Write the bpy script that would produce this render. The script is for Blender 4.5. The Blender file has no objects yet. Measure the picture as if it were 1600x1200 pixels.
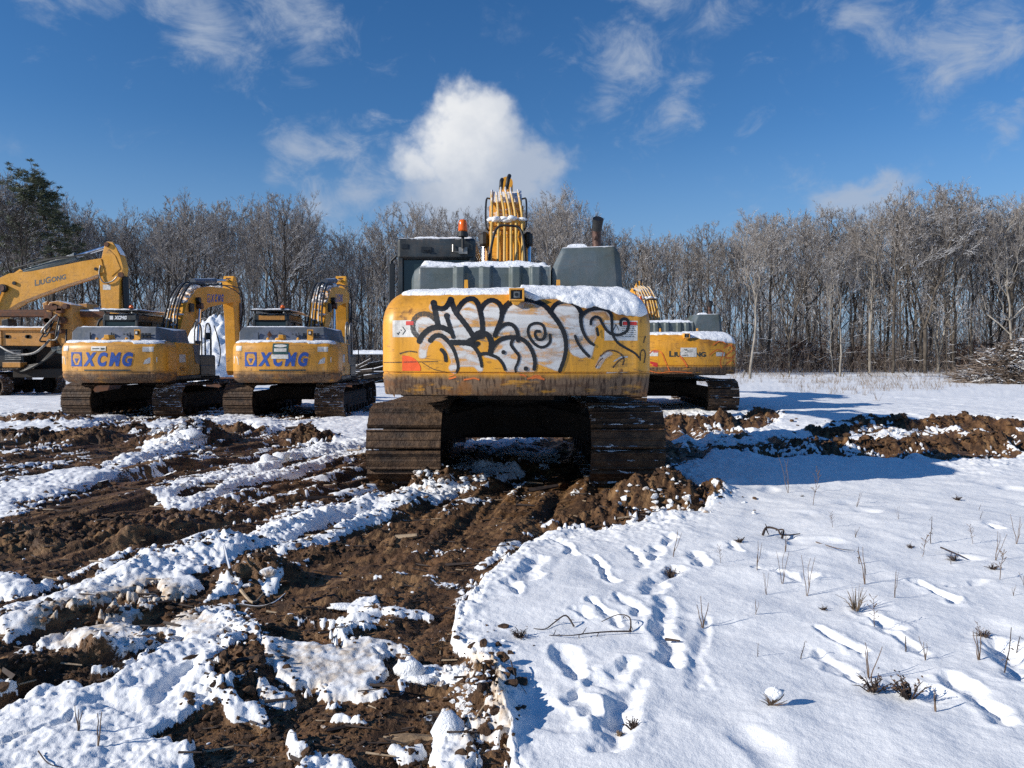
import bpy, math, random
import numpy as np
from mathutils import Vector, Matrix

R = math.radians
SC = bpy.context.scene
COL = SC.collection
random.seed(7)

# ------------------------------------------------------------------ camera, sky, sun, exposure
CAM_Z, FPX, PITCH = 1.5, 1180.0, R(1.94)
cam_d = bpy.data.cameras.new('camera')
cam_d.sensor_width = 36.0
cam_d.lens = 36.0 * FPX / 1600.0
cam_d.clip_start, cam_d.clip_end = 0.05, 3000.0
cam = bpy.data.objects.new('camera', cam_d)
cam.location = (0, 0, CAM_Z)
cam.rotation_euler = (math.pi / 2 - PITCH, 0, 0)
COL.objects.link(cam)
SC.camera = cam
SC.view_settings.view_transform = 'Standard'
SC.view_settings.look = 'None'
SC.view_settings.exposure = 0.12
SC.view_settings.gamma = 1.0
SC.cycles.use_denoising = False
SC.cycles.max_bounces = 6
SC.cycles.transparent_max_bounces = 8

SUN_EL, SUN_AZ = R(24.4), R(250.5)     # compass-like: 0 = +Y, 90 = +X; light comes from the left, a little behind the camera
sdir = Vector((math.sin(SUN_AZ) * math.cos(SUN_EL), math.cos(SUN_AZ) * math.cos(SUN_EL), math.sin(SUN_EL)))
sun_d = bpy.data.lights.new('sun', 'SUN')
sun_d.energy = 5.0
sun_d.angle = R(0.53)
sun_d.color = (1.0, 0.94, 0.84)
sun = bpy.data.objects.new('sun', sun_d)
sun.rotation_euler = sdir.to_track_quat('Z', 'Y').to_euler()
sun.location = (-30, -10, 30)
COL.objects.link(sun)


def px_dir(u, v):
    """unit world direction of a photo pixel (1600 x 1200)"""
    a, b = (u - 800) / FPX, (600 - v) / FPX
    cp, sp = math.cos(PITCH), math.sin(PITCH)
    return Vector((a, cp + b * sp, -sp + b * cp)).normalized()


def px_ground(u, v, z=0.0):
    d = px_dir(u, v)
    t = (z - CAM_Z) / d.z
    return d.x * t, d.y * t


def px_at(u, v, Y):
    d = px_dir(u, v)
    t = Y / d.y
    return d.x * t, Y, CAM_Z + d.z * t


class NT:
    def __init__(s, tree):
        s.t = tree
        s.n = tree.nodes
        s.l = tree.links

    def node(s, typ, **kw):
        n = s.n.new(typ)
        for k, v in kw.items():
            setattr(n, k, v)
        return n

    def put(s, sock, v):
        if hasattr(v, 'links') or isinstance(v, bpy.types.NodeSocket):
            s.l.new(v, sock)
        elif isinstance(v, (tuple, list)) and len(v) == 3 and sock.type == 'RGBA':
            sock.default_value = (v[0], v[1], v[2], 1)
        else:
            sock.default_value = v

    def math(s, op, a, b=0.0, c=0.0, clamp=False):
        n = s.node('ShaderNodeMath', operation=op, use_clamp=clamp)
        s.put(n.inputs[0], a)
        s.put(n.inputs[1], b)
        if len(n.inputs) > 2:
            s.put(n.inputs[2], c)
        return n.outputs[0]

    def vmath(s, op, a, b=(0, 0, 0)):
        n = s.node('ShaderNodeVectorMath', operation=op)
        s.put(n.inputs[0], a)
        s.put(n.inputs[1], b)
        return n.outputs['Value'] if op in ('LENGTH', 'DOT_PRODUCT', 'DISTANCE') else n.outputs[0]

    def noise(s, vec, scale=1.0, detail=4.0, rough=0.55, dist=0.0, color=False):
        n = s.node('ShaderNodeTexNoise')
        if vec is not None:
            s.l.new(vec, n.inputs['Vector'])
        n.inputs['Scale'].default_value = scale
        n.inputs['Detail'].default_value = detail
        n.inputs['Roughness'].default_value = rough
        n.inputs['Distortion'].default_value = dist
        return n.outputs['Color'] if color else n.outputs['Fac']

    def voronoi(s, vec, scale=1.0, feature='F1', out='Distance'):
        n = s.node('ShaderNodeTexVoronoi', feature=feature)
        if vec is not None:
            s.l.new(vec, n.inputs['Vector'])
        n.inputs['Scale'].default_value = scale
        return n.outputs[out]

    def ramp(s, x, lo, hi, a=0.0, b=1.0, smooth=True):
        n = s.node('ShaderNodeMapRange')
        if smooth:
            n.interpolation_type = 'SMOOTHSTEP'
        s.put(n.inputs[0], x)
        for i, v in ((1, lo), (2, hi), (3, a), (4, b)):
            s.put(n.inputs[i], v)
        return n.outputs[0]

    def mix(s, f, a, b, mode='MIX'):
        n = s.node('ShaderNodeMix', data_type='RGBA', blend_type=mode)
        s.put(n.inputs[0], f)
        s.put(n.inputs[6], a)
        s.put(n.inputs[7], b)
        return n.outputs[2]

    def xyz(s, v):
        n = s.node('ShaderNodeSeparateXYZ')
        s.l.new(v, n.inputs[0])
        return n.outputs

    def mapping(s, vec, scale=(1, 1, 1), rot=(0, 0, 0), loc=(0, 0, 0)):
        n = s.node('ShaderNodeMapping')
        s.l.new(vec, n.inputs[0])
        n.inputs['Scale'].default_value = scale
        n.inputs['Rotation'].default_value = rot
        n.inputs['Location'].default_value = loc
        return n.outputs[0]

    def bump(s, h, strength=0.5, dist=0.02, normal=None):
        n = s.node('ShaderNodeBump')
        n.inputs['Strength'].default_value = strength
        n.inputs['Distance'].default_value = dist
        s.put(n.inputs['Height'], h)
        if normal is not None:
            s.l.new(normal, n.inputs['Normal'])
        return n.outputs[0]


# --- sky: Nishita plus real-direction clouds
world = bpy.data.worlds.new('World')
SC.world = world
world.use_nodes = True
W = NT(world.node_tree)
W.n.clear()
sky = W.node('ShaderNodeTexSky', sky_type='NISHITA')
sky.sun_disc = False
sky.sun_elevation = SUN_EL
sky.sun_rotation = SUN_AZ
sky.altitude = 100
sky.air_density = 1.0
sky.dust_density = 0.0
sky.ozone_density = 1.6
hsv = W.node('ShaderNodeHueSaturation')
hsv.inputs['Saturation'].default_value = 1.20
hsv.inputs['Hue'].default_value = 0.502
tint = W.mix(1.0, sky.outputs[0], (0.80, 0.93, 1.12), 'MULTIPLY')
W.l.new(tint, hsv.inputs['Color'])
tc = W.node('ShaderNodeTexCoord')
dirv = tc.outputs['Generated']
wn = W.noise(dirv, 5.0, 5, 0.6, color=True)
warp = W.vmath('SCALE', W.vmath('SUBTRACT', wn, (0.5, 0.5, 0.5)))
warp.node.inputs['Scale'].default_value = 0.16
dw = W.vmath('ADD', dirv, warp)
wn2 = W.noise(dirv, 22.0, 5, 0.6, color=True)
warp2 = W.vmath('SCALE', W.vmath('SUBTRACT', wn2, (0.5, 0.5, 0.5)))
warp2.node.inputs['Scale'].default_value = 0.05
dw = W.vmath('ADD', dw, warp2)


def blob(vec, u, v, ru, rv, amp=1.0):
    c = px_dir(u, v)
    d = W.vmath('SUBTRACT', vec, tuple(c))
    d = W.vmath('MULTIPLY', d, (FPX / ru, FPX / ru, FPX / rv))
    r = W.vmath('LENGTH', d)
    return W.ramp(r, 1.0, 0.0, 0.0, amp, smooth=False)


def addall(lst):
    o = lst[0]
    for q in lst[1:]:
        o = W.math('MAXIMUM', o, q)
    return o


main_c = addall([blob(dw, 735, 240, 125, 120, 1.5), blob(dw, 745, 175, 85, 75, 1.3), blob(dw, 815, 262, 95, 85, 1.3), blob(dw, 660, 255, 90, 70, 1.15), blob(dw, 745, 310, 185, 75, 1.45), blob(dw, 830, 230, 60, 60, .9), blob(dw, 640, 225, 50, 35, .8)])
wisps = addall([blob(dw, 570, 320, 120, 60, .95), blob(dw, 545, 215, 90, 70, .80), blob(dw, 470, 250, 85, 70, .72), blob(dw, 600, 270, 80, 70, .7), blob(dw, 320, 60, 115, 90, .98), blob(dw, 420, 30, 105, 85, .82),
                blob(dw, 985, 105, 120, 75, .85), blob(dw, 1045, 20, 70, 60, .7), blob(dw, 1060, 190, 90, 55, .55), blob(dw, 1500, 60, 145, 80, .92), blob(dw, 1590, 30, 120, 65, .8),
                blob(dw, 1335, 292, 115, 48, 1.3), blob(dw, 1330, 10, 110, 55, .62), blob(dw, 130, 5, 170, 50, .6), blob(dw, 590, 390, 120, 60, .8), blob(dw, 460, 160, 60, 40, .5),
                blob(dw, 1600, 150, 60, 35, .6), blob(dw, 350, 470, 220, 80, .75), blob(dw, 1180, 470, 160, 60, .6), blob(dw, 1130, 30, 150, 60, .42)])
cn = W.noise(W.mapping(dirv, scale=(1, 1, 1.2)), 9.0, 8, 0.62)
cn2 = W.noise(W.mapping(dirv, scale=(1, 1, 1.6), rot=(0, R(35), 0)), 14.0, 7, 0.66, 0.6)
a1 = W.ramp(W.math('ADD', main_c, W.math('MULTIPLY', W.math('SUBTRACT', cn, 0.5), 1.6)), 0.18, 0.92, 0.0, 0.97)
a2 = W.ramp(W.math('ADD', wisps, W.math('MULTIPLY', W.math('SUBTRACT', cn2, 0.5), 2.1)), 0.15, 1.15, 0.0, 0.78)
alpha = W.math('MAXIMUM', a1, a2)
# cloud body: brighter on the sunlit upper left, greyer low and right
cc = px_dir(690, 175)
shade = W.vmath('DISTANCE', dw, tuple(cc))
shade = W.ramp(W.math('ADD', shade, W.math('MULTIPLY', W.math('SUBTRACT', cn, 0.5), 0.10)), 0.0, 0.13)
ccol = W.mix(shade, (8.8, 8.9, 9.0), (4.2, 4.9, 6.1))
elz = W.xyz(dirv)[2]
low = W.ramp(elz, 0.0, 0.30, 0.85, 0.0)
base = W.mix(low, hsv.outputs[0], (2.3, 3.9, 6.3))
skyc = W.mix(alpha, base, ccol)
bg = W.node('ShaderNodeBackground')
bg.inputs['Strength'].default_value = 0.092
W.l.new(skyc, bg.inputs['Color'])
wo = W.node('ShaderNodeOutputWorld')
W.l.new(bg.outputs[0], wo.inputs['Surface'])


# ------------------------------------------------------------------ numpy noise
def _hash(ix, iy, iz, seed):
    h = (ix.astype(np.int64) * 374761393 + iy.astype(np.int64) * 668265263 + iz.astype(np.int64) * 2147483647 + seed * 974634777) & 0xffffffff
    h = (h ^ (h >> 13)) * 1274126177 & 0xffffffff
    h = (h ^ (h >> 16)) & 0xffffffff
    return h.astype(np.float32) / np.float32(4294967295.0)


def vnoise2(x, y, seed=0):
    ix, iy = np.floor(x), np.floor(y)
    fx, fy = (x - ix).astype(np.float32), (y - iy).astype(np.float32)
    ix, iy = ix.astype(np.int64), iy.astype(np.int64)
    z = np.zeros_like(ix)
    fx = fx * fx * (3 - 2 * fx)
    fy = fy * fy * (3 - 2 * fy)
    a = _hash(ix, iy, z, seed)
    b = _hash(ix + 1, iy, z, seed)
    c = _hash(ix, iy + 1, z, seed)
    d = _hash(ix + 1, iy + 1, z, seed)
    return (a + (b - a) * fx) * (1 - fy) + (c + (d - c) * fx) * fy


def fbm(x, y, octv=4, seed=0, rough=0.5):
    o, amp, tot = 0, 1.0, 0.0
    ca, sa = 0.8, 0.6
    for i in range(octv):
        o = o + amp * vnoise2(x, y, seed + i * 17)
        tot += amp
        amp *= rough
        x, y = (ca * x - sa * y) * 2.03 + 11.3, (sa * x + ca * y) * 2.03 + 5.1
    return o / tot


def vnoise3(p, seed=0):
    i = np.floor(p)
    f = (p - i).astype(np.float32)
    i = i.astype(np.int64)
    f = f * f * (3 - 2 * f)
    r = 0
    for dx in (0, 1):
        for dy in (0, 1):
            for dz in (0, 1):
                w = (f[..., 0] if dx else 1 - f[..., 0]) * (f[..., 1] if dy else 1 - f[..., 1]) * (f[..., 2] if dz else 1 - f[..., 2])
                r = r + w * _hash(i[..., 0] + dx, i[..., 1] + dy, i[..., 2] + dz, seed)
    return r


def sstep(x, a, b):
    t = np.clip((x - a) / (b - a), 0, 1)
    return t * t * (3 - 2 * t)


# ------------------------------------------------------------------ mesh helpers
def mesh_np(name, verts, faces, smooth=False):
    """verts (n,3); faces (m,k) array or list of such arrays"""
    if not isinstance(faces, list):
        faces = [faces]
    faces = [f for f in faces if len(f)]
    me = bpy.data.meshes.new(name)
    verts = np.asarray(verts, np.float32)
    me.vertices.add(len(verts))
    me.vertices.foreach_set('co', verts.ravel())
    li = np.concatenate([np.asarray(f, np.int32).ravel() for f in faces])
    tot = np.concatenate([np.full(len(f), np.asarray(f).shape[1], np.int32) for f in faces])
    st = np.concatenate([[0], np.cumsum(tot)[:-1]]).astype(np.int32)
    me.loops.add(len(li))
    me.loops.foreach_set('vertex_index', li)
    me.polygons.add(len(tot))
    me.polygons.foreach_set('loop_start', st)
    me.polygons.foreach_set('loop_total', tot)
    me.polygons.foreach_set('use_smooth', np.full(len(tot), smooth, bool))
    me.update(calc_edges=True)
    return me


def link(name, me, mat=None, parent=None, loc=None):
    o = bpy.data.objects.new(name, me)
    COL.objects.link(o)
    if mat is not None and me is not None:
        me.materials.append(mat)
    if parent is not None:
        o.parent = parent
    if loc is not None:
        o.location = loc
    return o


def tag(o, label=None, cat=None, group=None, kind=None):
    if label:
        o['label'] = label
    if cat:
        o['category'] = cat
    if group:
        o['group'] = group
    if kind:
        o['kind'] = kind
    return o


def empty(name, loc, rz=0.0):
    o = bpy.data.objects.new(name, None)
    o.location = loc
    o.rotation_euler = (0, 0, rz)
    o.empty_display_size = 0.3
    COL.objects.link(o)
    return o


def tubes_np(P0, P1, R0, R1, sides=3):
    P0, P1 = np.asarray(P0, float), np.asarray(P1, float)
    R0, R1 = np.asarray(R0, float), np.asarray(R1, float)
    d = P1 - P0
    d = d / np.maximum(np.linalg.norm(d, axis=1, keepdims=True), 1e-9)
    up = np.where(np.abs(d[:, 2:3]) > 0.9, np.array([[1., 0, 0]]), np.array([[0, 0, 1.]]))
    a = np.cross(d, up)
    a /= np.linalg.norm(a, axis=1, keepdims=True)
    b = np.cross(d, a)
    n = len(P0)
    ang = np.arange(sides) * 2 * np.pi / sides
    ca, sa = np.cos(ang)[None, :, None], np.sin(ang)[None, :, None]
    ring = a[:, None] * ca + b[:, None] * sa
    V = np.concatenate([P0[:, None] + ring * R0[:, None, None], P1[:, None] + ring * R1[:, None, None]], axis=1)
    base = np.arange(n)[:, None] * (2 * sides)
    k = np.arange(sides)[None]
    k2 = (k + 1) % sides
    F = np.stack([base + k, base + k2, base + sides + k2, base + sides + k], axis=-1).reshape(-1, 4)
    return V.reshape(-1, 3), F[:, ::-1]


class MB:
    """collects shapes into one mesh"""

    def __init__(s):
        s.v, s.f = [], []

    def add(s, verts, faces):
        o = len(s.v)
        s.v.extend([tuple(p) for p in verts])
        s.f.extend([tuple(i + o for i in f) for f in faces])
        return s

    def box(s, x0, x1, y0, y1, z0, z1, M=None, c=0.0):
        if c > 0:  # chamfered box
            c = min(c, abs(x1 - x0) * .45, abs(y1 - y0) * .45, abs(z1 - z0) * .45)
            pts = []
            for x, sx in ((x0, 1), (x1, -1)):
                for y, sy in ((y0, 1), (y1, -1)):
                    for z, sz in ((z0, 1), (z1, -1)):
                        pts.append((x + sx * c, y + sy * c, z))
                        pts.append((x + sx * c, y, z + sz * c))
                        pts.append((x, y + sy * c, z + sz * c))
            return s.hull(pts, M)
        v = [(x, y, z) for x in (x0, x1) for y in (y0, y1) for z in (z0, z1)]
        f = [(0, 1, 3, 2), (4, 6, 7, 5), (0, 4, 5, 1), (2, 3, 7, 6), (0, 2, 6, 4), (1, 5, 7, 3)]
        if M is not None:
            v = [M @ Vector(p) for p in v]
        return s.add(v, f)

    def hull(s, pts, M=None):
        import bmesh
        bm = bmesh.new()
        for p in pts:
            bm.verts.new(p if M is None else M @ Vector(p))
        bmesh.ops.convex_hull(bm, input=bm.verts)
        bmesh.ops.dissolve_limit(bm, angle_limit=0.01, verts=bm.verts, edges=bm.edges)
        loose = [v for v in bm.verts if not v.link_faces]
        if loose:
            bmesh.ops.delete(bm, geom=loose, context='VERTS')
        bm.verts.index_update()
        s.add([v.co.copy() for v in bm.verts], [[v.index for v in f.verts] for f in bm.faces])
        bm.free()
        return s

    def tube(s, pts, r, sides=8, cap=True):
        pts = [Vector(p) for p in pts]
        rs = r if isinstance(r, (list, tuple)) else [r] * len(pts)
        o = len(s.v)
        prev = None
        for i, p in enumerate(pts):
            d = (pts[min(i + 1, len(pts) - 1)] - pts[max(i - 1, 0)])
            if d.length < 1e-9:
                d = Vector((0, 0, 1))
            d.normalize()
            if prev is None:
                up = Vector((1, 0, 0)) if abs(d.z) > 0.9 else Vector((0, 0, 1))
                a = d.cross(up).normalized()
            else:
                a = (prev - d * prev.dot(d))
                a = a.normalized() if a.length > 1e-6 else d.orthogonal().normalized()
            prev = a
            b = d.cross(a)
            for k in range(sides):
                t = 2 * math.pi * k / sides
                s.v.append(tuple(p + (a * math.cos(t) + b * math.sin(t)) * rs[i]))
        for i in range(len(pts) - 1):
            for k in range(sides):
                k2 = (k + 1) % sides
                s.f.append((o + i * sides + k, o + i * sides + k2, o + (i + 1) * sides + k2, o + (i + 1) * sides + k))
        if cap:
            s.f.append(tuple(o + k for k in reversed(range(sides))))
            s.f.append(tuple(o + (len(pts) - 1) * sides + k for k in range(sides)))
        return s

    def cyl(s, p0, p1, r, sides=20, r1=None):
        return s.tube([p0, p1], [r, r if r1 is None else r1], sides)

    def prism(s, poly, x0, x1):
        """side profile (y,z) polygon extruded over x"""
        n = len(poly)
        v = [(x0, y, z) for y, z in poly] + [(x1, y, z) for y, z in poly]
        f = [tuple(range(n)), tuple(reversed(range(n, 2 * n)))]
        for i in range(n):
            j = (i + 1) % n
            f.append((i, i + n, j + n, j))
        return s.add(v, f)

    def build(s, name, mat, parent=None, bevel=0.0, smooth=False, seg=2):
        me = bpy.data.meshes.new(name)
        me.from_pydata(s.v, [], s.f)
        if smooth:
            me.polygons.foreach_set('use_smooth', [True] * len(me.polygons))
        me.update()
        o = link(name, me, mat, parent)
        if bevel > 0:
            m = o.modifiers.new('bevel', 'BEVEL')
            m.width = bevel
            m.segments = seg
            m.limit_method = 'ANGLE'
            m.angle_limit = R(35)
        return o


def catmull(pts, n=6):
    P = [Vector(p) for p in pts]
    if len(P) < 3:
        return P
    out = []
    for i in range(len(P) - 1):
        p0, p1, p2, p3 = P[max(i - 1, 0)], P[i], P[i + 1], P[min(i + 2, len(P) - 1)]
        for k in range(n):
            t = k / n
            out.append(0.5 * ((2 * p1) + (p2 - p0) * t + (2 * p0 - 5 * p1 + 4 * p2 - p3) * t * t + (3 * p1 - p0 - 3 * p2 + p3) * t ** 3))
    out.append(P[-1])
    return out


def inpoly(px, py, poly):
    res = np.zeros(px.shape, bool)
    n = len(poly)
    j = n - 1
    for i in range(n):
        xi, yi = poly[i]
        xj, yj = poly[j]
        if yi != yj:
            c = ((yi > py) != (yj > py)) & (px < (xj - xi) * (py - yi) / (yj - yi) + xi)
            res ^= c
        j = i
    return res


# ------------------------------------------------------------------ materials
MATS = {}


def new_mat(name):
    m = bpy.data.materials.new(name)
    m.use_nodes = True
    t = NT(m.node_tree)
    b = t.n['Principled BSDF']
    MATS[name] = m
    return m, t, b


def simple(name, col, rough=0.6, metal=0.0, var=0.15, scale=8.0, bumpk=0.0, spec=0.5):
    m, t, b = new_mat(name)
    oc = t.node('ShaderNodeTexCoord').outputs['Object']
    n = t.noise(oc, scale, 5, 0.6)
    k = t.ramp(n, 0.3, 0.7, 1 - var, 1 + var)
    c = t.vmath('SCALE', col)
    t.put(c.node.inputs['Scale'], k)
    t.put(b.inputs['Base Color'], c)
    t.put(b.inputs['Roughness'], t.ramp(n, 0.3, 0.7, rough * 0.85, min(1, rough * 1.15)))
    b.inputs['Metallic'].default_value = metal
    b.inputs['Specular IOR Level'].default_value = spec
    if bumpk:
        t.put(b.inputs['Normal'], t.bump(t.noise(oc, scale * 4, 5, 0.6), bumpk, 0.01))
    return m


def painted(name, col, grime=0.5, band=None, snowtop=True, rough=0.42):
    """weathered machine paint: streaks, rust specks, mud band low down (band = z0,z1), dusting of snow on upward faces"""
    m, t, b = new_mat(name)
    tcn = t.node('ShaderNodeTexCoord')
    oc = tcn.outputs['Object']
    n1 = t.noise(oc, 1.7, 6, 0.6)
    n2 = t.noise(oc, 9.0, 6, 0.62)
    streak = t.noise(t.mapping(oc, scale=(26, 26, 1.3)), 1.0, 5, 0.6)
    hstreak = t.noise(t.mapping(oc, scale=(1.6, 1.6, 34)), 1.0, 5, 0.65)
    scuff = t.noise(t.mapping(oc, scale=(4.5, 4.5, 16), rot=(0, R(4), 0)), 1.0, 8, 0.75, 0.8)
    fade = t.mix(t.ramp(n1, 0.35, 0.7), col, (min(1, col[0] * 1.12 + .02), min(1, col[1] * 1.12 + .03), col[2] * 1.5 + .03))
    dark = tuple(c * 0.55 for c in col)
    c = t.mix(t.ramp(streak, 0.5, 0.72, 0, 0.40 * grime), fade, dark)
    c = t.mix(t.ramp(t.math('MULTIPLY', hstreak, n1), 0.30, 0.42, 0, 0.55 * grime), c, (0.13, 0.075, 0.035))
    c = t.mix(t.ramp(scuff, 0.57, 0.64, 0, 0.6 * grime), c, (0.10, 0.06, 0.035))
    c = t.mix(t.ramp(t.noise(t.mapping(oc, scale=(7, 7, 2.0)), 1.0, 6, .7), 0.60, 0.72, 0, .30 * grime), c, (0.62, 0.48, 0.27))
    rust = t.ramp(t.math('ADD', t.math('MULTIPLY', n2, 0.6), t.math('MULTIPLY', n1, 0.5)), 0.66, 0.72, 0, 0.85 * grime)
    c = t.mix(rust, c, (0.16, 0.055, 0.018))
    film = t.math('MULTIPLY', t.ramp(t.noise(oc, 0.9, 5, 0.6), 0.42, 0.62, 0.15, 1.0), t.ramp(t.noise(t.mapping(oc, scale=(9, 9, 3)), 1.0, 6, 0.7), 0.38, 0.66))
    c = t.mix(t.math('MULTIPLY', film, 0.42 * grime), c, (0.20, 0.115, 0.05))
    if name == 'counterweight_paint':
        q = t.xyz(oc)
        zz = t.math('ADD', q[2], t.math('MULTIPLY', t.math('SUBTRACT', t.noise(t.mapping(oc, scale=(9, 9, 2.5)), 1.0, 6, 0.65), 0.5), 0.5))
        st = t.math('MULTIPLY', t.ramp(zz, 1.84, 2.02), t.ramp(q[0], 0.0, 0.9, 0.25, 1.0))
        c = t.mix(t.math('MULTIPLY', st, 0.8), c, (0.14, 0.055, 0.018))
        fine = t.noise(t.mapping(oc, scale=(2.5, 2.5, 60)), 1.0, 4, 0.7)
        c = t.mix(t.math('MULTIPLY', t.ramp(fine, 0.62, 0.66), t.ramp(n2, 0.45, 0.6, 0, .7)), c, (0.05, 0.03, 0.02))
    rough_s = t.ramp(n2, 0.3, 0.7, rough * 0.8, rough * 1.4)
    if band:
        z = t.xyz(oc)[2]
        zn = t.math('ADD', z, t.math('MULTIPLY', t.math('SUBTRACT', t.noise(t.mapping(oc, scale=(5, 5, 3)), 1.0, 6, 0.65), 0.5), band[2]))
        mm = t.ramp(zn, band[0], band[1], 1.0, 0.0)
        cr = t.noise(t.mapping(oc, scale=(46, 46, 4.5)), 1.0, 4, 0.6)
        mudc = t.mix(t.ramp(cr, 0.38, 0.56), (0.055, 0.030, 0.018), (0.20, 0.128, 0.078))
        mudc = t.mix(t.ramp(t.noise(t.mapping(oc, scale=(2, 2, 14)), 1.0, 6, .65), 0.5, 0.62, 0, .6), mudc, (0.075, 0.036, 0.02))
        mudc = t.mix(t.ramp(t.noise(oc, 3.1, 5, 0.6), 0.52, 0.68, 0, .75), mudc, (0.30, 0.12, 0.03))
        thin = t.ramp(t.noise(t.mapping(oc, scale=(2.5, 2.5, 9)), 1.0, 6, 0.7), 0.55, 0.7, 1.0, 0.25)
        c = t.mix(t.math('MULTIPLY', mm, thin), c, mudc)
        rough_s = t.ramp(mm, 0, 1, rough, 0.85)
    if snowtop:
        nz = t.xyz(t.node('ShaderNodeNewGeometry').outputs['Normal'])[2]
        sn = t.ramp(t.math('ADD', nz, t.math('MULTIPLY', t.math('SUBTRACT', n2, 0.5), 0.9)), 0.72, 0.92)
        c = t.mix(sn, c, (0.82, 0.84, 0.87))
    t.put(b.inputs['Base Color'], c)
    t.put(b.inputs['Roughness'], rough_s)
    t.put(b.inputs['Normal'], t.bump(t.math('ADD', n1, t.math('MULTIPLY', n2, .25)), 0.16, 0.03))
    return m


YEL = (0.72, 0.325, 0.018)
painted('yellow_paint', YEL, 0.7)
painted('pipe_yellow', (0.60, 0.38, 0.10), 0.6)
painted('counterweight_paint', (0.74, 0.335, 0.015), 1.0, band=(1.30, 1.40, 0.13), snowtop=False)
painted('small_counterweight_paint', (0.64, 0.30, 0.03), 1.0, band=(1.10, 1.28, 0.2), snowtop=False)
painted('rusty_yellow', (0.50, 0.22, 0.03), 1.3)
painted('dark_grey_paint', (0.015, 0.021, 0.024), 0.3, rough=0.45)
painted('grey_paint', (0.066, 0.085, 0.076), 0.35, rough=0.5)
painted('slate_paint', (0.085, 0.10, 0.115), 0.3, rough=0.45)
simple('black_paint', (0.012, 0.014, 0.016), 0.4)
simple('rubber', (0.012, 0.012, 0.012), 0.55, var=0.3)
simple('chrome', (0.72, 0.73, 0.75), 0.18, 1.0)
simple('dull_steel', (0.28, 0.27, 0.25), 0.45, 0.7, 0.3)
simple('rust_iron', (0.11, 0.045, 0.022), 0.8, 0.0, 0.5, 6, 0.3)
simple('brown_pipe', (0.10, 0.055, 0.042), 0.5, 0.4, 0.5, 14, 0.2)
simple('under_dark', (0.022, 0.016, 0.012), 0.85, 0, 0.5, 5, 0.4)
simple('spray_black', (0.012, 0.012, 0.013), 0.42, 0, 0.2)
simple('white_decal', (0.66, 0.64, 0.60), 0.55, 0, 0.22, 12)
simple('red_decal', (0.55, 0.035, 0.03), 0.5)
simple('text_dark', (0.03, 0.045, 0.045), 0.5)
simple('text_grey', (0.13, 0.13, 0.12), 0.5)
simple('text_blue', (0.025, 0.085, 0.36), 0.45, 0, 0.2)
simple('text_white', (0.7, 0.72, 0.74), 0.5)
simple('teal_sign', (0.02, 0.075, 0.075), 0.5)
simple('orange_paint', (0.72, 0.17, 0.03), 0.6, 0, .3, 10)
simple('reflector_red', (0.85, 0.11, 0.02), 0.35, 0, .2)


def glass_dark():
    m, t, b = new_mat('cab_glass')
    b.inputs['Base Color'].default_value = (0.012, 0.022, 0.022, 1)
    b.inputs['Roughness'].default_value = 0.08
    b.inputs['Specular IOR Level'].default_value = 0.7


glass_dark()


def amber():
    m, t, b = new_mat('amber_lens')
    b.inputs['Base Color'].default_value = (0.95, 0.17, 0.01, 1)
    b.inputs['Roughness'].default_value = 0.15
    b.inputs['Transmission Weight'].default_value = 0.25


amber()


def snow_mat():
    m, t, b = new_mat('snow')
    oc = t.node('ShaderNodeTexCoord').outputs['Object']
    n = t.noise(oc, 3.0, 5, 0.6)
    t.put(b.inputs['Base Color'], t.mix(n, (0.80, 0.83, 0.87), (0.88, 0.89, 0.91)))
    b.inputs['Roughness'].default_value = 0.75
    b.inputs['Specular IOR Level'].default_value = 0.25
    t.put(b.inputs['Normal'], t.bump(t.math('ADD', t.noise(oc, 28, 4, 0.7), t.math('MULTIPLY', t.noise(oc, 110, 3, 0.6), 0.4)), 0.55, 0.03))
    m, t, b = new_mat('dirty_snow')
    oc = t.node('ShaderNodeTexCoord').outputs['Object']
    n = t.noise(oc, 7.0, 6, 0.65)
    t.put(b.inputs['Base Color'], t.mix(t.ramp(n, 0.45, 0.68), (0.82, 0.84, 0.86), (0.34, 0.23, 0.14)))
    b.inputs['Roughness'].default_value = 0.8
    t.put(b.inputs['Normal'], t.bump(t.noise(oc, 30, 4, 0.7), 0.5, 0.03))


snow_mat()


def track_mat(name, amt):
    m, t, b = new_mat(name)
    oc = t.node('ShaderNodeTexCoord').outputs['Object']
    n1 = t.noise(oc, 2.3, 6, 0.65)
    n2 = t.noise(oc, 14, 6, 0.65)
    nx = t.noise(t.mapping(oc, scale=(1.2, 12, 12)), 1.0, 5, 0.6)
    steel = t.mix(t.ramp(nx, 0.4, 0.65), (0.016, 0.010, 0.008), (0.075, 0.040, 0.022))
    mud = t.mix(t.ramp(n2, 0.35, 0.7), (0.045, 0.023, 0.011), (0.14, 0.078, 0.038))
    c = t.mix(t.ramp(n1, 0.36, 0.54, 0.25, 0.95), steel, mud)
    nz = t.xyz(t.node('ShaderNodeNewGeometry').outputs['Normal'])[2]
    ns = t.noise(t.mapping(oc, scale=(3.5, 9, 9)), 1.0, 6, 0.65)
    sn = t.ramp(t.math('ADD', t.math('MULTIPLY', nz, 0.10), ns), amt, amt + 0.025)
    c = t.mix(sn, c, (0.78, 0.8, 0.83))
    t.put(b.inputs['Base Color'], c)
    b.inputs['Roughness'].default_value = 0.72
    t.put(b.inputs['Normal'], t.bump(t.math('ADD', n2, t.math('MULTIPLY', n1, 2)), 0.7, 0.03))


track_mat('track_steel', 0.80)
track_mat('track_steel_snowy', 0.62)


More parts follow.
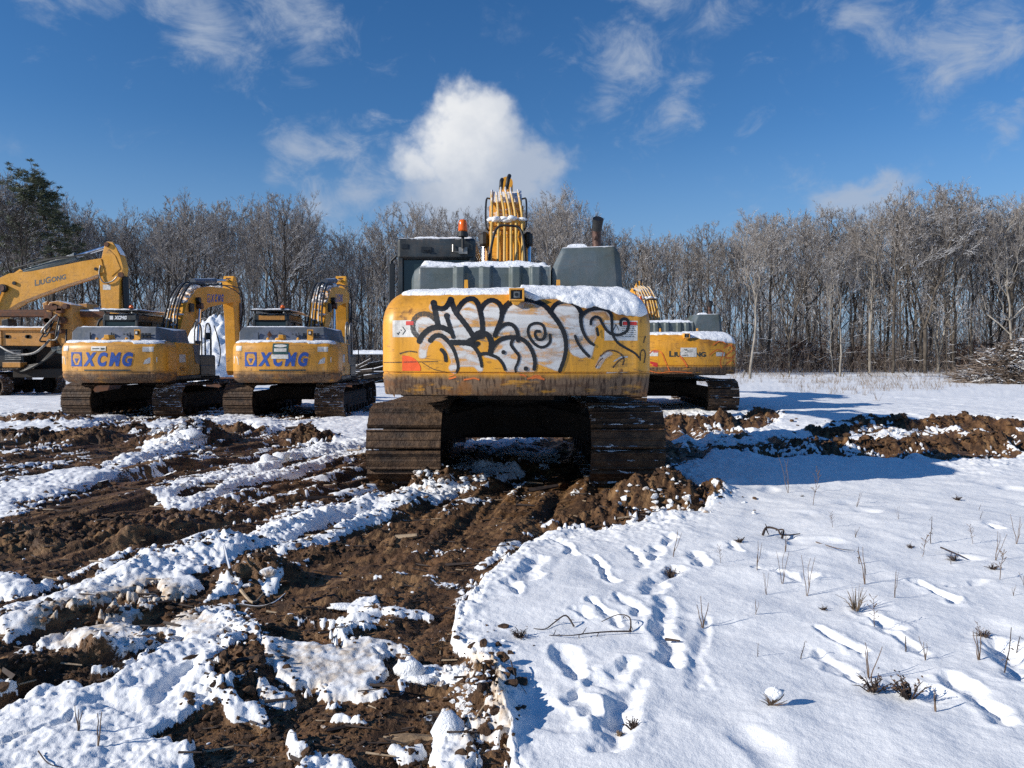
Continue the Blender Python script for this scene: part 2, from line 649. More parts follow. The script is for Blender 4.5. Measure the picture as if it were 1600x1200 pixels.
def paint_fill_mat():
    m, t, b = new_mat('spray_white')
    oc = t.node('ShaderNodeTexCoord').outputs['Object']
    at = t.node('ShaderNodeAttribute', attribute_name='cover').outputs['Fac']
    n = t.noise(t.mapping(oc, scale=(2.2, 2.2, 7.5), rot=(0, R(-14), 0)), 1.0, 6, 0.62, 1.2)
    n2 = t.noise(oc, 30, 4, 0.6)
    a = t.ramp(t.math('ADD', n, t.math('MULTIPLY', n2, 0.12)), 0.42, 0.66, 0.10, 0.93)
    a = t.math('MULTIPLY', a, t.ramp(at, 0.15, 0.75))
    edge = t.ramp(at, 0.55, 0.95, 0.5, 0.0)
    a = t.math('MAXIMUM', a, t.math('MULTIPLY', edge, t.ramp(at, 0.15, 0.5)))
    b.inputs['Base Color'].default_value = (0.66, 0.66, 0.65, 1)
    b.inputs['Roughness'].default_value = 0.5
    t.put(b.inputs['Alpha'], a)
    m, t, b = new_mat('spray_grey')
    oc = t.node('ShaderNodeTexCoord').outputs['Object']
    b.inputs['Base Color'].default_value = (0.03, 0.03, 0.032, 1)
    b.inputs['Roughness'].default_value = 0.6
    t.put(b.inputs['Alpha'], t.ramp(t.noise(oc, 60, 5, 0.7), 0.3, 0.6, 0.35, 0.85))
    m, t, b = new_mat('faded_letters')
    oc = t.node('ShaderNodeTexCoord').outputs['Object']
    b.inputs['Base Color'].default_value = (0.11, 0.15, 0.17, 1)
    b.inputs['Roughness'].default_value = 0.6
    t.put(b.inputs['Alpha'], t.ramp(t.noise(oc, 14, 5, 0.7), 0.3, 0.65, 0.75, 0.25))


paint_fill_mat()

# ------------------------------------------------------------------ ground: layout of mud and snow, then the sheet itself
MUD = [
    [(-60, 704), (22, 694), (75, 692), (112, 684), (150, 670), (185, 668), (215, 682), (250, 680), (300, 668), (355, 668), (395, 668), (408, 682), (435, 672), (455, 670), (500, 680), (525, 696), (573, 692), (600, 660), (700, 640), (1000, 640), (1040, 652), (1080, 650), (1150, 660), (1175, 685), (1255, 690), (1310, 680), (1370, 672), (1400, 667), (1520, 660), (1660, 668), (1660, 731), (1500, 728), (1375, 722), (1200, 722), (1120, 710), (1090, 725), (1045, 738), (1045, 755), (1075, 760), (1112, 790), (1080, 812), (1040, 815), (1000, 825), (960, 830), (900, 832), (870, 838), (845, 845), (830, 860), (800, 880), (770, 905), (760, 915), (735, 940), (720, 970), (717, 990), (722, 1020), (735, 1040), (760, 1055), (775, 1080), (775, 1100), (765, 1120), (775, 1150), (790, 1175), (795, 1300), (-60, 1300)],
    [(385, 645), (470, 640), (570, 640), (545, 652), (500, 658), (440, 660), (400, 655)],
    [(200, 656), (230, 647), (360, 650), (335, 658), (250, 663), (180, 676), (150, 690), (160, 665)],
    [(-60, 652), (30, 650), (60, 655), (20, 660), (-60, 660)],
    [(1158, 650), (1190, 645), (1222, 650), (1215, 662), (1185, 676), (1160, 672)],
    [(95, 640), (420, 640), (600, 636), (600, 645), (420, 652), (130, 650)],
]
SNOW_ISLES = [
    [(-60, 772), (0, 771), (40, 755), (85, 745), (155, 742), (195, 735), (225, 728), (212, 740), (175, 752), (150, 762), (100, 777), (50, 787), (0, 793), (-60, 800)],
    [(222, 706), (245, 682), (290, 676), (350, 679), (345, 690), (310, 700), (280, 715), (262, 722), (235, 726)],
    [(638, 790), (635, 775), (650, 756), (680, 746), (705, 735), (750, 723), (800, 715), (860, 705), (880, 715), (860, 728), (810, 746), (760, 762), (720, 772), (690, 787)],
    [(705, 692), (760, 684), (830, 683), (862, 690), (780, 699), (705, 703)],
    [(-60, 1130), (0, 1112), (50, 1085), (85, 1082), (110, 1076), (140, 1080), (175, 1070), (200, 1052), (235, 1033), (280, 1008), (330, 1005), (345, 1040), (330, 1060), (325, 1080), (335, 1100), (330, 1120), (290, 1130), (260, 1152), (190, 1182), (165, 1300), (-60, 1300)],
    [(325, 1112), (380, 1108), (430, 1115), (420, 1130), (340, 1132)],
    [(410, 1022), (450, 1012), (520, 1025), (590, 1033), (603, 1060), (560, 1075), (480, 1070), (420, 1050)],
    [(405, 1072), (480, 1078), (478, 1096), (412, 1100)],
    [(500, 1078), (560, 1072), (620, 1078), (610, 1090), (520, 1092)],
    [(535, 1017), (585, 1010), (640, 1018), (635, 1030), (545, 1028)],
    [(610, 1050), (640, 1040), (690, 1050), (735, 1052), (735, 1075), (690, 1070), (630, 1068)],
    [(525, 950), (590, 944), (592, 962), (550, 968)],
    [(600, 965), (690, 958), (690, 970), (610, 975)],
    [(520, 1120), (555, 1117), (590, 1126), (588, 1132), (540, 1128)],
    [(436, 1158), (455, 1155), (460, 1175), (485, 1180), (470, 1192), (440, 1188)],
    [(470, 1300), (478, 1196), (510, 1188), (560, 1196), (570, 1300)],
    [(668, 1300), (672, 1160), (685, 1125), (702, 1126), (725, 1168), (738, 1300)],
    [(600, 1165), (650, 1160), (665, 1172), (620, 1178)],
    [(85, 1003), (130, 985), (200, 990), (250, 1015), (215, 1027), (190, 1040), (140, 1050), (110, 1030)],
    [(240, 985), (330, 965), (360, 985), (340, 1005), (280, 1005)],
    [(245, 915), (300, 905), (320, 925), (270, 935)],
    [(-60, 905), (0, 900), (35, 912), (55, 925), (20, 935), (-60, 920)],
    [(0, 795), (30, 800), (50, 808), (20, 818), (-60, 815)],
    [(1310, 695), (1340, 678), (1400, 675), (1440, 688), (1436, 697), (1380, 700)],
    [(1060, 687), (1180, 686), (1200, 694), (1100, 698), (1045, 697)],
    [(1560, 718), (1660, 712), (1660, 724), (1570, 726)],
    [(590, 668), (640, 660), (700, 668), (690, 690), (600, 692), (573, 690)],
    [(160, 1175), (220, 1165), (300, 1170), (300, 1300), (150, 1300)],
]
# strokes of snow: points, width in photo pixels, ridge height (m)
SNOW_STROKES = [
    ([(575, 692), (530, 702), (470, 718), (440, 728), (415, 738), (380, 745), (340, 755), (300, 766), (265, 780), (240, 788)], 15, 0.07),
    ([(575, 716), (530, 722), (490, 735), (450, 748), (410, 757), (370, 765), (340, 780), (310, 790), (260, 797)], 12, 0.05),
    ([(195, 735), (237, 721), (262, 712), (290, 700), (330, 690)], 13, 0.10),
    ([(640, 786), (625, 793), (600, 795), (570, 797), (540, 805), (500, 815)], 17, 0.10),
    ([(500, 815), (460, 830), (420, 845), (380, 860), (350, 870)], 30, 0.13),
    ([(350, 870), (300, 880), (260, 890), (220, 900)], 42, 0.12),
    ([(220, 900), (170, 918), (120, 940), (60, 962), (20, 975)], 40, 0.05),
    ([(605, 815), (560, 825), (520, 845), (500, 850), (470, 855), (440, 865)], 12, 0.06),
    ([(330, 930), (400, 905), (440, 915)], 16, 0.05),
    ([(318, 965), (360, 975), (400, 1005)], 18, 0.06),
    ([(86, 1003), (151, 1038)], 6, .03), ([(121, 993), (212, 1023)], 6, .03), ([(167, 983), (252, 1018)], 6, .03), ([(700, 700), (640, 700)], 10, 0.0),
    ([(640, 868), (700, 862), (740, 858)], 4, .0), ([(455, 880), (520, 872)], 4, .0), ([(560, 905), (640, 900)], 4, .0), ([(440, 975), (530, 985), (600, 982)], 5, .0), ([(650, 905), (715, 915)], 5, .0), ([(740, 890), (800, 862), (838, 850)], 9, .0), ([(330, 800), (420, 790), (470, 770)], 5, 0.0), ([(180, 790), (300, 775)], 4, 0.0), ([(0, 745), (60, 735), (120, 722)], 4, 0.0), ([(520, 762), (575, 745)], 5, 0.0), ([(700, 790), (800, 775), (960, 770)], 4, 0.0), ([(20, 940), (60, 925)], 5, 0.0), ([(100, 900), (170, 880), (230, 868)], 5, 0.0),
]
# soil berms: centre px, half length, half width (m), direction (deg, world), height
BERMS = [
    ((1030, 785), 0.7, 0.38, 8, 0.23), ((1085, 790), 0.35, 0.28, 0, 0.15), ((960, 812), 0.45, 0.22, 10, 0.12), ((900, 822), 0.4, 0.18, 5, 0.08),
    ((480, 690), 0.6, 0.36, -10, 0.20), ((360, 677), 0.8, 0.32, 0, 0.16), ((70, 694), 1.7, 0.3, 6, 0.16), ((175, 684), 1.0, 0.3, 0, 0.16),
    ((1100, 665), 1.5, 0.5, 3, 0.20), ((1060, 662), 1.0, 0.45, 0, 0.2), ((1420, 672), 1.5, 0.5, 3, 0.22), ((1510, 672), 1.3, 0.5, 3, 0.20), ((1590, 680), 1.2, 0.5, 3, 0.20),
    ((1330, 685), 1.0, 0.35, 0, 0.16), ((1520, 705), 2.2, 0.4, 2, 0.18), ((1380, 708), 1.8, 0.35, 2, 0.12), ((1200, 708), 1.4, 0.3, 2, 0.08),
    ((60, 850), 1.3, 0.42, 18, 0.16), ((190, 828), 1.0, 0.3, 18, 0.12), ((300, 808), 0.8, 0.22, 12, 0.08), ((400, 905), 0.30, 0.22, 10, 0.15),
    ((60, 1060), 0.5, 0.22, 25, 0.10), ((370, 1060), 0.18, 0.42, 10, 0.07), ((160, 960), 0.6, 0.12, 28, 0.05), ((560, 860), 0.6, 0.12, 14, 0.07), ((755, 1100), 0.16, 0.5, 0, 0.07),
    ((50, 668), 1.5, 0.6, 0, 0.16), ((1190, 652), 0.5, 0.3, 0, 0.14), ((250, 875), 0.7, 0.18, 22, 0.05), ((700, 765), 0.5, 0.3, 20, 0.13), ((665, 765), 0.3, 0.25, 30, 0.16),
    ((800, 740), 0.8, 0.3, 20, 0.08), ((300, 695), 0.9, 0.45, 20, 0.20), ((590, 790), 0.4, 0.12, 8, 0.05),
]
# dents in the snow: polyline px, width m, depth m
DENTS = [
    ([(820, 928), (826, 910), (838, 896)], .10, .06), ([(925, 888), (940, 905), (957, 928)], .05, .05), ([(1022, 890), (1026, 872)], .07, .06), ([(1043, 865), (1048, 852)], .06, .05),
    ([(1080, 880), (1090, 890), (1097, 902)], .07, .06), ([(1013, 945), (1030, 925), (1055, 908)], .09, .07), ([(1034, 958), (1038, 985), (1033, 1005)], .07, .05), ([(1033, 1005), (1045, 1035), (1052, 1062)], .08, .07),
    ([(882, 1043), (895, 1060), (908, 1080)], .08, .05), ([(945, 1095), (955, 1075), (985, 1062)], .08, .06), ([(900, 1112), (912, 1130), (922, 1142)], .06, .05), ([(985, 1100), (975, 1125), (962, 1150)], .10, .06),
    ([(970, 1160), (960, 1185), (955, 1199)], .10, .06), ([(1275, 1000), (1310, 1020), (1345, 1040)], .05, .04), ([(1350, 975), (1370, 988), (1392, 1002)], .07, .06), ([(1440, 930), (1465, 945), (1488, 958)], .06, .06),
    ([(1572, 1030), (1590, 1060), (1600, 1080)], .13, .09), ([(1230, 920), (1250, 925), (1262, 918)], .07, .05), ([(1500, 885), (1520, 888)], .10, .05), ([(1365, 1000), (1400, 1015), (1440, 1040)], .05, .03),
    ([(795, 930), (805, 945)], .07, .05), ([(1140, 868), (1155, 880)], .05, .04), ([(1160, 760), (1180, 770)], .05, .03), ([(1100, 985), (1095, 1040), (1092, 1100)], .05, .02), ([(985, 870), (1000, 900)], .05, .03),
    ([(930, 965), (950, 985), (965, 1000)], .05, .04), ([(970, 955), (985, 970), (1003, 985)], .06, .04), ([(900, 975), (925, 990)], .05, .03), ([(775, 1055), (800, 1100), (830, 1135), (880, 1150)], .16, .045), ([(1480, 1080), (1520, 1110), (1560, 1150)], .08, .05), ([(1420, 1095), (1460, 1110)], .1, .04),
    ([(1180, 908), (1215, 915)], .05, .04), ([(1540, 835), (1560, 842)], .06, .04), ([(870, 855), (895, 885)], .05, .04), ([(1280, 1040), (1330, 1080)], .05, .03), ([(150, 1110), (215, 1115), (250, 1100)], .09, .05), ([(0, 1170), (60, 1150), (110, 1130)], .025, .05), ([(250, 1085), (300, 1060)], .07, .05), ([(1500, 935), (1530, 925)], .07, .04), ([(1020, 835), (1050, 825)], .06, .04),
]
GW, GH, GV0 = 860, 330, 548   # raster, 2 px a cell, u from -60


def raster(polys, strokes=(), inv=False):
    uu, vv = np.meshgrid(np.arange(GW) * 2.0 - 60, np.arange(GH) * 2.0 + GV0)
    m = np.zeros((GH, GW), bool)
    for p in polys:
        m |= inpoly(uu, vv, p)
    for pts, w, _ in strokes:
        for (x0, y0), (x1, y1) in zip(pts[:-1], pts[1:]):
            dx, dy = x1 - x0, y1 - y0
            t = np.clip(((uu - x0) * dx + (vv - y0) * dy) / (dx * dx + dy * dy), 0, 1)
            m |= ((uu - x0 - t * dx) ** 2 + (vv - y0 - t * dy) ** 2) < (w / 2) ** 2
    return m.astype(np.float32)


def blur(a, r, passes=2):
    for _ in range(passes):
        for ax in (0, 1):
            k = 2 * r + 1
            pad = [(0, 0), (0, 0)]
            pad[ax] = (r + 1, r)
            c = np.cumsum(np.pad(a, pad, mode='edge'), axis=ax)
            a = (np.take(c, range(k, c.shape[ax]), axis=ax) - np.take(c, range(0, c.shape[ax] - k), axis=ax)) / k
    return a


_mud = raster(MUD)
_isl = raster(SNOW_ISLES, SNOW_STROKES)
_snow = np.clip(1 - _mud + _isl, 0, 1)
SN_SHARP = blur(_snow, 2, 1)
SN_SOFT = blur(_snow, 5, 2)
SN_WIDE = blur(_snow, 16, 2)
ISL_SOFT = blur(_isl, 3, 2)
DIRTY = blur(raster([SNOW_ISLES[6], SNOW_ISLES[7], SNOW_ISLES[8], SNOW_ISLES[18], SNOW_ISLES[19], SNOW_ISLES[24], SNOW_ISLES[9], [(0, 985), (120, 925), (230, 905), (300, 920), (330, 960), (200, 985), (60, 1000)], [(725, 1030), (775, 1050), (800, 1100), (800, 1200), (690, 1200)]]), 6, 2)


def samp(img, u, v):
    x = np.clip((u + 60) / 2, 0, GW - 1.001)
    y = np.clip((v - GV0) / 2, 0, GH - 1.001)
    ix, iy = x.astype(int), y.astype(int)
    fx, fy = x - ix, y - iy
    return (img[iy, ix] * (1 - fx) + img[iy, ix + 1] * fx) * (1 - fy) + (img[iy + 1, ix] * (1 - fx) + img[iy + 1, ix + 1] * fx) * fy


def to_px(x, y, z=0.0):
    cp, sp = math.cos(PITCH), math.sin(PITCH)
    dz = z - CAM_Z
    dep = np.maximum(y * cp - dz * sp, 0.3)
    return 800 + FPX * x / dep, 600 - FPX * (y * sp + dz * cp) / dep


_ridge = [([px_ground(*p) for p in pts], h) for pts, w, h in SNOW_STROKES if h > 0]
_ridge_w = [w for pts, w, h in SNOW_STROKES if h > 0]
_berm = [(px_ground(*c), a, b, R(d), h) for c, a, b, d, h in BERMS]
_dent = [([px_ground(*p) for p in pts], w, d) for pts, w, d in DENTS]


def segdist(x, y, pts):
    best = np.full(x.shape, 1e9, np.float32)
    for (x0, y0), (x1, y1) in zip(pts[:-1], pts[1:]):
        dx, dy = x1 - x0, y1 - y0
        t = np.clip(((x - x0) * dx + (y - y0) * dy) / (dx * dx + dy * dy + 1e-9), 0, 1)
        best = np.minimum(best, (x - x0 - t * dx) ** 2 + (y - y0 - t * dy) ** 2)
    return np.sqrt(best)


def ground_fields(x, y):
    """returns height, snow cover 0..1, dirt on the snow 0..1"""
    x = np.asarray(x, np.float32)
    y = np.asarray(y, np.float32)
    wx = (fbm(x * 3.1, y * 3.1, 4, 3) - .5) * 0.14 + (fbm(x * 14, y * 14, 3, 5) - .5) * 0.05
    wy = (fbm(x * 3.1, y * 3.1, 4, 9) - .5) * 0.22 + (fbm(x * 14, y * 14, 3, 11) - .5) * 0.07
    u, v = to_px(x + wx, y + wy)
    behind = y < 2.2
    near = np.clip(14.0 / np.maximum(np.hypot(x, y), 1), 0, 1)
    s0 = samp(SN_SHARP, u, v)
    soft = samp(SN_SOFT, u, v)
    wide = samp(SN_WIDE, u, v)
    isl = samp(ISL_SOFT, u, v)
    far = (np.abs(x) > 45) | (y > 120) | behind
    nf = fbm(x * 9, y * 9, 4, 21)
    nm = fbm(x * 2.3, y * 2.3, 4, 23)
    nh = fbm(x * 30, y * 30, 3, 27)
    nx_ = fbm(x * 85, y * 85, 2, 29)
    # frames running along the two directions the crawlers took
    sel2 = sstep(x + (nm - .5) * 1.2, -1.6, -0.5)
    dn = []
    for an_ in (R(27), R(9)):
        al, ac = x * math.sin(an_) + y * math.cos(an_), x * math.cos(an_) - y * math.sin(an_)
        al = al + (nm - .5) * .5
        dn.append((fbm(ac * 8, al * 1.7, 4, 25, .55), fbm(ac * 4.2 + 3, al * .45, 3, 26)))
    dfine = dn[0][0] * (1 - sel2) + dn[1][0] * sel2
    drut = dn[0][1] * (1 - sel2) + dn[1][1] * sel2
    cover = s0 * 0.8 + soft * 0.2 + isl * .10 + (dfine - .5) * .60 + (nf - 0.5) * 0.30 + (nh - .5) * 0.42 + (nx_ - .5) * .25
    # scattered snow remnants pressed into the mud, scraps of soil showing in thin snow
    scrap = sstep(dfine * .6 + fbm(x * 2.6 + 4, y * 7.5, 5, 31, 0.6) * .4 + (nh - .5) * .25, 0.545, 0.63)
    cover = np.maximum(cover, scrap * 0.78 * (0.4 + 0.6 * sstep(wide, 0.02, 0.5)) * (soft < .5))
    cover = np.where(soft > 0.97, 1.0, cover)
    cov = sstep(cover, 0.40, 0.60)
    cov = np.where(far, 1.0, cov)
    mudz = 1 - cov
    mudw = 1 - sstep(np.where(far, 1.0, soft), 0.3, 0.8)
    # broad shape of the lot
    h = (fbm(x * 0.12, y * 0.12, 3, 41) - .5) * 0.16 * np.clip(np.hypot(x, y) / 12, 0.3, 1.5)
    h = h + (fbm(x * .9, y * .9, 3, 43) - .5) * 0.05
    # snow body
    lump = fbm(x * 5, y * 5, 4, 51)
    edge = sstep(np.where(far, 1, s0), 0.5, 0.95)
    covh = np.where(far, 1.0, sstep(cover, 0.38, 0.85))
    thin_ = 1 - .62 * sstep(isl, .02, .3) * np.clip(7.5 / np.maximum(y, 1), 0, 1)
    thick = (0.05 * covh + 0.02 * edge) * thin_ + .005 * cov
    edgez = np.clip(1 - np.abs(wide - 0.55) / 0.45, 0, 1) * np.where(far, 0, 1)
    h = h + thick + covh * thin_ * edgez * (lump - .45) * 0.055 * near + covh * thin_ * ((nf - .5) * 0.045 + (nh - .5) * .025) * edgez
    h = h + covh * isl * (1 - .8 * samp(DIRTY, u, v)) * ((nf - .45) * 0.030 + (nh - .5) * .020)
    # open snow: wind texture and dimples
    windx, windy = x * .92 + y * .38, -x * .38 + y * .92
    h = h + cov * ((fbm(windx * 1.6, windy * 6, 4, 61) - .5) * 0.017 + (fbm(x * 1.8, y * 1.8, 3, 63) - .5) * 0.045 + (fbm(x * 5.5, y * 5.5, 2, 66) - .5) * 0.014 + (nh - .5) * 0.004)
    dim = sstep(fbm(x * 2.2 + 7, y * 2.2, 2, 65), 0.72, 0.86)
    h = h - cov * (1 - edgez) * dim * 0.025
    # mud
    clod = fbm(x * 11, y * 11, 5, 71, 0.62)
    clod2 = fbm(x * 34, y * 34, 4, 73, 0.6)
    rough = 0.22 + 1.1 * sstep(fbm(x * 1.3, y * 1.3, 3, 75), 0.42, 0.62)
    h = h + mudz * ((clod - .5) * 0.036 * rough ** 1.5 + (clod2 - .5) * 0.018 * rough + (nx_ - .5) * .007) - 0.015 * mudw
    # crawler imprints
    for ang, x0_, seed in ((0.0, 0.0, 81), (R(32), 0.0, 83)):
        a = x * math.cos(ang) + y * math.sin(ang)
        b = -x * math.sin(ang) + y * math.cos(ang) + (fbm(x * .8, y * .8, 2, seed + 7) - .5) * .5
        w = sstep(fbm(x * 0.9, y * 0.9, 2, seed), 0.42, 0.55)
        sel = sstep(x, -1.9, -1.2) if ang == 0 else 1 - sstep(x, -1.9, -1.2)
        h = h + (mudw * 0.9 + 0.1) * (0.3 + mudw * .7) * w * sel * np.maximum(np.sin(b * 2 * np.pi / 0.2), -0.2) * 0.024 * (y < 13) * (mudw > .02)
    # ruts along the direction the machines drove
    rut = np.sin((x * math.cos(R(-28)) - y * math.sin(R(-28)) * 1.0) * 1.9 + fbm(x * .3, y * .3, 2, 91) * 4)
    h = h + (mudw * .8 + .2 * (soft < .9)) * (drut - .5) * 0.22 * np.clip(y / 7, .55, 1.3) + mudz * (dfine - .5) * 0.05
    # ridges, berms
    lum = 0.4 + .75 * lump + .5 * nf * nh
    for (pts, hh), wpx in zip(_ridge, _ridge_w):
        my = sum(p[1] for p in pts) / len(pts)
        wm = 0.5 * wpx * my / FPX * max(1.0, 0.55 * my / CAM_Z) + 0.05
        d = segdist(x, y, pts)
        sel = d < wm * 2.2
        if sel.any():
            h = h + np.where(sel, hh * (0.34 + .30 * sstep(y, 4.5, 9)) * np.exp(-(d / wm) ** 2 * 1.4) * lum * 1.2, 0)
    bm = np.zeros_like(h)
    for (cx, cy), a_, b_, dr, hh in _berm:
        dx, dy = x - cx, y - cy
        p = (dx * math.cos(dr) + dy * math.sin(dr)) / a_
        q = (-dx * math.sin(dr) + dy * math.cos(dr)) / b_
        rr = p * p + q * q
        bm = np.maximum(bm, hh * np.clip(1.25 * np.exp(-rr * 1.1) - .12, 0, 2))
    h = h + bm * (0.55 + .9 * fbm(x * 2.6, y * 2.6, 3, 77))
    h = h + sstep(bm, 0.01, 0.08) * ((clod - .5) * 0.12 + (nh - .5) * .05 + (lump - .5) * .08)
    # dents
    for pts, w, dpt in _dent:
        cx = sum(p[0] for p in pts) / len(pts)
        cy = sum(p[1] for p in pts) / len(pts)
        sel = (np.abs(x - cx) < 2.0) & (np.abs(y - cy) < 2.0)
        if not sel.any():
            continue
        xs, ys = x[sel], y[sel]
        d = segdist(xs + (fbm(xs * 9, ys * 9, 4, 95) - .5) * .12, ys + (fbm(xs * 9, ys * 9, 4, 97) - .5) * .14, pts)
        w = w * .8
        dm = .25 + 1.5 * fbm(xs * 4.5, ys * 4.5, 3, 99)
        h[sel] = h[sel] - dm * dpt * .50 * (1 - sstep(d, 0.0, w * 1.2)) + dpt * 0.10 * np.exp(-((d - w * 1.3) / (w * .45)) ** 2)
    dirt = samp(DIRTY, u, v) * np.where(far, 0, 1)
    dirt = np.clip(dirt * .62 + 0.26 * np.clip(1 - np.abs(soft - .45) / .5, 0, 1) * (1 - sstep(isl, .6, .95) * .5), 0, 1) * np.where(far, 0, 1)
    # sprayed soil where the berms stand on snow
    soil = sstep(bm, 0.04, 0.09)
    cov = np.where(soil > 0, cov * (1 - soil * sstep(nf + (mudw * .5), 0.30, 0.5)), cov)
    return h, cov, dirt


def gz(x, y):
    h, _, _ = ground_fields(np.array([x], float), np.array([y], float))
    return float(h[0])


def gz_many(xs, ys):
    return ground_fields(np.asarray(xs, float), np.asarray(ys, float))


def build_ground():
    a_in = np.linspace(-R(50), R(50), 1150)
    a_out = np.linspace(R(50), R(310), 70)[1:-1]
    ang = np.concatenate([a_in, a_out])
    rr = np.concatenate([np.geomspace(2.0, 34, 1020), np.geomspace(34, 900, 110)[1:]])
    apex_y = -0.6
    A, RR = np.meshgrid(ang, rr)
    X, Y = RR * np.sin(A), apex_y + RR * np.cos(A)
    H, S, D = ground_fields(X.ravel(), Y.ravel())
    far = sstep(np.hypot(X.ravel(), Y.ravel()), 60, 120)
    H = H * (1 - far * .8)
    V = np.stack([X.ravel(), Y.ravel(), H], axis=1)
    nr, na = A.shape
    i = np.arange(nr - 1)[:, None] * na
    k = np.arange(na)[None]
    k2 = (k + 1) % na
    F = np.stack([i + k, i + k2, i + na + k2, i + na + k], axis=-1).reshape(-1, 4)[:, ::-1]
    # centre
    V = np.concatenate([V, [[0, apex_y, float(H[0])]]])
    c = len(V) - 1
    T = np.stack([np.full(na, c), np.arange(na), (np.arange(na) + 1) % na], axis=1)[:, ::-1]
    me = mesh_np('ground', V, [F, T], True)
    col = np.zeros((len(V), 4), np.float32)
    col[:-1, 0] = S
    col[:-1, 1] = D
    col[-1, 0] = 1
    col[:, 3] = 1
    at = me.color_attributes.new('cover', 'FLOAT_COLOR', 'POINT')
    at.data.foreach_set('color', col.ravel())
    m, t, b = new_mat('ground_mud_and_snow')
    oc = t.node('ShaderNodeTexCoord').outputs['Object']
    a = t.node('ShaderNodeVertexColor', layer_name='cover').outputs['Color']
    sp = t.node('ShaderNodeSeparateColor')
    t.l.new(a, sp.inputs[0])
    s, d = sp.outputs[0], sp.outputs[1]
    nf = t.noise(oc, 55, 5, 0.65)
    nc = t.noise(oc, 13, 6, 0.62)
    nm = t.noise(oc, 2.2, 5, 0.6)
    ss = t.ramp(t.math('ADD', s, t.math('MULTIPLY', t.math('SUBTRACT', nf, 0.5), 0.9)), 0.40, 0.60)
    soil = t.mix(t.ramp(nc, 0.32, 0.68), (0.036, 0.018, 0.009), (0.128, 0.064, 0.028))
    soil = t.mix(t.ramp(nm, 0.42, 0.66, 0, .75), soil, (0.185, 0.092, 0.035))
    soil = t.mix(t.ramp(nf, 0.60, 0.72, 0, .5), soil, (0.26, 0.17, 0.09))
    soil = t.mix(t.ramp(t.noise(oc, 1.1, 4, .6), 0.50, 0.66, 0, .65), soil, (0.03, 0.016, 0.009))
    sm1 = t.noise(t.mapping(t.mapping(oc, rot=(0, 0, R(27))), scale=(11, 1.6, 4)), 1.0, 7, 0.66)
    soil = t.mix(t.ramp(sm1, 0.50, 0.62, 0, .8), soil, (0.255, 0.145, 0.065))
    soil = t.mix(t.ramp(sm1, 0.46, 0.36, 0, .7), soil, (0.028, 0.014, 0.008))
    white = t.mix(t.noise(oc, 1.5, 4, 0.6), (0.83, 0.845, 0.86), (0.89, 0.895, 0.90))
    tan = t.mix(t.ramp(t.noise(oc, 20, 5, .65), .35, .65), (0.70, 0.61, 0.50), (0.42, 0.30, 0.19))
    dd = t.ramp(t.math('ADD', t.math('MULTIPLY', d, 0.55), t.math('MULTIPLY', nc, 0.75)), 0.55, 0.86)
    white = t.mix(dd, white, tan)
    speck = t.ramp(t.noise(oc, 90, 3, 0.5), 0.69, 0.72, 0, 0.75)
    white = t.mix(t.math('MULTIPLY', speck, t.ramp(d, 0.02, 0.3, 0.08, 1.0)), white, (0.12, 0.07, 0.04))
    t.put(b.inputs['Base Color'], t.mix(ss, soil, white))
    t.put(b.inputs['Roughness'], t.mix(ss, t.ramp(nm, .4, .6, .85, .45), (0.7, 0.7, 0.7)))
    b.inputs['Specular IOR Level'].default_value = 0.3
    hgt = t.math('ADD', t.math('MULTIPLY', nf, 0.55), t.math('MULTIPLY', nc, 1.0))
    b1 = t.bump(hgt, 0.75, 0.035)
    snb = t.math('ADD', t.noise(oc, 26, 4, 0.7), t.math('MULTIPLY', t.noise(oc, 130, 3, 0.7), 0.35))
    b2 = t.bump(snb, 0.32, 0.02)
    mx = t.node('ShaderNodeMix', data_type='VECTOR')
    t.put(mx.inputs[0], ss)
    t.l.new(b1, mx.inputs[4])
    t.l.new(b2, mx.inputs[5])
    t.l.new(mx.outputs[1], b.inputs['Normal'])
    o = link('ground', me, m)
    tag(o, 'churned brown mud and white snow covering the flat lot', kind='structure')
    return o


build_ground()


# ------------------------------------------------------------------ loose lumps of soil and snow
def ico():
    import bmesh
    bm = bmesh.new()
    bmesh.ops.create_icosphere(bm, subdivisions=2, radius=1)
    v = np.array([q.co[:] for q in bm.verts])
    f = np.array([[q.index for q in p.verts] for p in bm.faces])
    bm.free()
    return v, f


ICO_V, ICO_F = ico()
lump_protos = []
for k in range(14):
    rs = np.random.RandomState(k)
    n = vnoise3(ICO_V * 1.7 + k * 9.1, k) * 0.9 + vnoise3(ICO_V * 4.1 + k * 5.3, k + 50) * 0.45
    v = ICO_V * (0.45 + n)[:, None] * np.array([1, rs.uniform(.6, 1), rs.uniform(.45, .8)])
    lump_protos.append(v)
crumb_protos = []
for k in range(16):
    rs = np.random.RandomState(500 + k)
    v = ICO_V * (0.75 + .5 * vnoise3(ICO_V * 2.2 + k * 7.7, k))[:, None]
    for _ in range(9):
        nrm = rs.normal(0, 1, 3)
        nrm /= np.linalg.norm(nrm)
        dd_ = rs.uniform(.35, .75)
        v = v - np.maximum(0, v @ nrm - dd_)[:, None] * nrm[None]
    v = v * np.array([1.1, rs.uniform(.6, 1.1), rs.uniform(.45, .85)]) * 1.15
    v = v + (vnoise3(v * 6 + k, k + 9)[:, None] - .5) * .12
    crumb_protos.append(v)


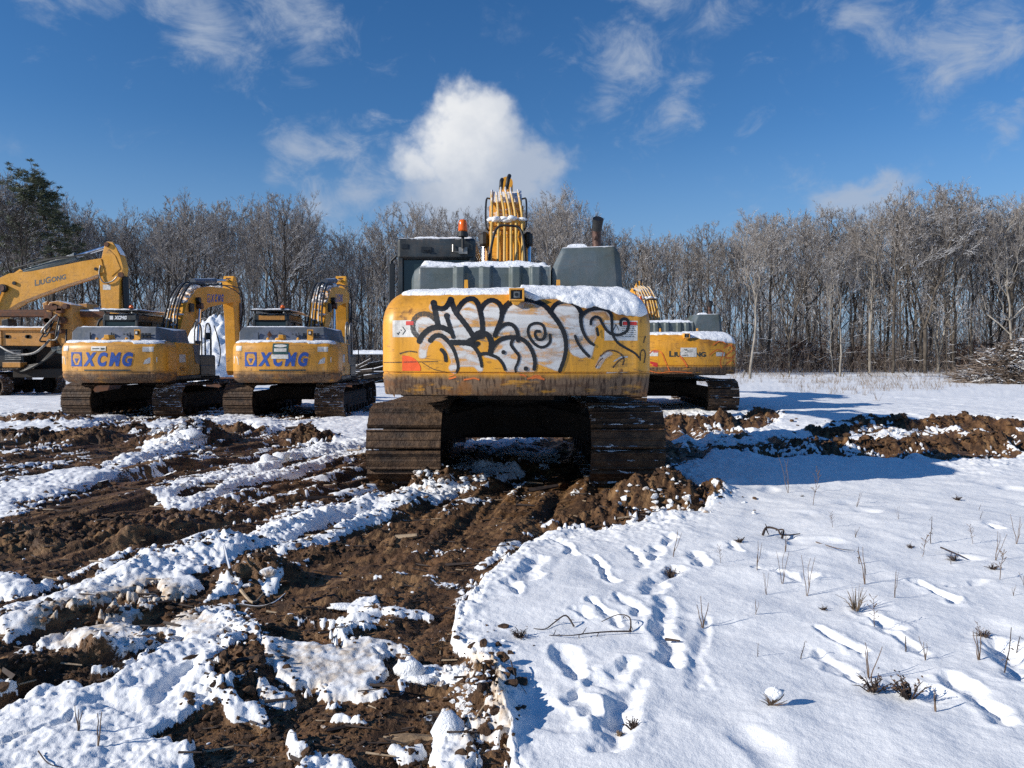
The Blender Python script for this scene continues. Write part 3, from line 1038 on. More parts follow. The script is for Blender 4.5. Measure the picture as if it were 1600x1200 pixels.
def lumps(name, xs, ys, sizes, mat, label, seed=0, sink=0.25, smooth=False, flat=1.0):
    rs = np.random.RandomState(seed)
    z = gz_many(xs, ys)[0]
    V, F, o = [], [], 0
    for x, y, zz, s in zip(xs, ys, z, sizes):
        p = crumb_protos[rs.randint(len(crumb_protos))]
        a = rs.uniform(0, 6.28)
        ca, sa = math.cos(a), math.sin(a)
        q = np.stack([p[:, 0] * ca - p[:, 1] * sa, p[:, 0] * sa + p[:, 1] * ca, p[:, 2] * flat], 1) * s
        q += (x, y, zz + s * (0.35 - sink))
        V.append(q)
        F.append(ICO_F + o)
        o += len(q)
    me = mesh_np(name, np.concatenate(V), np.concatenate(F), smooth)
    ob = link(name, me, MATS[mat])
    tag(ob, label, kind='stuff')
    return ob


def soil_mat():
    m, t, b = new_mat('soil')
    oc = t.node('ShaderNodeTexCoord').outputs['Object']
    n = t.noise(oc, 6, 6, 0.65)
    t.put(b.inputs['Base Color'], t.mix(t.ramp(n, .35, .7), (0.032, 0.017, 0.009), (0.145, 0.073, 0.031)))
    b.inputs['Roughness'].default_value = 0.9
    t.put(b.inputs['Normal'], t.bump(t.noise(oc, 60, 4, .7), 0.7, 0.02))


soil_mat()
rs = np.random.RandomState(3)
# soil clods: everywhere the mud is, and thick on the berms
U = rs.uniform(-60, 1640, 42000)
Vv = 640 + (1230 - 640) * rs.uniform(0, 1, 42000) ** 1.4
gx, gy = zip(*[px_ground(a, b) for a, b in zip(U, Vv)])
gx, gy = np.array(gx), np.array(gy)
wide = samp(SN_SOFT, *to_px(gx, gy))
cl = fbm(gx * 1.4, gy * 1.4, 3, 103)
keep = (wide < 0.45 + .25 * rs.uniform(size=len(gx))) & (rs.uniform(size=len(gx)) < sstep(cl, .42, .64) * 0.55 + .06)
gx, gy = gx[keep], gy[keep]
sz = (0.005 + 0.020 * rs.uniform(size=len(gx)) ** 6 + 0.009 * rs.uniform(size=len(gx))) * np.clip(gy / 6, .8, 1.5)
bx, by, bs = [], [], []
for (cx, cy), a_, b_, dr, hh in _berm:
    nb = int(480 * a_ * b_ * 1.6 / (1 + .02 * cy ** 2)) + 60
    p, q = rs.normal(0, .55, nb) * a_, rs.normal(0, .6, nb) * b_
    bx += list(cx + p * math.cos(dr) - q * math.sin(dr))
    by += list(cy + p * math.sin(dr) + q * math.cos(dr))
    bs += list((0.010 + 0.040 * rs.uniform(size=nb) ** 3) * min(1.4, max(.7, cy / 9)))
lumps('soil_clods', np.concatenate([gx, bx]), np.concatenate([gy, by]), np.concatenate([sz, bs]), 'soil', 'loose brown clods of soil strewn over the churned mud', 5)
# snow lumps: along windrows, along the torn edge of the snow
lx, ly, ls = [], [], []
for pts, w, h in SNOW_STROKES:
    if h <= 0:
        continue
    for (x0, y0), (x1, y1) in zip(pts[:-1], pts[1:]):
        n = int(math.hypot(x1 - x0, y1 - y0) * .4)
        for _ in range(n):
            t_ = rs.uniform()
            u, v = x0 + (x1 - x0) * t_ + rs.normal(0, w * .30), y0 + (y1 - y0) * t_ + rs.normal(0, w * .34)
            gx_, gy_ = px_ground(u, v)
            lx.append(gx_)
            ly.append(gy_)
            ls.append((0.008 + 0.034 * rs.uniform() ** 4) * min(1.4, max(.45, gy_ / 9)))
for _ in range(12000):
    u, v = rs.uniform(-60, 1640), 640 + 590 * rs.uniform() ** 1.3
    gx_, gy_ = px_ground(u, v)
    w_ = samp(SN_SOFT, np.array([u]), np.array([v]))[0]
    k = 1 - abs(w_ - 0.5) / 0.5
    if rs.uniform() < k * 0.42 + (0.11 if w_ < .2 else 0):
        lx.append(gx_)
        ly.append(gy_)
        ls.append((0.004 + 0.026 * rs.uniform() ** 6) * min(1.3, max(.5, gy_ / 8)))
for (u, v, ru, rv, n, s) in ((680, 765, 40, 18, 150, .045), (290, 697, 55, 14, 200, .065), (735, 1100, 30, 60, 170, .018), (1040, 800, 60, 20, 90, .04), (375, 990, 40, 30, 90, .018), (1390, 688, 60, 8, 70, .06), (700, 1065, 40, 12, 60, .018), (1110, 660, 60, 5, 50, .07), (320, 770, 60, 10, 50, .03)):
    for _ in range(n):
        gx_, gy_ = px_ground(u + rs.normal(0, ru * .55), v + rs.normal(0, rv * .55))
        lx.append(gx_)
        ly.append(gy_)
        ls.append(s * rs.uniform(.3, 1.1))
lumps('snow_chunks', np.array(lx), np.array(ly), np.array(ls), 'dirty_snow', 'broken lumps of dirty snow along the churned edges', 9, 0.2, False)

# ------------------------------------------------------------------ lettering helpers
def text_flat(body, size=1.0, shear=0.0, fat=0.0, sx=1.0):
    """2-D letter mesh: list of points, list of faces (left aligned at 0)"""
    cu = bpy.data.curves.new('letters', 'FONT')
    cu.body = body
    cu.size = size
    cu.shear = shear
    cu.offset = fat
    cu.resolution_u = 4
    o = bpy.data.objects.new('letters', cu)
    me = bpy.data.meshes.new_from_object(o)
    v = [(q.co.x * sx, q.co.y) for q in me.vertices]
    f = [list(p.vertices) for p in me.polygons]
    bpy.data.objects.remove(o)
    bpy.data.curves.remove(cu)
    bpy.data.meshes.remove(me)
    return v, f


def word(parts, gap=0.03, shear=0.0, fat=0.0):
    """parts: (text, size); joined left to right on one baseline, normalised to height 1 and its own width"""
    V, F, x = [], [], 0.0
    for s, size in parts:
        v, f = text_flat(s, size, shear, fat)
        if not v:
            continue
        mn = min(p[0] for p in v)
        o = len(V)
        V += [(p[0] - mn + x, p[1]) for p in v]
        F += [[i + o for i in q] for q in f]
        x = max(p[0] for p in V) + gap
    return V, F, x - gap


def fit(word_, x0, x1, z0, z1):
    V, F, w = word_
    h0, h1 = min(p[1] for p in V), max(p[1] for p in V)
    return [(x0 + (x1 - x0) * p[0] / w, z0 + (z1 - z0) * (p[1] - h0) / (h1 - h0)) for p in V], F


def flat_on(name, pts, faces, fn, mat, parent, flip=False, depth=0.0):
    """flat shape (2-D pts) laid on a surface through fn(a, b)"""
    v = [tuple(fn(a, b)) for a, b in pts]
    me = bpy.data.meshes.new(name)
    me.from_pydata(v, [], [list(reversed(f)) if flip else f for f in faces])
    me.update()
    return link(name, me, MATS[mat], parent)


def grid_rect(a0, a1, b0, b1, na=8, nb=4):
    P = [(a0 + (a1 - a0) * i / na, b0 + (b1 - b0) * j / nb) for j in range(nb + 1) for i in range(na + 1)]
    F = [(j * (na + 1) + i, j * (na + 1) + i + 1, (j + 1) * (na + 1) + i + 1, (j + 1) * (na + 1) + i) for j in range(nb) for i in range(na)]
    return P, F


# ------------------------------------------------------------------ counterweight surface
class CW:
    def __init__(s, hw, tail, front, rc, z0, z1, prof, side_in, rear_in, chamf=0.0):
        s.hw, s.z0, s.z1, s.side_in, s.rear_in = hw, z0, z1, side_in, rear_in
        # plan curve, left front -> rear -> right front
        R_ = tail * 1.15
        pts = []
        xc = hw - rc
        yc = -math.sqrt(R_ * R_ - xc * xc) + (R_ - tail)
        n = 14
        for i in range(n + 1):
            t = i / n * math.pi / 2
            pts.append((hw - rc + rc * math.sin(math.pi / 2 - t) if False else xc + rc * math.cos(t), yc + rc * 1.1 - rc * 1.1 * math.sin(t)))
        for i in range(1, 17):
            x = xc - 2 * xc * i / 16
            pts.append((x, -math.sqrt(R_ * R_ - x * x) + (R_ - tail)))
        for i in range(1, n + 1):
            t = math.pi / 2 + i / n * math.pi / 2
            pts.append((-xc + rc * math.cos(t), yc + rc * 1.1 - rc * 1.1 * math.sin(t)))
        pts = [(hw, front)] + [(hw, front + (yc + rc * 1.1 - front) * k / 3) for k in (1, 2)] + pts + [(-hw, front + (yc + rc * 1.1 - front) * k / 3) for k in (2, 1)] + [(-hw, front)]
        s.plan = pts[::-1]          # left to right
        s.prof = prof               # list of (z, a) a = inset fraction 0..1
        rear = [p for p in s.plan if p[1] < yc + rc * 1.1 - 1e-4]
        s.rx = np.array([p[0] for p in rear])
        s.ry = np.array([p[1] for p in rear])
        s.pz = np.array([p[0] for p in prof])
        s.pa = np.array([p[1] for p in prof])

    def inset(s, z):
        return float(np.interp(z, s.pz, s.pa))

    def y(s, x, z):
        a = s.inset(z)
        x0 = x / (1 - a * s.side_in / s.hw)
        return float(np.interp(x0, s.rx, s.ry)) + a * s.rear_in

    def build(s, name, mat, parent):
        V, F = [], []
        n = len(s.plan)
        for z, a in s.prof:
            for x, y in s.plan:
                V.append((x * (1 - a * s.side_in / s.hw), y + a * s.rear_in * (1 if y < -1.5 else 1) * min(1, max(0, (s.plan[0][1] - y) / 0.6)), z))
        for j in range(len(s.prof) - 1):
            for i in range(n - 1):
                F.append((j * n + i, j * n + i + 1, (j + 1) * n + i + 1, (j + 1) * n + i))
            F.append((j * n + n - 1, j * n, (j + 1) * n, (j + 1) * n + n - 1))
        F.append(tuple(reversed(range(n))))
        F.append(tuple((len(s.prof) - 1) * n + i for i in range(n)))
        me = bpy.data.meshes.new(name)
        me.from_pydata(V, [], F)
        me.polygons.foreach_set('use_smooth', [len(p.vertices) == 4 for p in me.polygons])
        me.update()
        o = link(name, me, MATS[mat], parent)
        m = o.modifiers.new('edges', 'EDGE_SPLIT')
        m.split_angle = R(38)
        return o


def cw_profile(z0, zlip, z1, top_r, taper):
    P = [(z0, taper), (z0 + 0.015, taper * .7), (z0 + (zlip - z0) * .55, taper * .25), (zlip - 0.012, 0.0), (zlip - 0.006, 0.03), (zlip + 0.006, 0.03), (zlip + 0.012, 0.0), (z1 - top_r, 0.0)]
    for i in range(1, 9):
        t = i / 8 * math.pi / 2
        P.append((z1 - top_r + top_r * math.sin(t), 1 - math.cos(t)))
    return P


# ------------------------------------------------------------------ excavator
def track_shoes(L, r, w, pitch):
    """closed belt of shoes with three grousers each; local x centred"""
    path = []
    n_st = int(round(2 * L / pitch))
    n_ar = int(round(math.pi * r / pitch))
    for i in range(n_st):
        path.append((-L + (i + .5) * 2 * L / n_st, 0.0, 1, 0))
    for i in range(n_ar):
        t = -math.pi / 2 + (i + .5) * math.pi / n_ar
        path.append((L + r * math.cos(t), r + r * math.sin(t), -math.sin(t), math.cos(t)))
    for i in range(n_st):
        y = L - (i + .5) * 2 * L / n_st
        path.append((y, 2 * r - 0.035 * math.cos(y / L * 1.5), -1, 0))
    for i in range(n_ar):
        t = math.pi / 2 + (i + .5) * math.pi / n_ar
        path.append((-L + r * math.cos(t), r + r * math.sin(t), -math.sin(t), math.cos(t)))
    mb = MB()
    rr_ = random.Random(int(L * 100))
    for y, z, ty, tz in path:
        ny, nz = tz, -ty     # outward
        jit = rr_.uniform(-.006, .006)
        h = pitch * 0.485
        m1, m2 = rr_.uniform(.004, .022), rr_.uniform(.004, .026)
        prof = [(-h, -0.025), (h, -0.025), (h, 0.0), (h * .90, 0.034), (h * .80, 0.036), (h * .70, m1), (h * .20, m1 + .004), (h * .10, 0.026), (-h * .02, 0.026), (-h * .12, m2), (-h * .72, m2 + .003), (-h * .80, 0.037), (-h * .92, 0.035), (-h, 0.0)]
        poly = [(y + a * ty + (b + jit) * ny, z + a * tz + (b + jit) * nz) for a, b in prof]
        mb.prism(poly[::-1], -w / 2 + jit, w / 2 + jit)
    return mb


def build_track(root, x, L, r, w, pitch, side, mat='track_steel'):
    t = track_shoes(L, r, w, pitch).build('track', MATS[mat], root)
    t.location = (x, 0, 0.03)
    fr = MB()
    fr.box(-w * .30, w * .30, -L * .82, L * .82, r * .55, r * 1.45, c=0.05)
    fr.box(-w * .36, w * .36, -L * .7, L * .7, r * .5, r * .75, c=0.02)
    fr.build('track_frame', MATS['under_dark'], t)
    for k in range(8):
        y = -L * .8 + k * 1.6 * L / 7
        MB().cyl((-w * .33, y, .17), (w * .33, y, .17), .105, 14).build('roller', MATS['under_dark'], t)
    for y, nm in ((-L, 'sprocket'), (L, 'idler')):
        m = MB()
        m.cyl((-w * .12, y, r), (w * .12, y, r), r * .84, 28)
        m.cyl((-w * .34, y, r), (w * .34, y, r), r * .52, 24)
        m.cyl((-w * .40, y, r), (w * .40, y, r), r * .30, 18)
        m.build(nm, MATS['under_dark'], t)
    return t


def ribbon(pts, w, fn, off, step=3.0):
    """pts in photo pixels -> strip of quads laid on the surface by fn(u, v, off)"""
    P = catmull([(p[0], p[1], 0) for p in pts], 7)
    V, F = [], []
    n = len(P)
    for i, p in enumerate(P):
        d = P[min(i + 1, n - 1)] - P[max(i - 1, 0)]
        if d.length < 1e-6:
            d = Vector((1, 0, 0))
        d.normalize()
        nn = Vector((-d.y, d.x, 0))
        t = i / (n - 1)
        ww = (w[0] + (w[1] - w[0]) * t if isinstance(w, tuple) else w) * .5 * (1 + .07 * math.sin(i * 1.9))
        for k in (-1, -.4, .4, 1):
            V.append(fn(p.x + nn.x * ww * k, p.y + nn.y * ww * k, off))
    for i in range(n - 1):
        for k in range(3):
            F.append((i * 4 + k, i * 4 + k + 1, i * 4 + 5 + k, i * 4 + 4 + k))
    # round ends
    for end, q in ((0, P[0]), (n - 1, P[-1])):
        ww = (w[0] if end == 0 else w[1]) if isinstance(w, tuple) else w
        o = len(V)
        V.append(fn(q.x, q.y, off + .0006))
        for k in range(12):
            a = k * math.pi / 6
            V.append(fn(q.x + math.cos(a) * ww * .5, q.y + math.sin(a) * ww * .5, off + .0006))
        F += [(o, o + 1 + k, o + 1 + (k + 1) % 12) for k in range(12)]
    return V, F


def graffiti(cwo, S, loc):
    """spray-painted throw-up on the rear face of the near counterweight"""
    Z2 = lambda q: [(590 + a / 6, 430 + b / 6) for a, b in q]
    Z3 = lambda q: [(800 + a / 6, 430 + b / 6) for a, b in q]

    def onto(u, v, off=0.0):
        d = px_dir(u, v)
        Y = 7.6
        for _ in range(9):
            x, y, z = px_at(u, v, Y)
            Y = loc[1] + S.y(x - loc[0], z)
        return (x - loc[0], Y - loc[1] - off, z)

    blk = [
        (Z2([(520, 240), (545, 280), (600, 295), (640, 280), (670, 235), (685, 205), (700, 250), (730, 325), (790, 400), (850, 480), (905, 565)]), 7.2),
        (Z2([(522, 238), (542, 330), (560, 420), (572, 470)]), 7.5),
        (Z2([(740, 320), (785, 250), (840, 208), (900, 205), (940, 250), (962, 320), (978, 400), (985, 505)]), 7.0),
        (Z2([(962, 320), (990, 262), (1040, 222), (1090, 218), (1140, 250), (1165, 310), (1162, 380), (1140, 440), (1112, 510), (1100, 545)]), 6.6),
        (Z2([(1168, 335), (1205, 270), (1265, 224), (1340, 205), (1410, 208), (1490, 228), (1570, 270), (1635, 345), (1695, 425), (1740, 505), (1763, 590), (1765, 680), (1748, 770), (1708, 880)]), (8.2, 5.2)),
        (Z2([(390, 600), (420, 545), (480, 490), (550, 468), (620, 476), (690, 512)]), 7.4),
        (Z2([(645, 370), (670, 440), (690, 505), (708, 560)]), 5.6),
        (Z2([(495, 592), (540, 550), (600, 550), (650, 590), (690, 640), (722, 700), (745, 780), (755, 840), (742, 890)]), (7.2, 3.5)),
        (Z2([(690, 612), (760, 612), (840, 612), (895, 590), (920, 540), (970, 520), (1030, 540), (1060, 590), (1066, 640), (1057, 712)]), 7.6),
        (Z2([(835, 622), (890, 640), (940, 705), (965, 775), (975, 835)]), (6.0, 3.8)),
        (Z2([(965, 722), (1020, 715), (1080, 735), (1130, 760), (1172, 810), (1196, 866)]), (4.8, 4.0)),
        (Z2([(1055, 705), (1090, 640), (1140, 592), (1210, 566), (1290, 564), (1345, 578), (1395, 612), (1435, 665), (1462, 730), (1475, 800), (1468, 860)]), (6.4, 5.2)),
        (Z2([(1100, 540), (1140, 482), (1200, 440), (1258, 445), (1300, 490), (1315, 550), (1316, 595)]), 5.4),
        (Z2([(1272, 575), (1252, 630), (1290, 690), (1325, 740), (1315, 800), (1292, 850), (1295, 885)]), (4.6, 3.2)),
        (Z3([(355, 540), (358, 598), (325, 642), (270, 656), (212, 625), (165, 562), (150, 500), (172, 450), (230, 430), (288, 450), (310, 520), (292, 578), (242, 582), (218, 545), (225, 508), (258, 508)]), 3.9),
        (Z3([(368, 312), (400, 262), (460, 230), (530, 228), (590, 255), (630, 300), (652, 352)]), 5.8),
        (Z3([(645, 375), (668, 345), (720, 308), (800, 294), (878, 304), (925, 345), (937, 420), (940, 515), (965, 580), (1010, 630), (1080, 672), (1150, 712), (1190, 755)]), (5.6, 2.6)),
        (Z3([(646, 345), (645, 410), (660, 490), (692, 560), (730, 610), (768, 635)]), (5.5, 3.6)),
        (Z3([(740, 440), (745, 400), (780, 372), (820, 385), (850, 440), (890, 500), (940, 535), (1010, 540), (1070, 510), (1093, 460), (1085, 405), (1050, 390), (1020, 410), (1020, 450)]), 3.9),
        (Z3([(592, 552), (620, 620), (670, 690), (722, 742)]), 4.0),
        (Z3([(797, 482), (808, 543)]), 3.6),
        (Z2([(860, 600), (930, 560), (980, 548)]), 8.0), (Z2([(885, 600), (905, 640), (940, 620)]), 6.0),
        (Z2([(598, 680), (630, 720), (640, 780)]), 5.0),
    ]
    dots = [(Z2([(1180, 703)])[0], 3.4), (Z3([(130, 857)])[0], 3.6), (Z2([(648, 362)])[0], 4.6), (Z2([(685, 212)])[0], 5.0), (Z2([(525, 242)])[0], 5.0)]
    V, F = [], []
    for i, (p, w) in enumerate(blk):
        w = tuple(q_ * 1.14 for q_ in w) if isinstance(w, tuple) else w * 1.14
        v, f = ribbon(p, w, onto, .0035 + .0004 * (i % 7))
        o = len(V)
        V += v
        F += [tuple(k + o for k in q) for q in f]
    for (u, v), r in dots:
        o = len(V)
        V.append(onto(u, v, .007))
        V += [onto(u + r * math.cos(k * math.pi / 8), v + r * math.sin(k * math.pi / 8), .007) for k in range(16)]
        F += [(o, o + 1 + k, o + 1 + (k + 1) % 16) for k in range(16)]
    me = bpy.data.meshes.new('graffiti_outline')
    me.from_pydata(V, [], F)
    link('graffiti_outline', me, MATS['spray_black'], cwo)
    gry = [(Z2([(540, 395), (480, 350), (400, 348), (345, 392), (330, 460), (345, 520), (400, 575)]), 8.0), (Z3([(830, 740), (890, 692), (960, 690), (1020, 720), (1050, 770), (1040, 820)]), 2.6),
           (Z3([(950, 845), (1000, 785), (1050, 755)]), 2.6), (Z3([(1203, 780), (1205, 710), (1232, 680), (1250, 720), (1240, 800)]), 2.2), (Z3([(1235, 612), (1250, 555)]), 2.0),
           (Z2([(210, 715), (290, 695), (365, 702)]), 2.2), (Z2([(60, 800), (300, 795), (560, 790)]), 1.4), (Z2([(420, 800), (520, 860), (650, 890)]), 1.2), (Z3([(785, 845), (815, 790), (850, 760)]), 2.0)]
    for i, (p, w) in enumerate(gry):
        v, f = ribbon(p, w, onto, .0022 + .0003 * i)
        me = bpy.data.meshes.new('graffiti_faint_line')
        me.from_pydata(v, [], f)
        link('graffiti_faint_line', me, MATS['spray_grey'], cwo)
    fills = [Z2([(555, 280), (610, 300), (685, 270), (900, 570), (870, 600), (700, 600), (600, 470), (565, 400)]), Z2([(500, 240), (480, 290), (520, 330), (545, 300)]), Z2([(770, 320), (850, 235), (920, 270), (970, 480), (900, 540)]),
             Z2([(980, 320), (1060, 235), (1155, 300), (1110, 520), (1060, 580), (1000, 500)]), Z2([(345, 450), (400, 370), (480, 370), (560, 440), (430, 530), (380, 560)]),
             Z2([(390, 760), (395, 640), (440, 545), (560, 480), (700, 540), (900, 620), (965, 740), (985, 880), (955, 895), (900, 830), (760, 840), (735, 905), (690, 890), (665, 850), (700, 800), (660, 700), (600, 610), (530, 580), (470, 640), (450, 760)]),
             Z2([(970, 740), (1060, 720), (1110, 620), (1180, 575), (1380, 585), (1450, 680), (1475, 800), (1470, 880), (1200, 885), (1195, 820), (1130, 770)]),
             Z2([(1110, 540), (1170, 360), (1260, 245), (1400, 225), (1560, 290), (1700, 450), (1755, 640), (1740, 760), (1700, 885), (1560, 830), (1490, 800), (1470, 700), (1400, 590), (1310, 560)]),
             Z3([(385, 310), (460, 240), (560, 240), (640, 310), (645, 430), (700, 570), (770, 640), (740, 770), (700, 740), (650, 760), (560, 720), (520, 640), (500, 500)]),
             Z3([(660, 390), (720, 315), (880, 310), (935, 400), (960, 570), (830, 430), (770, 470), (790, 560), (750, 640), (680, 540)]),
             Z3([(780, 850), (830, 740), (900, 700), (960, 710), (870, 760), (820, 850)])]
    st = 1.6
    u = np.arange(590, 1015, st)
    v = np.arange(450, 600, st)
    uu, vv = np.meshgrid(u, v)
    m = np.zeros(uu.shape, bool)
    for p in fills:
        m |= inpoly(uu, vv, p)
    m = blur(m.astype(np.float32), 1, 2)
    idx = -np.ones(m.shape, int)
    V, C = [], []
    for j in range(m.shape[0]):
        for i in range(m.shape[1]):
            if m[max(0, j - 1):j + 2, max(0, i - 1):i + 2].max() > 0.05:
                idx[j, i] = len(V)
                V.append(onto(uu[j, i], vv[j, i], .0015))
                C.append(m[j, i])
    F = []
    for j in range(m.shape[0] - 1):
        for i in range(m.shape[1] - 1):
            q = (idx[j, i], idx[j + 1, i], idx[j + 1, i + 1], idx[j, i + 1])
            if min(q) >= 0:
                F.append(q)
    me = mesh_np('graffiti_fill', V, np.array(F))
    at = me.attributes.new('cover', 'FLOAT', 'POINT')
    at.data.foreach_set('value', np.array(C, np.float32))
    link('graffiti_fill', me, MATS['spray_white'], cwo)
    return onto


def snow_drape(S, parent, edge, back_y, thick, name='snow_cover', x0=None, x1=None, seed=1, nx=150, nt=46, mat='snow'):
    """snow lying over the top of a counterweight; edge(x) = lowest z it reaches on the rear slope"""
    x0 = -S.hw * .985 if x0 is None else x0
    x1 = S.hw * .985 if x1 is None else x1
    V = []
    zt = S.z1
    for j in range(nt + 1):
        t = j / nt
        for i in range(nx + 1):
            x = x0 + (x1 - x0) * i / nx
            ze = min(edge(x), zt - 0.004)
            if t < 0.6:
                q = t / 0.6
                a = 1 - (1 - q) ** 1.0
                z = ze + (zt - ze) * math.sin(a * math.pi / 2)
                xx = x * (1 - S.inset(z) * S.side_in / S.hw)
                y = S.y(xx, z)
            else:
                q = (t - 0.6) / 0.4
                z = zt
                xx = x * (1 - S.inset(zt) * S.side_in / S.hw)
                yt = S.y(xx, zt)
                y = yt + (max(back_y, yt + .02) - yt) * q
            th = thick(x)
            th *= min(1.0, (t / 0.12) ** 0.6) if t < .12 else 1.0
            th *= min(1.0, max(0.05, (min(x - x0, x1 - x) + 0.01) / 0.07)) ** .5
            nn = (fbm(np.array([xx * 9.0 + seed]), np.array([(y + z) * 11.0]), 4, seed)[0] - .5)
            th *= (1 + 1.1 * nn)
            slope = S.inset(z)
            V.append((xx, y - th * (1 - slope) * 1.1, z + th * (0.25 + .75 * slope)))
    F = [(j * (nx + 1) + i, j * (nx + 1) + i + 1, (j + 1) * (nx + 1) + i + 1, (j + 1) * (nx + 1) + i) for j in range(nt) for i in range(nx)]
    # under side
    n0 = len(V)
    rim = [i for i in range(nx + 1)] + [(j + 1) * (nx + 1) - 1 for j in range(1, nt + 1)] + [nt * (nx + 1) + i for i in range(nx - 1, -1, -1)] + [j * (nx + 1) for j in range(nt - 1, 0, -1)]
    for k in rim:
        x, y, z = V[k]
        V.append((x * .99, y + .04, z - 0.05))
    for a in range(len(rim)):
        b = (a + 1) % len(rim)
        F.append((rim[a], n0 + a, n0 + b, rim[b]))
    me = bpy.data.meshes.new(name)
    me.from_pydata(V, [], F)
    me.polygons.foreach_set('use_smooth', [True] * len(me.polygons))
    return link(name, me, MATS[mat], parent)


def snow_slab(name, parent, x0, x1, y0, y1, z, th=0.035, seed=0, n=40, tilt=0.0):
    """lumpy layer of snow on a flat roof or hood"""
    V, F = [], []
    m = max(6, int(n * abs(y1 - y0) / abs(x1 - x0)))
    xs = np.linspace(x0, x1, n + 1)
    ys = np.linspace(y0, y1, m + 1)
    X, Y = np.meshgrid(xs, ys)
    e = np.minimum(np.minimum(X - x0, x1 - X), np.minimum(Y - y0, y1 - Y))
    T = th * (0.35 + 1.3 * fbm(X * 6 + seed, Y * 6 + seed * 3, 4, seed)) * np.clip(e / 0.04, 0.02, 1) ** .5
    Z = z + T + tilt * (Y - y0)
    V = list(zip(X.ravel(), Y.ravel(), Z.ravel()))
    F = [(j * (n + 1) + i, j * (n + 1) + i + 1, (j + 1) * (n + 1) + i + 1, (j + 1) * (n + 1) + i) for j in range(m) for i in range(n)]
    o = len(V)
    V += [(x0, y0, z - .01), (x1, y0, z - .01), (x1, y1, z - .01 + tilt * (y1 - y0)), (x0, y1, z - .01 + tilt * (y1 - y0))]
    F += [tuple([o, o + 1] + [i for i in range(n, -1, -1)]), tuple([o + 2, o + 3] + [m * (n + 1) + i for i in range(n + 1)]),
          tuple([o + 1, o + 2] + [j * (n + 1) + n for j in range(m, -1, -1)]), tuple([o + 3, o] + [j * (n + 1) for j in range(m + 1)])]
    me = bpy.data.meshes.new(name)
    me.from_pydata(V, [], F)
    me.polygons.foreach_set('use_smooth', [len(p.vertices) == 4 and p.area < .05 for p in me.polygons])
    return link(name, me, MATS['snow'], parent)


def beacon(parent, x, y, z, s=1.0):
    b = MB().cyl((x, y, z - .16 * s), (x, y, z), .022 * s, 10).cyl((x, y, z), (x, y, z + .05 * s), .075 * s, 20).cyl((x, y, z + .05 * s), (x, y, z + .07 * s), .068 * s, 20).build('beacon_base', MATS['rubber'], parent)
    lens = [(0.062, .07), (.064, .10), (.060, .16), (.056, .20), (.048, .225), (.03, .238), (.004, .242)]
    m = MB()
    m.tube([(x, y, z + b_ * s) for a_, b_ in lens], [a_ * s for a_, b_ in lens], 24)
    m.build('beacon_lens', MATS['amber_lens'], parent, smooth=True)


def boom_box(mb, cl, w):
    """cl: list of (y, z, half thickness) centre line; welded box girder of width w (list or number)"""
    n = len(cl)
    top, bot = [], []
    for i, (y, z, h) in enumerate(cl):
        a = cl[max(i - 1, 0)]
        b = cl[min(i + 1, n - 1)]
        d = Vector((b[0] - a[0], b[1] - a[1])).normalized()
        nn = Vector((-d.y, d.x))
        top.append((y + nn.x * h, z + nn.y * h))
        bot.append((y - nn.x * h, z - nn.y * h))
    for sgn in (-1, 1):   # side plates slightly proud of top and bottom plates
        mb.prism(top + bot[::-1], sgn * w / 2 - .012, sgn * w / 2 + .012)
    ins = 0.018
    t2 = [(y, z - ins) for y, z in top]
    b2 = [(y, z + ins) for y, z in bot]
    mb.prism(t2 + b2[::-1], -w / 2 + .0125, w / 2 - .0125)
    return top, bot


def cylinder(parent, name, p0, p1, r, split=0.55, mat='grey_paint', rod=0.6):
    p0, p1 = Vector(p0), Vector(p1)
    q = p0.lerp(p1, split)
    o = MB().cyl(p0, q, r, 18).cyl(q - (p1 - p0).normalized() * .06, q + (p1 - p0).normalized() * .02, r * 1.18, 18).build(name, MATS[mat], parent, smooth=False)
    MB().cyl(q, p1, r * rod, 16).build('rod', MATS['chrome'], o)
    MB().cyl(p1 + Vector((-.08, 0, 0)), p1 + Vector((.08, 0, 0)), r * 1.3, 16).build('pin_eye', MATS['brown_pipe'], o)
    return o


def decal(name, parent, fn, a0, a1, b0, b1, mat='white_decal', n=(10, 4), skew=None):
    P, F = grid_rect(a0, a1, b0, b1, *n)
    if skew:
        P = [(a, b + skew * (a - a0)) for a, b in P]
    return flat_on(name, P, F, fn, mat, parent)


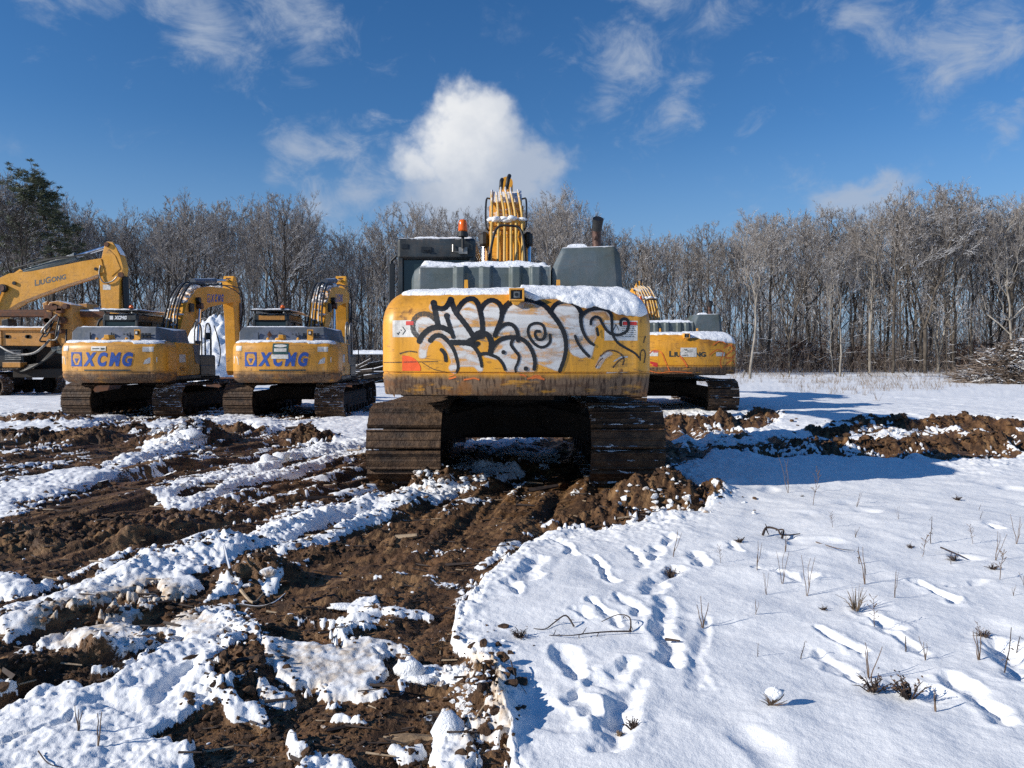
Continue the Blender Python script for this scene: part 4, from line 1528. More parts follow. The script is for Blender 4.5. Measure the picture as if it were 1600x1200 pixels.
def large_excavator(name, loc, rz, label, near=False, drop=0.0):
    """36 t class machine: yellow counterweight, grey hood, tall exhaust box on the right, cab on the left"""
    root = empty(name, loc, rz)
    tag(root, label, 'excavator', 'excavators parked in the snowy lot')
    L, r, w, xt = 2.02, 0.46, 0.84, 1.27
    for s in (-1, 1):
        build_track(root, s * xt, L, r, w, 0.228, s, 'track_steel' if s < 0 else 'track_steel_snowy')
    ch = MB()
    ch.box(-.95, .95, -.75, .75, .44, .92, c=.06)
    for sx in (-1, 1):
        for sy in (-1, 1):
            ch.hull([(sx * .3, sy * .3, .55), (sx * .3, sy * .8, .6), (sx * 1.1, sy * 1.0, .42), (sx * 1.1, sy * 1.6, .42), (sx * .3, sy * .3, .9), (sx * .3, sy * .8, .9), (sx * 1.1, sy * 1.0, .75), (sx * 1.1, sy * 1.6, .75)])
    ch.build('chassis', MATS['under_dark'], root, bevel=.01)
    MB().cyl((0, 0, .90), (0, 0, 1.10), .72, 40).cyl((0, 0, .96), (0, 0, 1.04), .78, 40).build('slew_ring', MATS['under_dark'], root)
    dk = MB().box(-1.30, 1.30, -2.55, 1.3, 1.10, 1.22, c=.02)
    dk.box(-.42, .42, -2.6, 1.35, 1.06, 1.32)
    dk.build('upper_frame', MATS['under_dark'], root, bevel=.01)
    # counterweight
    S = CW(1.385, 3.5, -2.35, .20, 1.15, 2.235, cw_profile(1.15, 1.375, 2.235, .37, .09), .24, .46)
    cw = S.build('counterweight', 'counterweight_paint', root)
    # skirts seen just outside the corner on the left
    MB().hull([(-1.37, -2.9, 1.22), (-1.37, -2.4, 1.22), (-1.52, -2.35, 1.30), (-1.30, -2.9, 1.1), (-1.37, -2.9, 1.42), (-1.37, -2.35, 1.45)]).build('corner_skirt', MATS['yellow_paint'], root)
    # side doors
    for s in (-1, 1):
        x0, x1 = sorted((s * 1.18, s * 1.33))
        MB().box(x0, x1, -2.33, -1.35, 1.24, 2.02, c=.02).box(x0, x1, -1.335, -.35 if s > 0 else -.55, 1.24, 2.02, c=.02).build('side_door', MATS['yellow_paint'], root)
    MB().box(-1.20, 1.2, -2.34, -.6, 1.22, 2.05).build('engine_bay', MATS['black_paint'], root)
    MB().box(.55, 1.33, -.33, 1.1, 1.22, 1.85, c=.03).box(.55, 1.30, 1.1, 1.7, 1.15, 1.5, c=.03).build('fuel_tank', MATS['grey_paint'], root)
    # hood with pressed ribs
    hz0, hz1 = 2.04, 2.565
    V, F = [], []
    xs = [-1.185, -1.175, -1.14, -1.07]
    ribs = [-.62, -.33, .0, .22]
    for xr in ribs:
        xs += [xr - .075, xr - .045, xr + .045, xr + .075]
    xs += [.36, .385]
    prof = [(hz0, 0), (hz1 - .10, 0.012), (hz1 - .035, .035), (hz1 - .01, .07), (hz1, .13)]
    for z, iy in prof:
        for x in xs:
            dep = -2.55 + iy
            if x < -1.06:
                k = (x + 1.07) / -.115
                dep += .16 * k ** 2.2
            for xr in ribs:
                if abs(x - xr) < .05:
                    dep -= 0.035
                if .06 < abs(x - xr) < .08:
                    dep += 0.012
            zz = z - (.12 * ((x + 1.07) / -.115) ** 2 * (z - hz0) / (hz1 - hz0) if x < -1.07 else 0)
            V.append((x, dep, zz))
    n = len(xs)
    for j in range(len(prof) - 1):
        for i in range(n - 1):
            F.append((j * n + i, j * n + i + 1, (j + 1) * n + i + 1, (j + 1) * n + i))
    top = [(j * 0 + (len(prof) - 1) * n + i) for i in range(n)]
    o = len(V)
    V += [(xs[-1], -1.45, hz1), (xs[0], -1.45, hz1 - .12), (xs[-1], -1.45, hz0), (xs[0], -1.45, hz0)]
    F.append(tuple(top + [o, o + 1]))
    F.append(tuple([j * n for j in range(len(prof))][::-1] + [o + 3, o + 1]))
    F.append(tuple([j * n + n - 1 for j in range(len(prof))] + [o, o + 2]))
    F.append((o, o + 1, o + 3, o + 2))
    me = bpy.data.meshes.new('engine_hood')
    me.from_pydata(V, [], F)
    hood = link('engine_hood', me, MATS['grey_paint'], root)
    bv = hood.modifiers.new('bevel', 'BEVEL')
    bv.width, bv.segments, bv.limit_method = .012, 2, 'ANGLE'
    snow_slab('snow_cover', hood, -1.07, .36, -2.43, -1.5, hz1 - .006, .05, 3)
    ex = MB()
    ex.hull([(.40, -2.50, hz0), (.40, -1.5, hz0), (.40, -2.50, 2.52), (.52, -2.46, 2.765), (.52, -1.5, 2.78), (.40, -1.5, 2.52), (1.10, -2.46, 2.785), (1.10, -1.5, 2.79), (1.165, -2.46, 2.70), (1.165, -1.5, 2.70), (1.215, -2.48, hz0), (1.215, -1.5, hz0), (.46, -2.52, hz0), (.46, -2.53, 2.50), (.54, -2.50, 2.70), (1.09, -2.50, 2.72), (1.14, -2.53, hz0)])
    exb = ex.build('exhaust_hood', MATS['grey_paint'], root, bevel=.035, seg=3)
    exb.modifiers['bevel'].angle_limit = R(14)
    snow_slab('snow_cover', exb, .58, .80, -2.40, -2.2, 2.785, .03, 8, 20)
    ep = MB().tube([(.945, -2.15, 2.7), (.938, -2.15, 2.92), (.935, -2.16, 3.00), (.942, -2.19, 3.09), (.945, -2.22, 3.12)], [.053, .052, .054, .060, .062], 18, cap=False)
    ep.hull([(.90, -2.212, 2.88), (.93, -2.222, 2.97), (.955, -2.217, 2.90), (.93, -2.20, 3.0)])
    pp = ep.build('exhaust_pipe', MATS['brown_pipe'], root, smooth=True)
    MB().tube([(.937, -2.163, 3.0), (.942, -2.192, 3.075), (.9455, -2.226, 3.126)], [.0555, .061, .0635], 18).build('pipe_mouth', MATS['rubber'], pp)
    MB().cyl((1.02, -2.1, 2.7), (1.02, -2.1, 2.87), .025, 10).build('drain_pipe', MATS['dull_steel'], pp)
    # lifting eyes, camera box, rear work light
    for x in (-.545, .46):
        MB().hull([(x - .025, -2.72, 2.2), (x + .025, -2.72, 2.2), (x - .025, -2.66, 2.2), (x + .025, -2.66, 2.2), (x - .018, -2.72, 2.375), (x + .018, -2.72, 2.375), (x - .018, -2.67, 2.375), (x + .018, -2.67, 2.375)]).build('lifting_eye', MATS['yellow_paint'], cw)
    cb = MB()
    x0, x1, z0, z1 = -.075, .078, 2.085, 2.215
    for a in ((x0, x1, z1 - .02, z1), (x0, x1, z0, z0 + .02), (x0, x0 + .02, z0 + .02, z1 - .02), (x1 - .02, x1, z0 + .02, z1 - .02)):
        cb.box(a[0], a[1], -3.50, -3.02, a[2], a[3])
    cb.hull([(x0 + .02, -3.495, z0 - .001), (x1 - .03, -3.495, z0 - .001), (x0 + .05, -3.495, z0 - .04), (x1 - .06, -3.495, z0 - .04), (x0 + .02, -3.2, z0 - .001), (x1 - .03, -3.2, z0 - .001)])
    cbo = cb.build('camera_housing', MATS['yellow_paint'], cw, bevel=.006)
    MB().box(x0 + .0205, x1 - .0205, -3.46, -3.1, z0 + .0205, z1 - .0205).box(-.035, .038, -3.485, -3.46, 2.115, 2.185).build('camera_body', MATS['black_paint'], cbo)
    MB().box(-.028, .031, -3.49, -3.4852, 2.12, 2.18).build('camera_bezel', MATS['dull_steel'], cbo)
    MB().cyl((.0, -3.497, 2.15), (.0, -3.49, 2.15), .019, 16).build('camera_lens', MATS['black_paint'], cbo)
    # markings
    fn = lambda a, b: (a, S.y(a, b) - .0042, b)
    fn2 = lambda a, b: (a, S.y(a, b) - .0058, b)
    word_ = word([('L', 1), ('IU', .8), ('G', 1), ('ONG', .8)], .06, 0, .035)
    if near:
        V2, F2 = fit(word_, -.63, .66, 1.685, 1.865)
        flat_on('lettering', V2, F2, lambda a, b: (a, S.y(a, b) - .0009, b), 'faded_letters', cw)
        onto = graffiti(cw, S, loc)
        decal('warning_label', cw, lambda a, b: (a, S.y(a, b) - .0012, b), -1.255, -.985, 1.735, 1.905)
        decal('warning_label', cw, lambda a, b: (a, S.y(a, b) - .0012, b), .88, 1.225, 1.70, 1.90)
        decal('label_band', cw, lambda a, b: (a, S.y(a, b) - .0030, b), -1.115, -1.035, 1.855, 1.895, 'red_decal', (4, 2))
        decal('label_band', cw, lambda a, b: (a, S.y(a, b) - .0030, b), 1.07, 1.215, 1.855, 1.89, 'red_decal', (5, 2))
        mk = MB()
        rr_ = random.Random(2)
        for k in range(6):
            z = 1.84 - k * .02
            a = 1.06
            while a < 1.20:
                b_ = a + rr_.uniform(.01, .04)
                P, Fq = grid_rect(a, min(b_, 1.205), z, z + .006, 1, 1)
                mk.add([(p, S.y(p, q) - .0034, q) for p, q in P], Fq)
                a = b_ + .008
        for (a0, b0, a1, b1) in ((-1.15, 1.84, -1.12, 1.80), (-1.15, 1.76, -1.12, 1.80), (-1.16, 1.80, -1.17, 1.81), (-1.21, 1.78, -1.19, 1.76), (-1.2, 1.76, -1.18, 1.79), (.97, 1.80, 1.0, 1.86), (1.0, 1.86, 1.03, 1.80)):
            d = Vector((a1 - a0, b1 - b0)).normalized() * .004
            q = [(a0 - d.y, b0 + d.x), (a1 - d.y, b1 + d.x), (a1 + d.y, b1 - d.x), (a0 + d.y, b0 - d.x)]
            mk.add([(p, S.y(p, q_) - .0034, q_) for p, q_ in q], [(3, 2, 1, 0)])
        mk.build('label_print', MATS['text_dark'], cw)
        # quarter-round reflector
        pts = [(-1.155, 1.395), (-.965, 1.395), (-.962, 1.425), (-.975, 1.46), (-1.005, 1.50), (-1.045, 1.53), (-1.09, 1.545), (-1.155, 1.55)]
        flat_on('reflector', pts, [tuple(range(8))], fn, 'reflector_red', cw)
        pts = [(.90, 1.37), (1.13, 1.38), (1.125, 1.545), (1.05, 1.54), (.98, 1.50)]
        flat_on('torn_sticker', pts, [(0, 1, 2, 3, 4)], lambda a, b: (a, S.y(a, b) - .0016, b), 'white_decal', cw)
        rs_ = random.Random(5)
        mb = MB()
        for k in range(7):   # thin scuffs of orange marking paint near the lip
            a, z = rs_.choice([-.75, -.6, .0, .1, .2]) + rs_.uniform(-.1, .1), rs_.uniform(1.29, 1.355)
            P, Fq = grid_rect(a, a + rs_.uniform(.05, .16), z, z + rs_.uniform(.008, .022), 3, 1)
            MB().add([(p, S.y(p, q) - .002 - k * .0003, q + .01 * math.sin(p * 40)) for p, q in P], Fq).build('paint_scuff', MATS['orange_paint'], cw)

        def edge(x):
            xs_ = [-1.37, -1.30, -1.2, -1.12, -.9, -.6, -.3, -.09, 0.0, .10, .2, .35, .5, .65, .8, .95, 1.05, 1.12, 1.22, 1.30, 1.37]
            zs_ = [2.215, 2.18, 2.17, 2.168, 2.172, 2.165, 2.17, 2.168, 2.17, 2.125, 2.10, 2.10, 2.07, 2.03, 2.03, 1.99, 1.95, 1.93, 1.93, 1.95, 1.98]
            j = (fbm(np.array([x * 7.0]), np.array([3.3]), 4, 5)[0] - .5)
            return float(np.interp(x, xs_, zs_)) + j * .06 * (1.6 if x > .1 else .5)
        snow_drape(S, cw, edge, -2.6, lambda x: .024 if x < .05 else .046, seed=4, nx=220)
    else:
        V2, F2 = fit(word_, -.46, .50, 1.60, 1.76)
        flat_on('lettering', V2, F2, fn, 'text_dark', cw)
        decal('taped_notice', cw, fn2, -.17, .25, 1.60, 1.84)
        mk = MB()
        for (a0, b0, a1, b1) in ((-.08, 1.79, .0, 1.80), (0, 1.80, -.03, 1.76), (-.05, 1.77, .04, 1.77), (.05, 1.775, .16, 1.785), (.0, 1.73, .14, 1.735), (-.12, 1.64, -.05, 1.64), (-.05, 1.62, .0, 1.66), (.0, 1.66, .03, 1.62), (-.06, 1.72, .0, 1.70)):
            d = Vector((a1 - a0, b1 - b0)).normalized() * .006
            q = [(a0 - d.y, b0 + d.x), (a1 - d.y, b1 + d.x), (a1 + d.y, b1 - d.x), (a0 + d.y, b0 - d.x)]
            mk.add([(p, S.y(p, q_) - .0075, q_) for p, q_ in q], [(3, 2, 1, 0)])
        mk.build('notice_print', MATS['text_dark'], cw)
        decal('warning_label', cw, fn, -.97, -.74, 1.62, 1.75)
        decal('label_band', cw, fn2, -.86, -.745, 1.715, 1.745, 'red_decal', (4, 2))
        decal('warning_label', cw, fn, .78, 1.02, 1.62, 1.72)
        decal('red_sticker', cw, fn, -.94, -.75, 1.38, 1.49, 'red_decal', (5, 2), -.25)
        V, F = [], []

        def on(u, v, off):
            a, b = (u - 1072) / 57.5, 1.5 + (565 - v) / 60.0
            return (a, S.y(a, b) - off, b)
        for i, (p, w_) in enumerate([([(1062, 558), (1068, 566), (1072, 574)], 2.6), ([(1107, 556), (1118, 548), (1128, 552), (1124, 566), (1126, 576)], 1.6), ([(1130, 545), (1140, 540), (1148, 546), (1138, 552), (1132, 560), (1146, 560)], 2.0),
                                     ([(1112, 540), (1124, 534), (1132, 538)], 1.6), ([(1134, 570), (1144, 564), (1148, 572)], 1.8), ([(1012, 560), (1022, 549), (1034, 552), (1040, 566), (1046, 580)], 1.5), ([(1010, 578), (1030, 584), (1050, 582), (1080, 584)], 1.2), ([(1140, 540), (1150, 552), (1142, 560)], 1.8)]):
            v, f = ribbon(p, w_, on, .009 + .0004 * i)
            o = len(V)
            V += v
            F += [tuple(k + o for k in q) for q in f]
        me = bpy.data.meshes.new('spray_tag')
        me.from_pydata(V, [], F)
        link('spray_tag', me, MATS['orange_paint'], cw)

        def edge(x):
            xs_ = [-1.37, -1.2, -.6, .0, .1, .4, .7, 1.0, 1.37]
            zs_ = [2.2, 2.19, 2.18, 2.18, 2.1, 2.08, 2.04, 1.98, 1.96]
            j = (fbm(np.array([x * 7.0]), np.array([8.3]), 4, 5)[0] - .5)
            return float(np.interp(x, xs_, zs_)) + j * .06
        snow_drape(S, cw, edge, -2.6, lambda x: .03 if x < .05 else .045, seed=7, nx=110, nt=30)
    # cab
    cx0, cx1, cy0, cy1, cz0, cz1 = -1.63, -.56, -.45, 1.35, 1.22, 3.19
    c = MB()
    t = .075
    for x in (cx0, cx1 - t):
        for y in (cy0, cy1 - t):
            c.box(x, x + t, y, y + t, cz0 + .9, cz1 - .22)
    c.box(cx0, cx1, cy0, cy1, cz0, cz0 + .898, c=.03)
    c.box(cx0 - .01, cx1 + .01, cy0 - .012, cy1 + .03, cz1 - .30, cz1, c=.035)
    c.box(cx0 + .0755, cx1 - .0755, cy0 + .004, cy0 + .05, cz0 + .9, cz0 + 1.05)
    cab = c.build('cab', MATS['dark_grey_paint'], root, bevel=.012)
    g = MB()
    for x in (cx0 + .02, cx1 - .03):
        g.box(x, x + .01, cy0 + t + .003, cy1 - t - .003, cz0 + .9, cz1 - .302)
    for y in (cy0 + .055, cy1 - .03):
        g.box(cx0 + t + .003, cx1 - t - .003, y, y + .01, cz0 + 1.05, cz1 - .302)
    g.build('cab_glass', MATS['cab_glass'], cab)
    for x in (cx0 + .10, cx1 - .12):
        MB().box(x - .045, x + .045, cy0 - .022, cy0 - .0125, cz1 - .15, cz1 - .09).build('roof_vent', MATS['black_paint'], cab)
    MB().box(cx0 + .33, cx0 + .47, cy0 - .026, cy0 - .0125, cz1 - .20, cz1 - .13).box(cx0 + .36, cx0 + .44, cy0 - .05, cy0 - .0265, cz1 - .18, cz1 - .165).build('grab_latch', MATS['black_paint'], cab)
    MB().tube([(cx0 - .02, cy0 + .05, cz0 + .4), (cx0 - .10, cy0 + .05, cz0 + .5), (cx0 - .10, cy0 + .05, cz1 - .32), (cx0 - .02, cy0 + .05, cz1 - .24)], .022, 8).tube([(cx0 - .02, cy1 + .3, cz0 + .5), (cx0 - .10, cy1 + .3, cz0 + .6), (cx0 - .10, cy1 + .3, cz1 - .4), (cx0 - .02, cy1, cz1 - .3)], .022, 8).build('grab_rail', MATS['black_paint'], cab)
    MB().box(cx0 - .12, cx0 - .04, cy0 - .02, cy0 + .02, cz0 + .7, cz1 - .36, c=.01).build('rear_mirror', MATS['black_paint'], cab)
    MB().box(cx0 + .85, cx0 + .97, cy0 - .06, cy0 - .0125, cz1 - .23, cz1 - .14).tube([(cx0 + .91, cy0 - .05, cz1 - .20), (cx0 + .91, cy0 - .09, cz1 - .10), (cx0 + .91, cy0 - .09, cz1 + .05)], .014, 8).tube([(cx0 + .77, cy0 - .03, cz1 - .1), (cx0 + .77, cy0 - .06, cz1 - .2), (cx0 + .86, cy0 - .05, cz1 - .21)], .012, 6).build('beacon_bracket', MATS['dull_steel'], cab)
    beacon(cab, cx0 + .91, cy0 - .09, cz1 + .0, .98)
    snow_slab('snow_cover', cab, cx0 + .22, cx1 - .03, cy0 + .03, cy1 - .05, cz1 - .006, .035, 11)
    # boom
    bx = -.14
    W_ = .50
    cl = [(.25, 1.75, .20), (.75, 2.45, .30), (1.35, 3.2, .38), (2.0, 3.80, .42), (2.7, 4.10, .42), (3.7, 4.15, .36), (4.8, 4.05, .28), (5.9, 3.75, .17)]
    mb = MB()
    topl, _ = boom_box(mb, cl, W_)
    bo = mb.build('boom', MATS['yellow_paint'], root)
    bo.location = (bx, 0, 0)
    kb = MB()
    for sgn in (-1, 1):
        kb.prism([(1.5, 3.55), (2.0, 3.3), (2.2, 3.7), (1.9, 4.1)], sgn * .26, sgn * .285)
    kb.box(-.13, -.09, 1.2, 2.3, 3.6, 3.61)
    kb.build('boom_gusset', MATS['yellow_paint'], bo)
    # rigid hydraulic pipes following the back of the boom
    tp = [Vector((0, a, b)) for a, b in topl[:5]]

    def off(k, h):
        i = int(k)
        f = k - i
        p = tp[i].lerp(tp[min(i + 1, 4)], f)
        d = (tp[min(i + 1, 4)] - tp[i]).normalized() if i < 4 else (tp[4] - tp[3]).normalized()
        nn = Vector((0, -d.z, d.y))
        return p + nn * h
    for x, x2, k1, mat in ((-.23, -.25, 3.45, 'yellow_paint'), (-.12, -.17, 3.3, 'yellow_paint'), (-.02, -.10, 3.75, 'yellow_paint'), (.08, -.02, 3.8, 'yellow_paint'), (.16, .07, 3.7, 'yellow_paint'), (.26, .20, 3.5, 'yellow_paint')):
        pts = []
        for k in np.linspace(0.7, k1, 9):
            q = off(float(k), .095)
            tt = min(1, max(0, (k - 2.4) / .8))
            q.x = x + (x2 - x) * tt
            pts.append(q)
        MB().tube(pts, .021, 8).build('hydraulic_pipe', MATS['pipe_yellow'], bo, smooth=True)
    for k in (1.0, 2.25):
        p = off(k, .05)
        m = MB()
        for x in (-.23, -.12, -.02, .08, .16, .26):
            m.box(x - .045, x + .045, p.y - .05, p.y + .05, p.z - .04, p.z + .07, c=.01)
        m.box(-.27, .30, p.y - .03, p.y + .03, p.z - .09, p.z - .035)
        m.build('pipe_clamp', MATS['yellow_paint'], bo)
        sl = MB()
        rr_ = random.Random(int(k * 10))
        V, F = [], []
        for i in range(12):
            q = lump_protos[rr_.randrange(14)] * rr_.uniform(.035, .075) + np.array([rr_.uniform(-.26, .28), p.y + rr_.uniform(-.09, .0), p.z + rr_.uniform(.04, .09)])
            o = len(V)
            V += [tuple(z) for z in q]
            F += [tuple(z + o) for z in ICO_F]
        sl.v, sl.f = V, F
        sl.build('snow_lump', MATS['snow'], bo, smooth=True)
    p1, p2 = off(1.15, .12), off(1.9, .20)
    MB().tube(catmull([(-.27, p1.y, p1.z - .15), (-.25, p1.y - .05, p1.z + .15), (-.15, p2.y - .2, p2.z), (.05, p2.y - .2, p2.z + .06), (.24, p2.y - .22, p2.z - .03), (.30, p1.y - .05, p1.z + .1), (.31, p1.y, p1.z - .2)], 6), .02, 8).build('hydraulic_hose', MATS['rubber'], bo, smooth=True)
    q = off(3.75, .10)
    MB().tube([(-.10, q.y, q.z - .03), (-.09, q.y + .05, q.z + .12), (-.08, q.y + .15, q.z + .17)], .036, 10).tube([(.0, q.y, q.z - .02), (.03, q.y + .05, q.z + .16), (.05, q.y + .15, q.z + .24)], .036, 10).build('hydraulic_hose', MATS['rubber'], bo, smooth=True)
    for sgn in (-1, 1):
        q0, q1 = off(2.1, .03), off(3.4, .05)
        MB().tube(catmull([(sgn * .27, q0.y, q0.z), (sgn * .32, q0.y, q0.z + .1), (sgn * .33, (q0.y + q1.y) / 2, q1.z - .22), (sgn * .29, q1.y, q1.z - .08), (sgn * .2, q1.y + .1, q1.z - .1)], 6), .016, 6).build('hydraulic_hose', MATS['rubber'], bo, smooth=True)
    for sgn in (-1, 1):
        cylinder(bo, 'boom_cylinder', (sgn * .36, 1.15, 1.25), (sgn * .36, 1.75, 3.50), .085, .42, 'yellow_paint')
        MB().box(sgn * .36 - .075, sgn * .36 + .075, 1.58, 1.86, 3.37, 3.62, c=.05).build('pin_cover', MATS['rubber'], bo)
    cylinder(bo, 'arm_cylinder', (0, 2.6, 4.65), (0, 6.0, 4.45), .11, .5, 'yellow_paint')
    ar = MB().prism([(5.55, 3.95), (5.75, 4.45), (6.05, 4.5), (6.3, 4.1), (6.45, 3.3), (6.3, 1.1), (6.1, .8), (5.95, 1.1), (5.85, 3.0), (5.65, 3.6)], -.2, .2)
    aro = ar.build('arm', MATS['yellow_paint'], root, bevel=.01)
    aro.location = (bx, 0, 0)
    bk = MB()
    prof = [(6.2, .85), (5.6, 1.0), (5.1, .75), (4.95, .35), (5.2, .06), (5.7, .04), (6.2, .15), (6.22, .2), (5.7, .12), (5.25, .14), (5.05, .38), (5.18, .70), (5.62, .92), (6.2, .80)]
    bk.prism(prof[::-1], -.65, .65)
    for sx in (-.65, .63):
        bk.prism([(6.2, .85), (5.6, 1.0), (5.1, .75), (4.95, .35), (5.2, .06), (6.2, .15)][::-1], sx, sx + .02)
    for k in range(5):
        x = -.58 + k * .29
        bk.hull([(x - .05, 6.15, .1), (x + .05, 6.15, .1), (x - .05, 6.15, .2), (x + .05, 6.15, .2), (x - .02, 6.42, .14), (x + .02, 6.42, .14)])
    b2 = bk.build('bucket', MATS['rust_iron'], root)
    b2.location = (bx, 0, 0)
    if drop:
        fy, fz = .25, 1.75
        for o_ in (bo, aro, b2):
            o_.rotation_euler.x = -drop
            ca_, sa_ = math.cos(-drop), math.sin(-drop)
            o_.location = (bx, fy - (fy * ca_ - fz * sa_), fz - (fy * sa_ + fz * ca_))
    return root, S


main_root, main_S = large_excavator('excavator', (0.045, 10.97, -.02), 0, 'big yellow excavator nearest the camera with black and white graffiti across its snow-topped counterweight', near=True)
large_excavator('excavator', (4.56, 23.20, -.06), 0, 'yellow excavator with orange scribbles and a taped notice, half hidden behind the graffitied one', drop=R(11))


def logo_and_word(parent, fn, x0, x1, z0, z1, name='lettering'):
    """blue badge followed by the blue slanted word"""
    s = (z1 - z0)
    b1 = x0 + s * .86
    fr = []
    t = s * .10
    F_, V_ = [], []

    def rect(a0, a1, c0, c1):
        o = len(V_)
        V_.extend([(a0, c0), (a1, c0), (a1, c1), (a0, c1)])
        F_.append((o, o + 1, o + 2, o + 3))
    rect(x0, b1, z0, z0 + t)
    rect(x0, b1, z1 - t, z1)
    rect(x0, x0 + t, z0 + t, z1 - t)
    rect(b1 - t, b1, z0 + t, z1 - t)
    cx = (x0 + b1) / 2
    w = (b1 - x0) / 2
    o = len(V_)
    V_.extend([(cx - w * .40, z0 + s * .56), (cx, z0 + s * .22), (cx + w * .40, z0 + s * .56)])
    F_.append((o, o + 1, o + 2))
    o = len(V_)
    V_.extend([(x0 + t, z0 + t), (x0 + t + w * .45, z0 + t), (x0 + t, z0 + s * .5)])
    F_.append((o, o + 1, o + 2))
    V_.extend([(b1 - t, z0 + t), (b1 - t - w * .45, z0 + t), (b1 - t, z0 + s * .5)])
    F_.append((o + 3, o + 5, o + 4))
    V_.extend([(x0 + t, z1 - t), (x0 + t + w * .25, z1 - t), (x0 + t, z1 - s * .3)])
    F_.append((o + 6, o + 8, o + 7))
    V_.extend([(b1 - t, z1 - t), (b1 - t - w * .25, z1 - t), (b1 - t, z1 - s * .3)])
    F_.append((o + 9, o + 10, o + 11))
    flat_on('badge', V_, F_, fn, 'text_blue', parent)
    V2, F2 = fit(word([('X', 1), ('C', 1), ('M', 1), ('G', 1)], .07, .26, .055), b1 + s * .10, x1, z0, z1)
    flat_on(name, V2, F2, fn, 'text_blue', parent)


def small_excavator(name, loc, yaw, label, sign=False, bumpy=0):
    """21 t class machine: blue badge on a yellow counterweight, slate hood, guard over the cab, boom reaching away"""
    root = empty(name, loc, yaw)
    tag(root, label, 'excavator', 'excavators parked in the snowy lot')
    L, r, w, xt = 1.82, 0.42, 0.72, 1.13
    M = Matrix.Rotation(-yaw, 4, 'Z')
    for s in (-1, 1):
        t = build_track(root, s * xt, L, r, w, 0.19, s, 'track_steel' if s < 0 else 'track_steel_snowy')
        t.location = M @ Vector((s * xt, 0, .03))
        t.rotation_euler.z = -yaw
    ch = MB().box(-.85, .85, -.7, .7, .42, .80, c=.05)
    for sx in (-1, 1):
        for sy in (-1, 1):
            ch.hull([(sx * .3, sy * .3, .45), (sx * .3, sy * .7, .5), (sx * 1.0, sy * .9, .36), (sx * 1.0, sy * 1.4, .36), (sx * .3, sy * .3, .8), (sx * .3, sy * .7, .8), (sx * 1.0, sy * .9, .66), (sx * 1.0, sy * 1.4, .66)])
    c_ = ch.build('chassis', MATS['under_dark'], root)
    c_.rotation_euler.z = -yaw
    MB().cyl((0, 0, .78), (0, 0, .93), .62, 36).build('slew_ring', MATS['under_dark'], root)
    MB().box(-1.25, 1.22, -2.2, .95, .92, 1.03, c=.02).box(-.35, .35, -2.1, 1.1, .90, 1.15).build('upper_frame', MATS['under_dark'], root)
    prof = [(.93, .9), (.945, .6), (1.0, .22), (1.08, .04), (1.15, 0), (1.16, .05), (1.20, .05), (1.21, 0), (1.72, 0)]
    for i in range(1, 7):
        q = i / 6 * math.pi / 2
        prof.append((1.72 + .22 * math.sin(q), (1 - math.cos(q)) * .9))
    S = CW(1.27, 2.9, -1.95, .30, .93, 1.94, prof, .13, .20)
    cw = S.build('counterweight', 'small_counterweight_paint', root)
    fn = lambda a, b: (a, S.y(a, b) - .006, b)
    fn2 = lambda a, b: (a, S.y(a, b) - .010, b)
    logo_and_word(cw, fn, -.90, .62, 1.33, 1.67)
    decal('stripe', cw, fn, -.55, .55, 1.222, 1.255, 'text_dark', (8, 1))
    decal('warning_label', cw, fn, -1.12, -.98, 1.70, 1.82)
    decal('warning_label', cw, fn, .82, 1.06, 1.68, 1.80)
    flat_on('reflector', [(-1.19, 1.58), (-1.20, 1.40), (-1.06, 1.37), (-1.07, 1.52), (-1.10, 1.57)], [(0, 1, 2, 3, 4)], fn, 'white_decal', cw)
    flat_on('reflector', [(.83, 1.38), (1.13, 1.43), (1.13, 1.55), (.95, 1.54), (.87, 1.48)], [(0, 1, 2, 3, 4)], fn, 'white_decal', cw)
    if sign:
        decal('hanging_notice', cw, fn2, -.22, .15, 1.62, 1.88, 'teal_sign')
        decal('notice_print', cw, lambda a, b: (a, S.y(a, b) - .0125, b), -.18, .11, 1.68, 1.76)
        pts = [(.0 - .035 + .15 * math.cos(k * math.pi / 8), 1.82 + .035 * math.sin(k * math.pi / 8)) for k in range(16)]
        flat_on('notice_oval', pts, [tuple(range(16))], lambda a, b: (a, S.y(a, b) - .0125, b), 'white_decal', cw)
        decal('notice_strip', cw, fn2, -.25, .15, 1.51, 1.612)
    else:
        decal('paper_notice', cw, fn2, -.36, -.0, 1.70, 1.81)
        decal('notice_print', cw, lambda a, b: (a, S.y(a, b) - .0125, b), -.33, -.16, 1.74, 1.765, 'text_dark', (4, 1))
        decal('notice_print', cw, lambda a, b: (a, S.y(a, b) - .0125, b), -.12, -.03, 1.73, 1.77, 'text_dark', (4, 1))
    # machinery hood
    hd = MB()
    hd.hull([(-1.18, -2.28, 1.85), (-1.18, -2.24, 2.17), (-1.10, -2.16, 2.30), (.86, -2.16, 2.30), (.90, -2.28, 1.85), (-1.18, -1.1, 1.85), (-1.18, -1.1, 2.2), (-1.10, -1.1, 2.30), (1.2, -1.0, 1.85), (1.1, -1.0, 2.26), (1.22, -1.75, 1.85), (1.12, -1.78, 2.22)])
    hood = hd.build('engine_hood', MATS['slate_paint'], root, bevel=.015)
    vt = MB()
    for i in range(5):
        for j in range(2):
            vt.box(.36 + i * .085, .425 + i * .085, -2.285 + .035 * j, -2.24, 2.03 + j * .07, 2.075 + j * .07)
    vt.build('vent_grille', MATS['black_paint'], hood)
    sm = MB()
    for x in (-.72, -.2, .26):
        sm.box(x, x + .012, -2.292, -2.255, 1.90, 2.16)
    for x in (-.15, .12, .2):
        sm.cyl((x, -2.30, 2.12), (x, -2.25, 2.12), .018, 8)
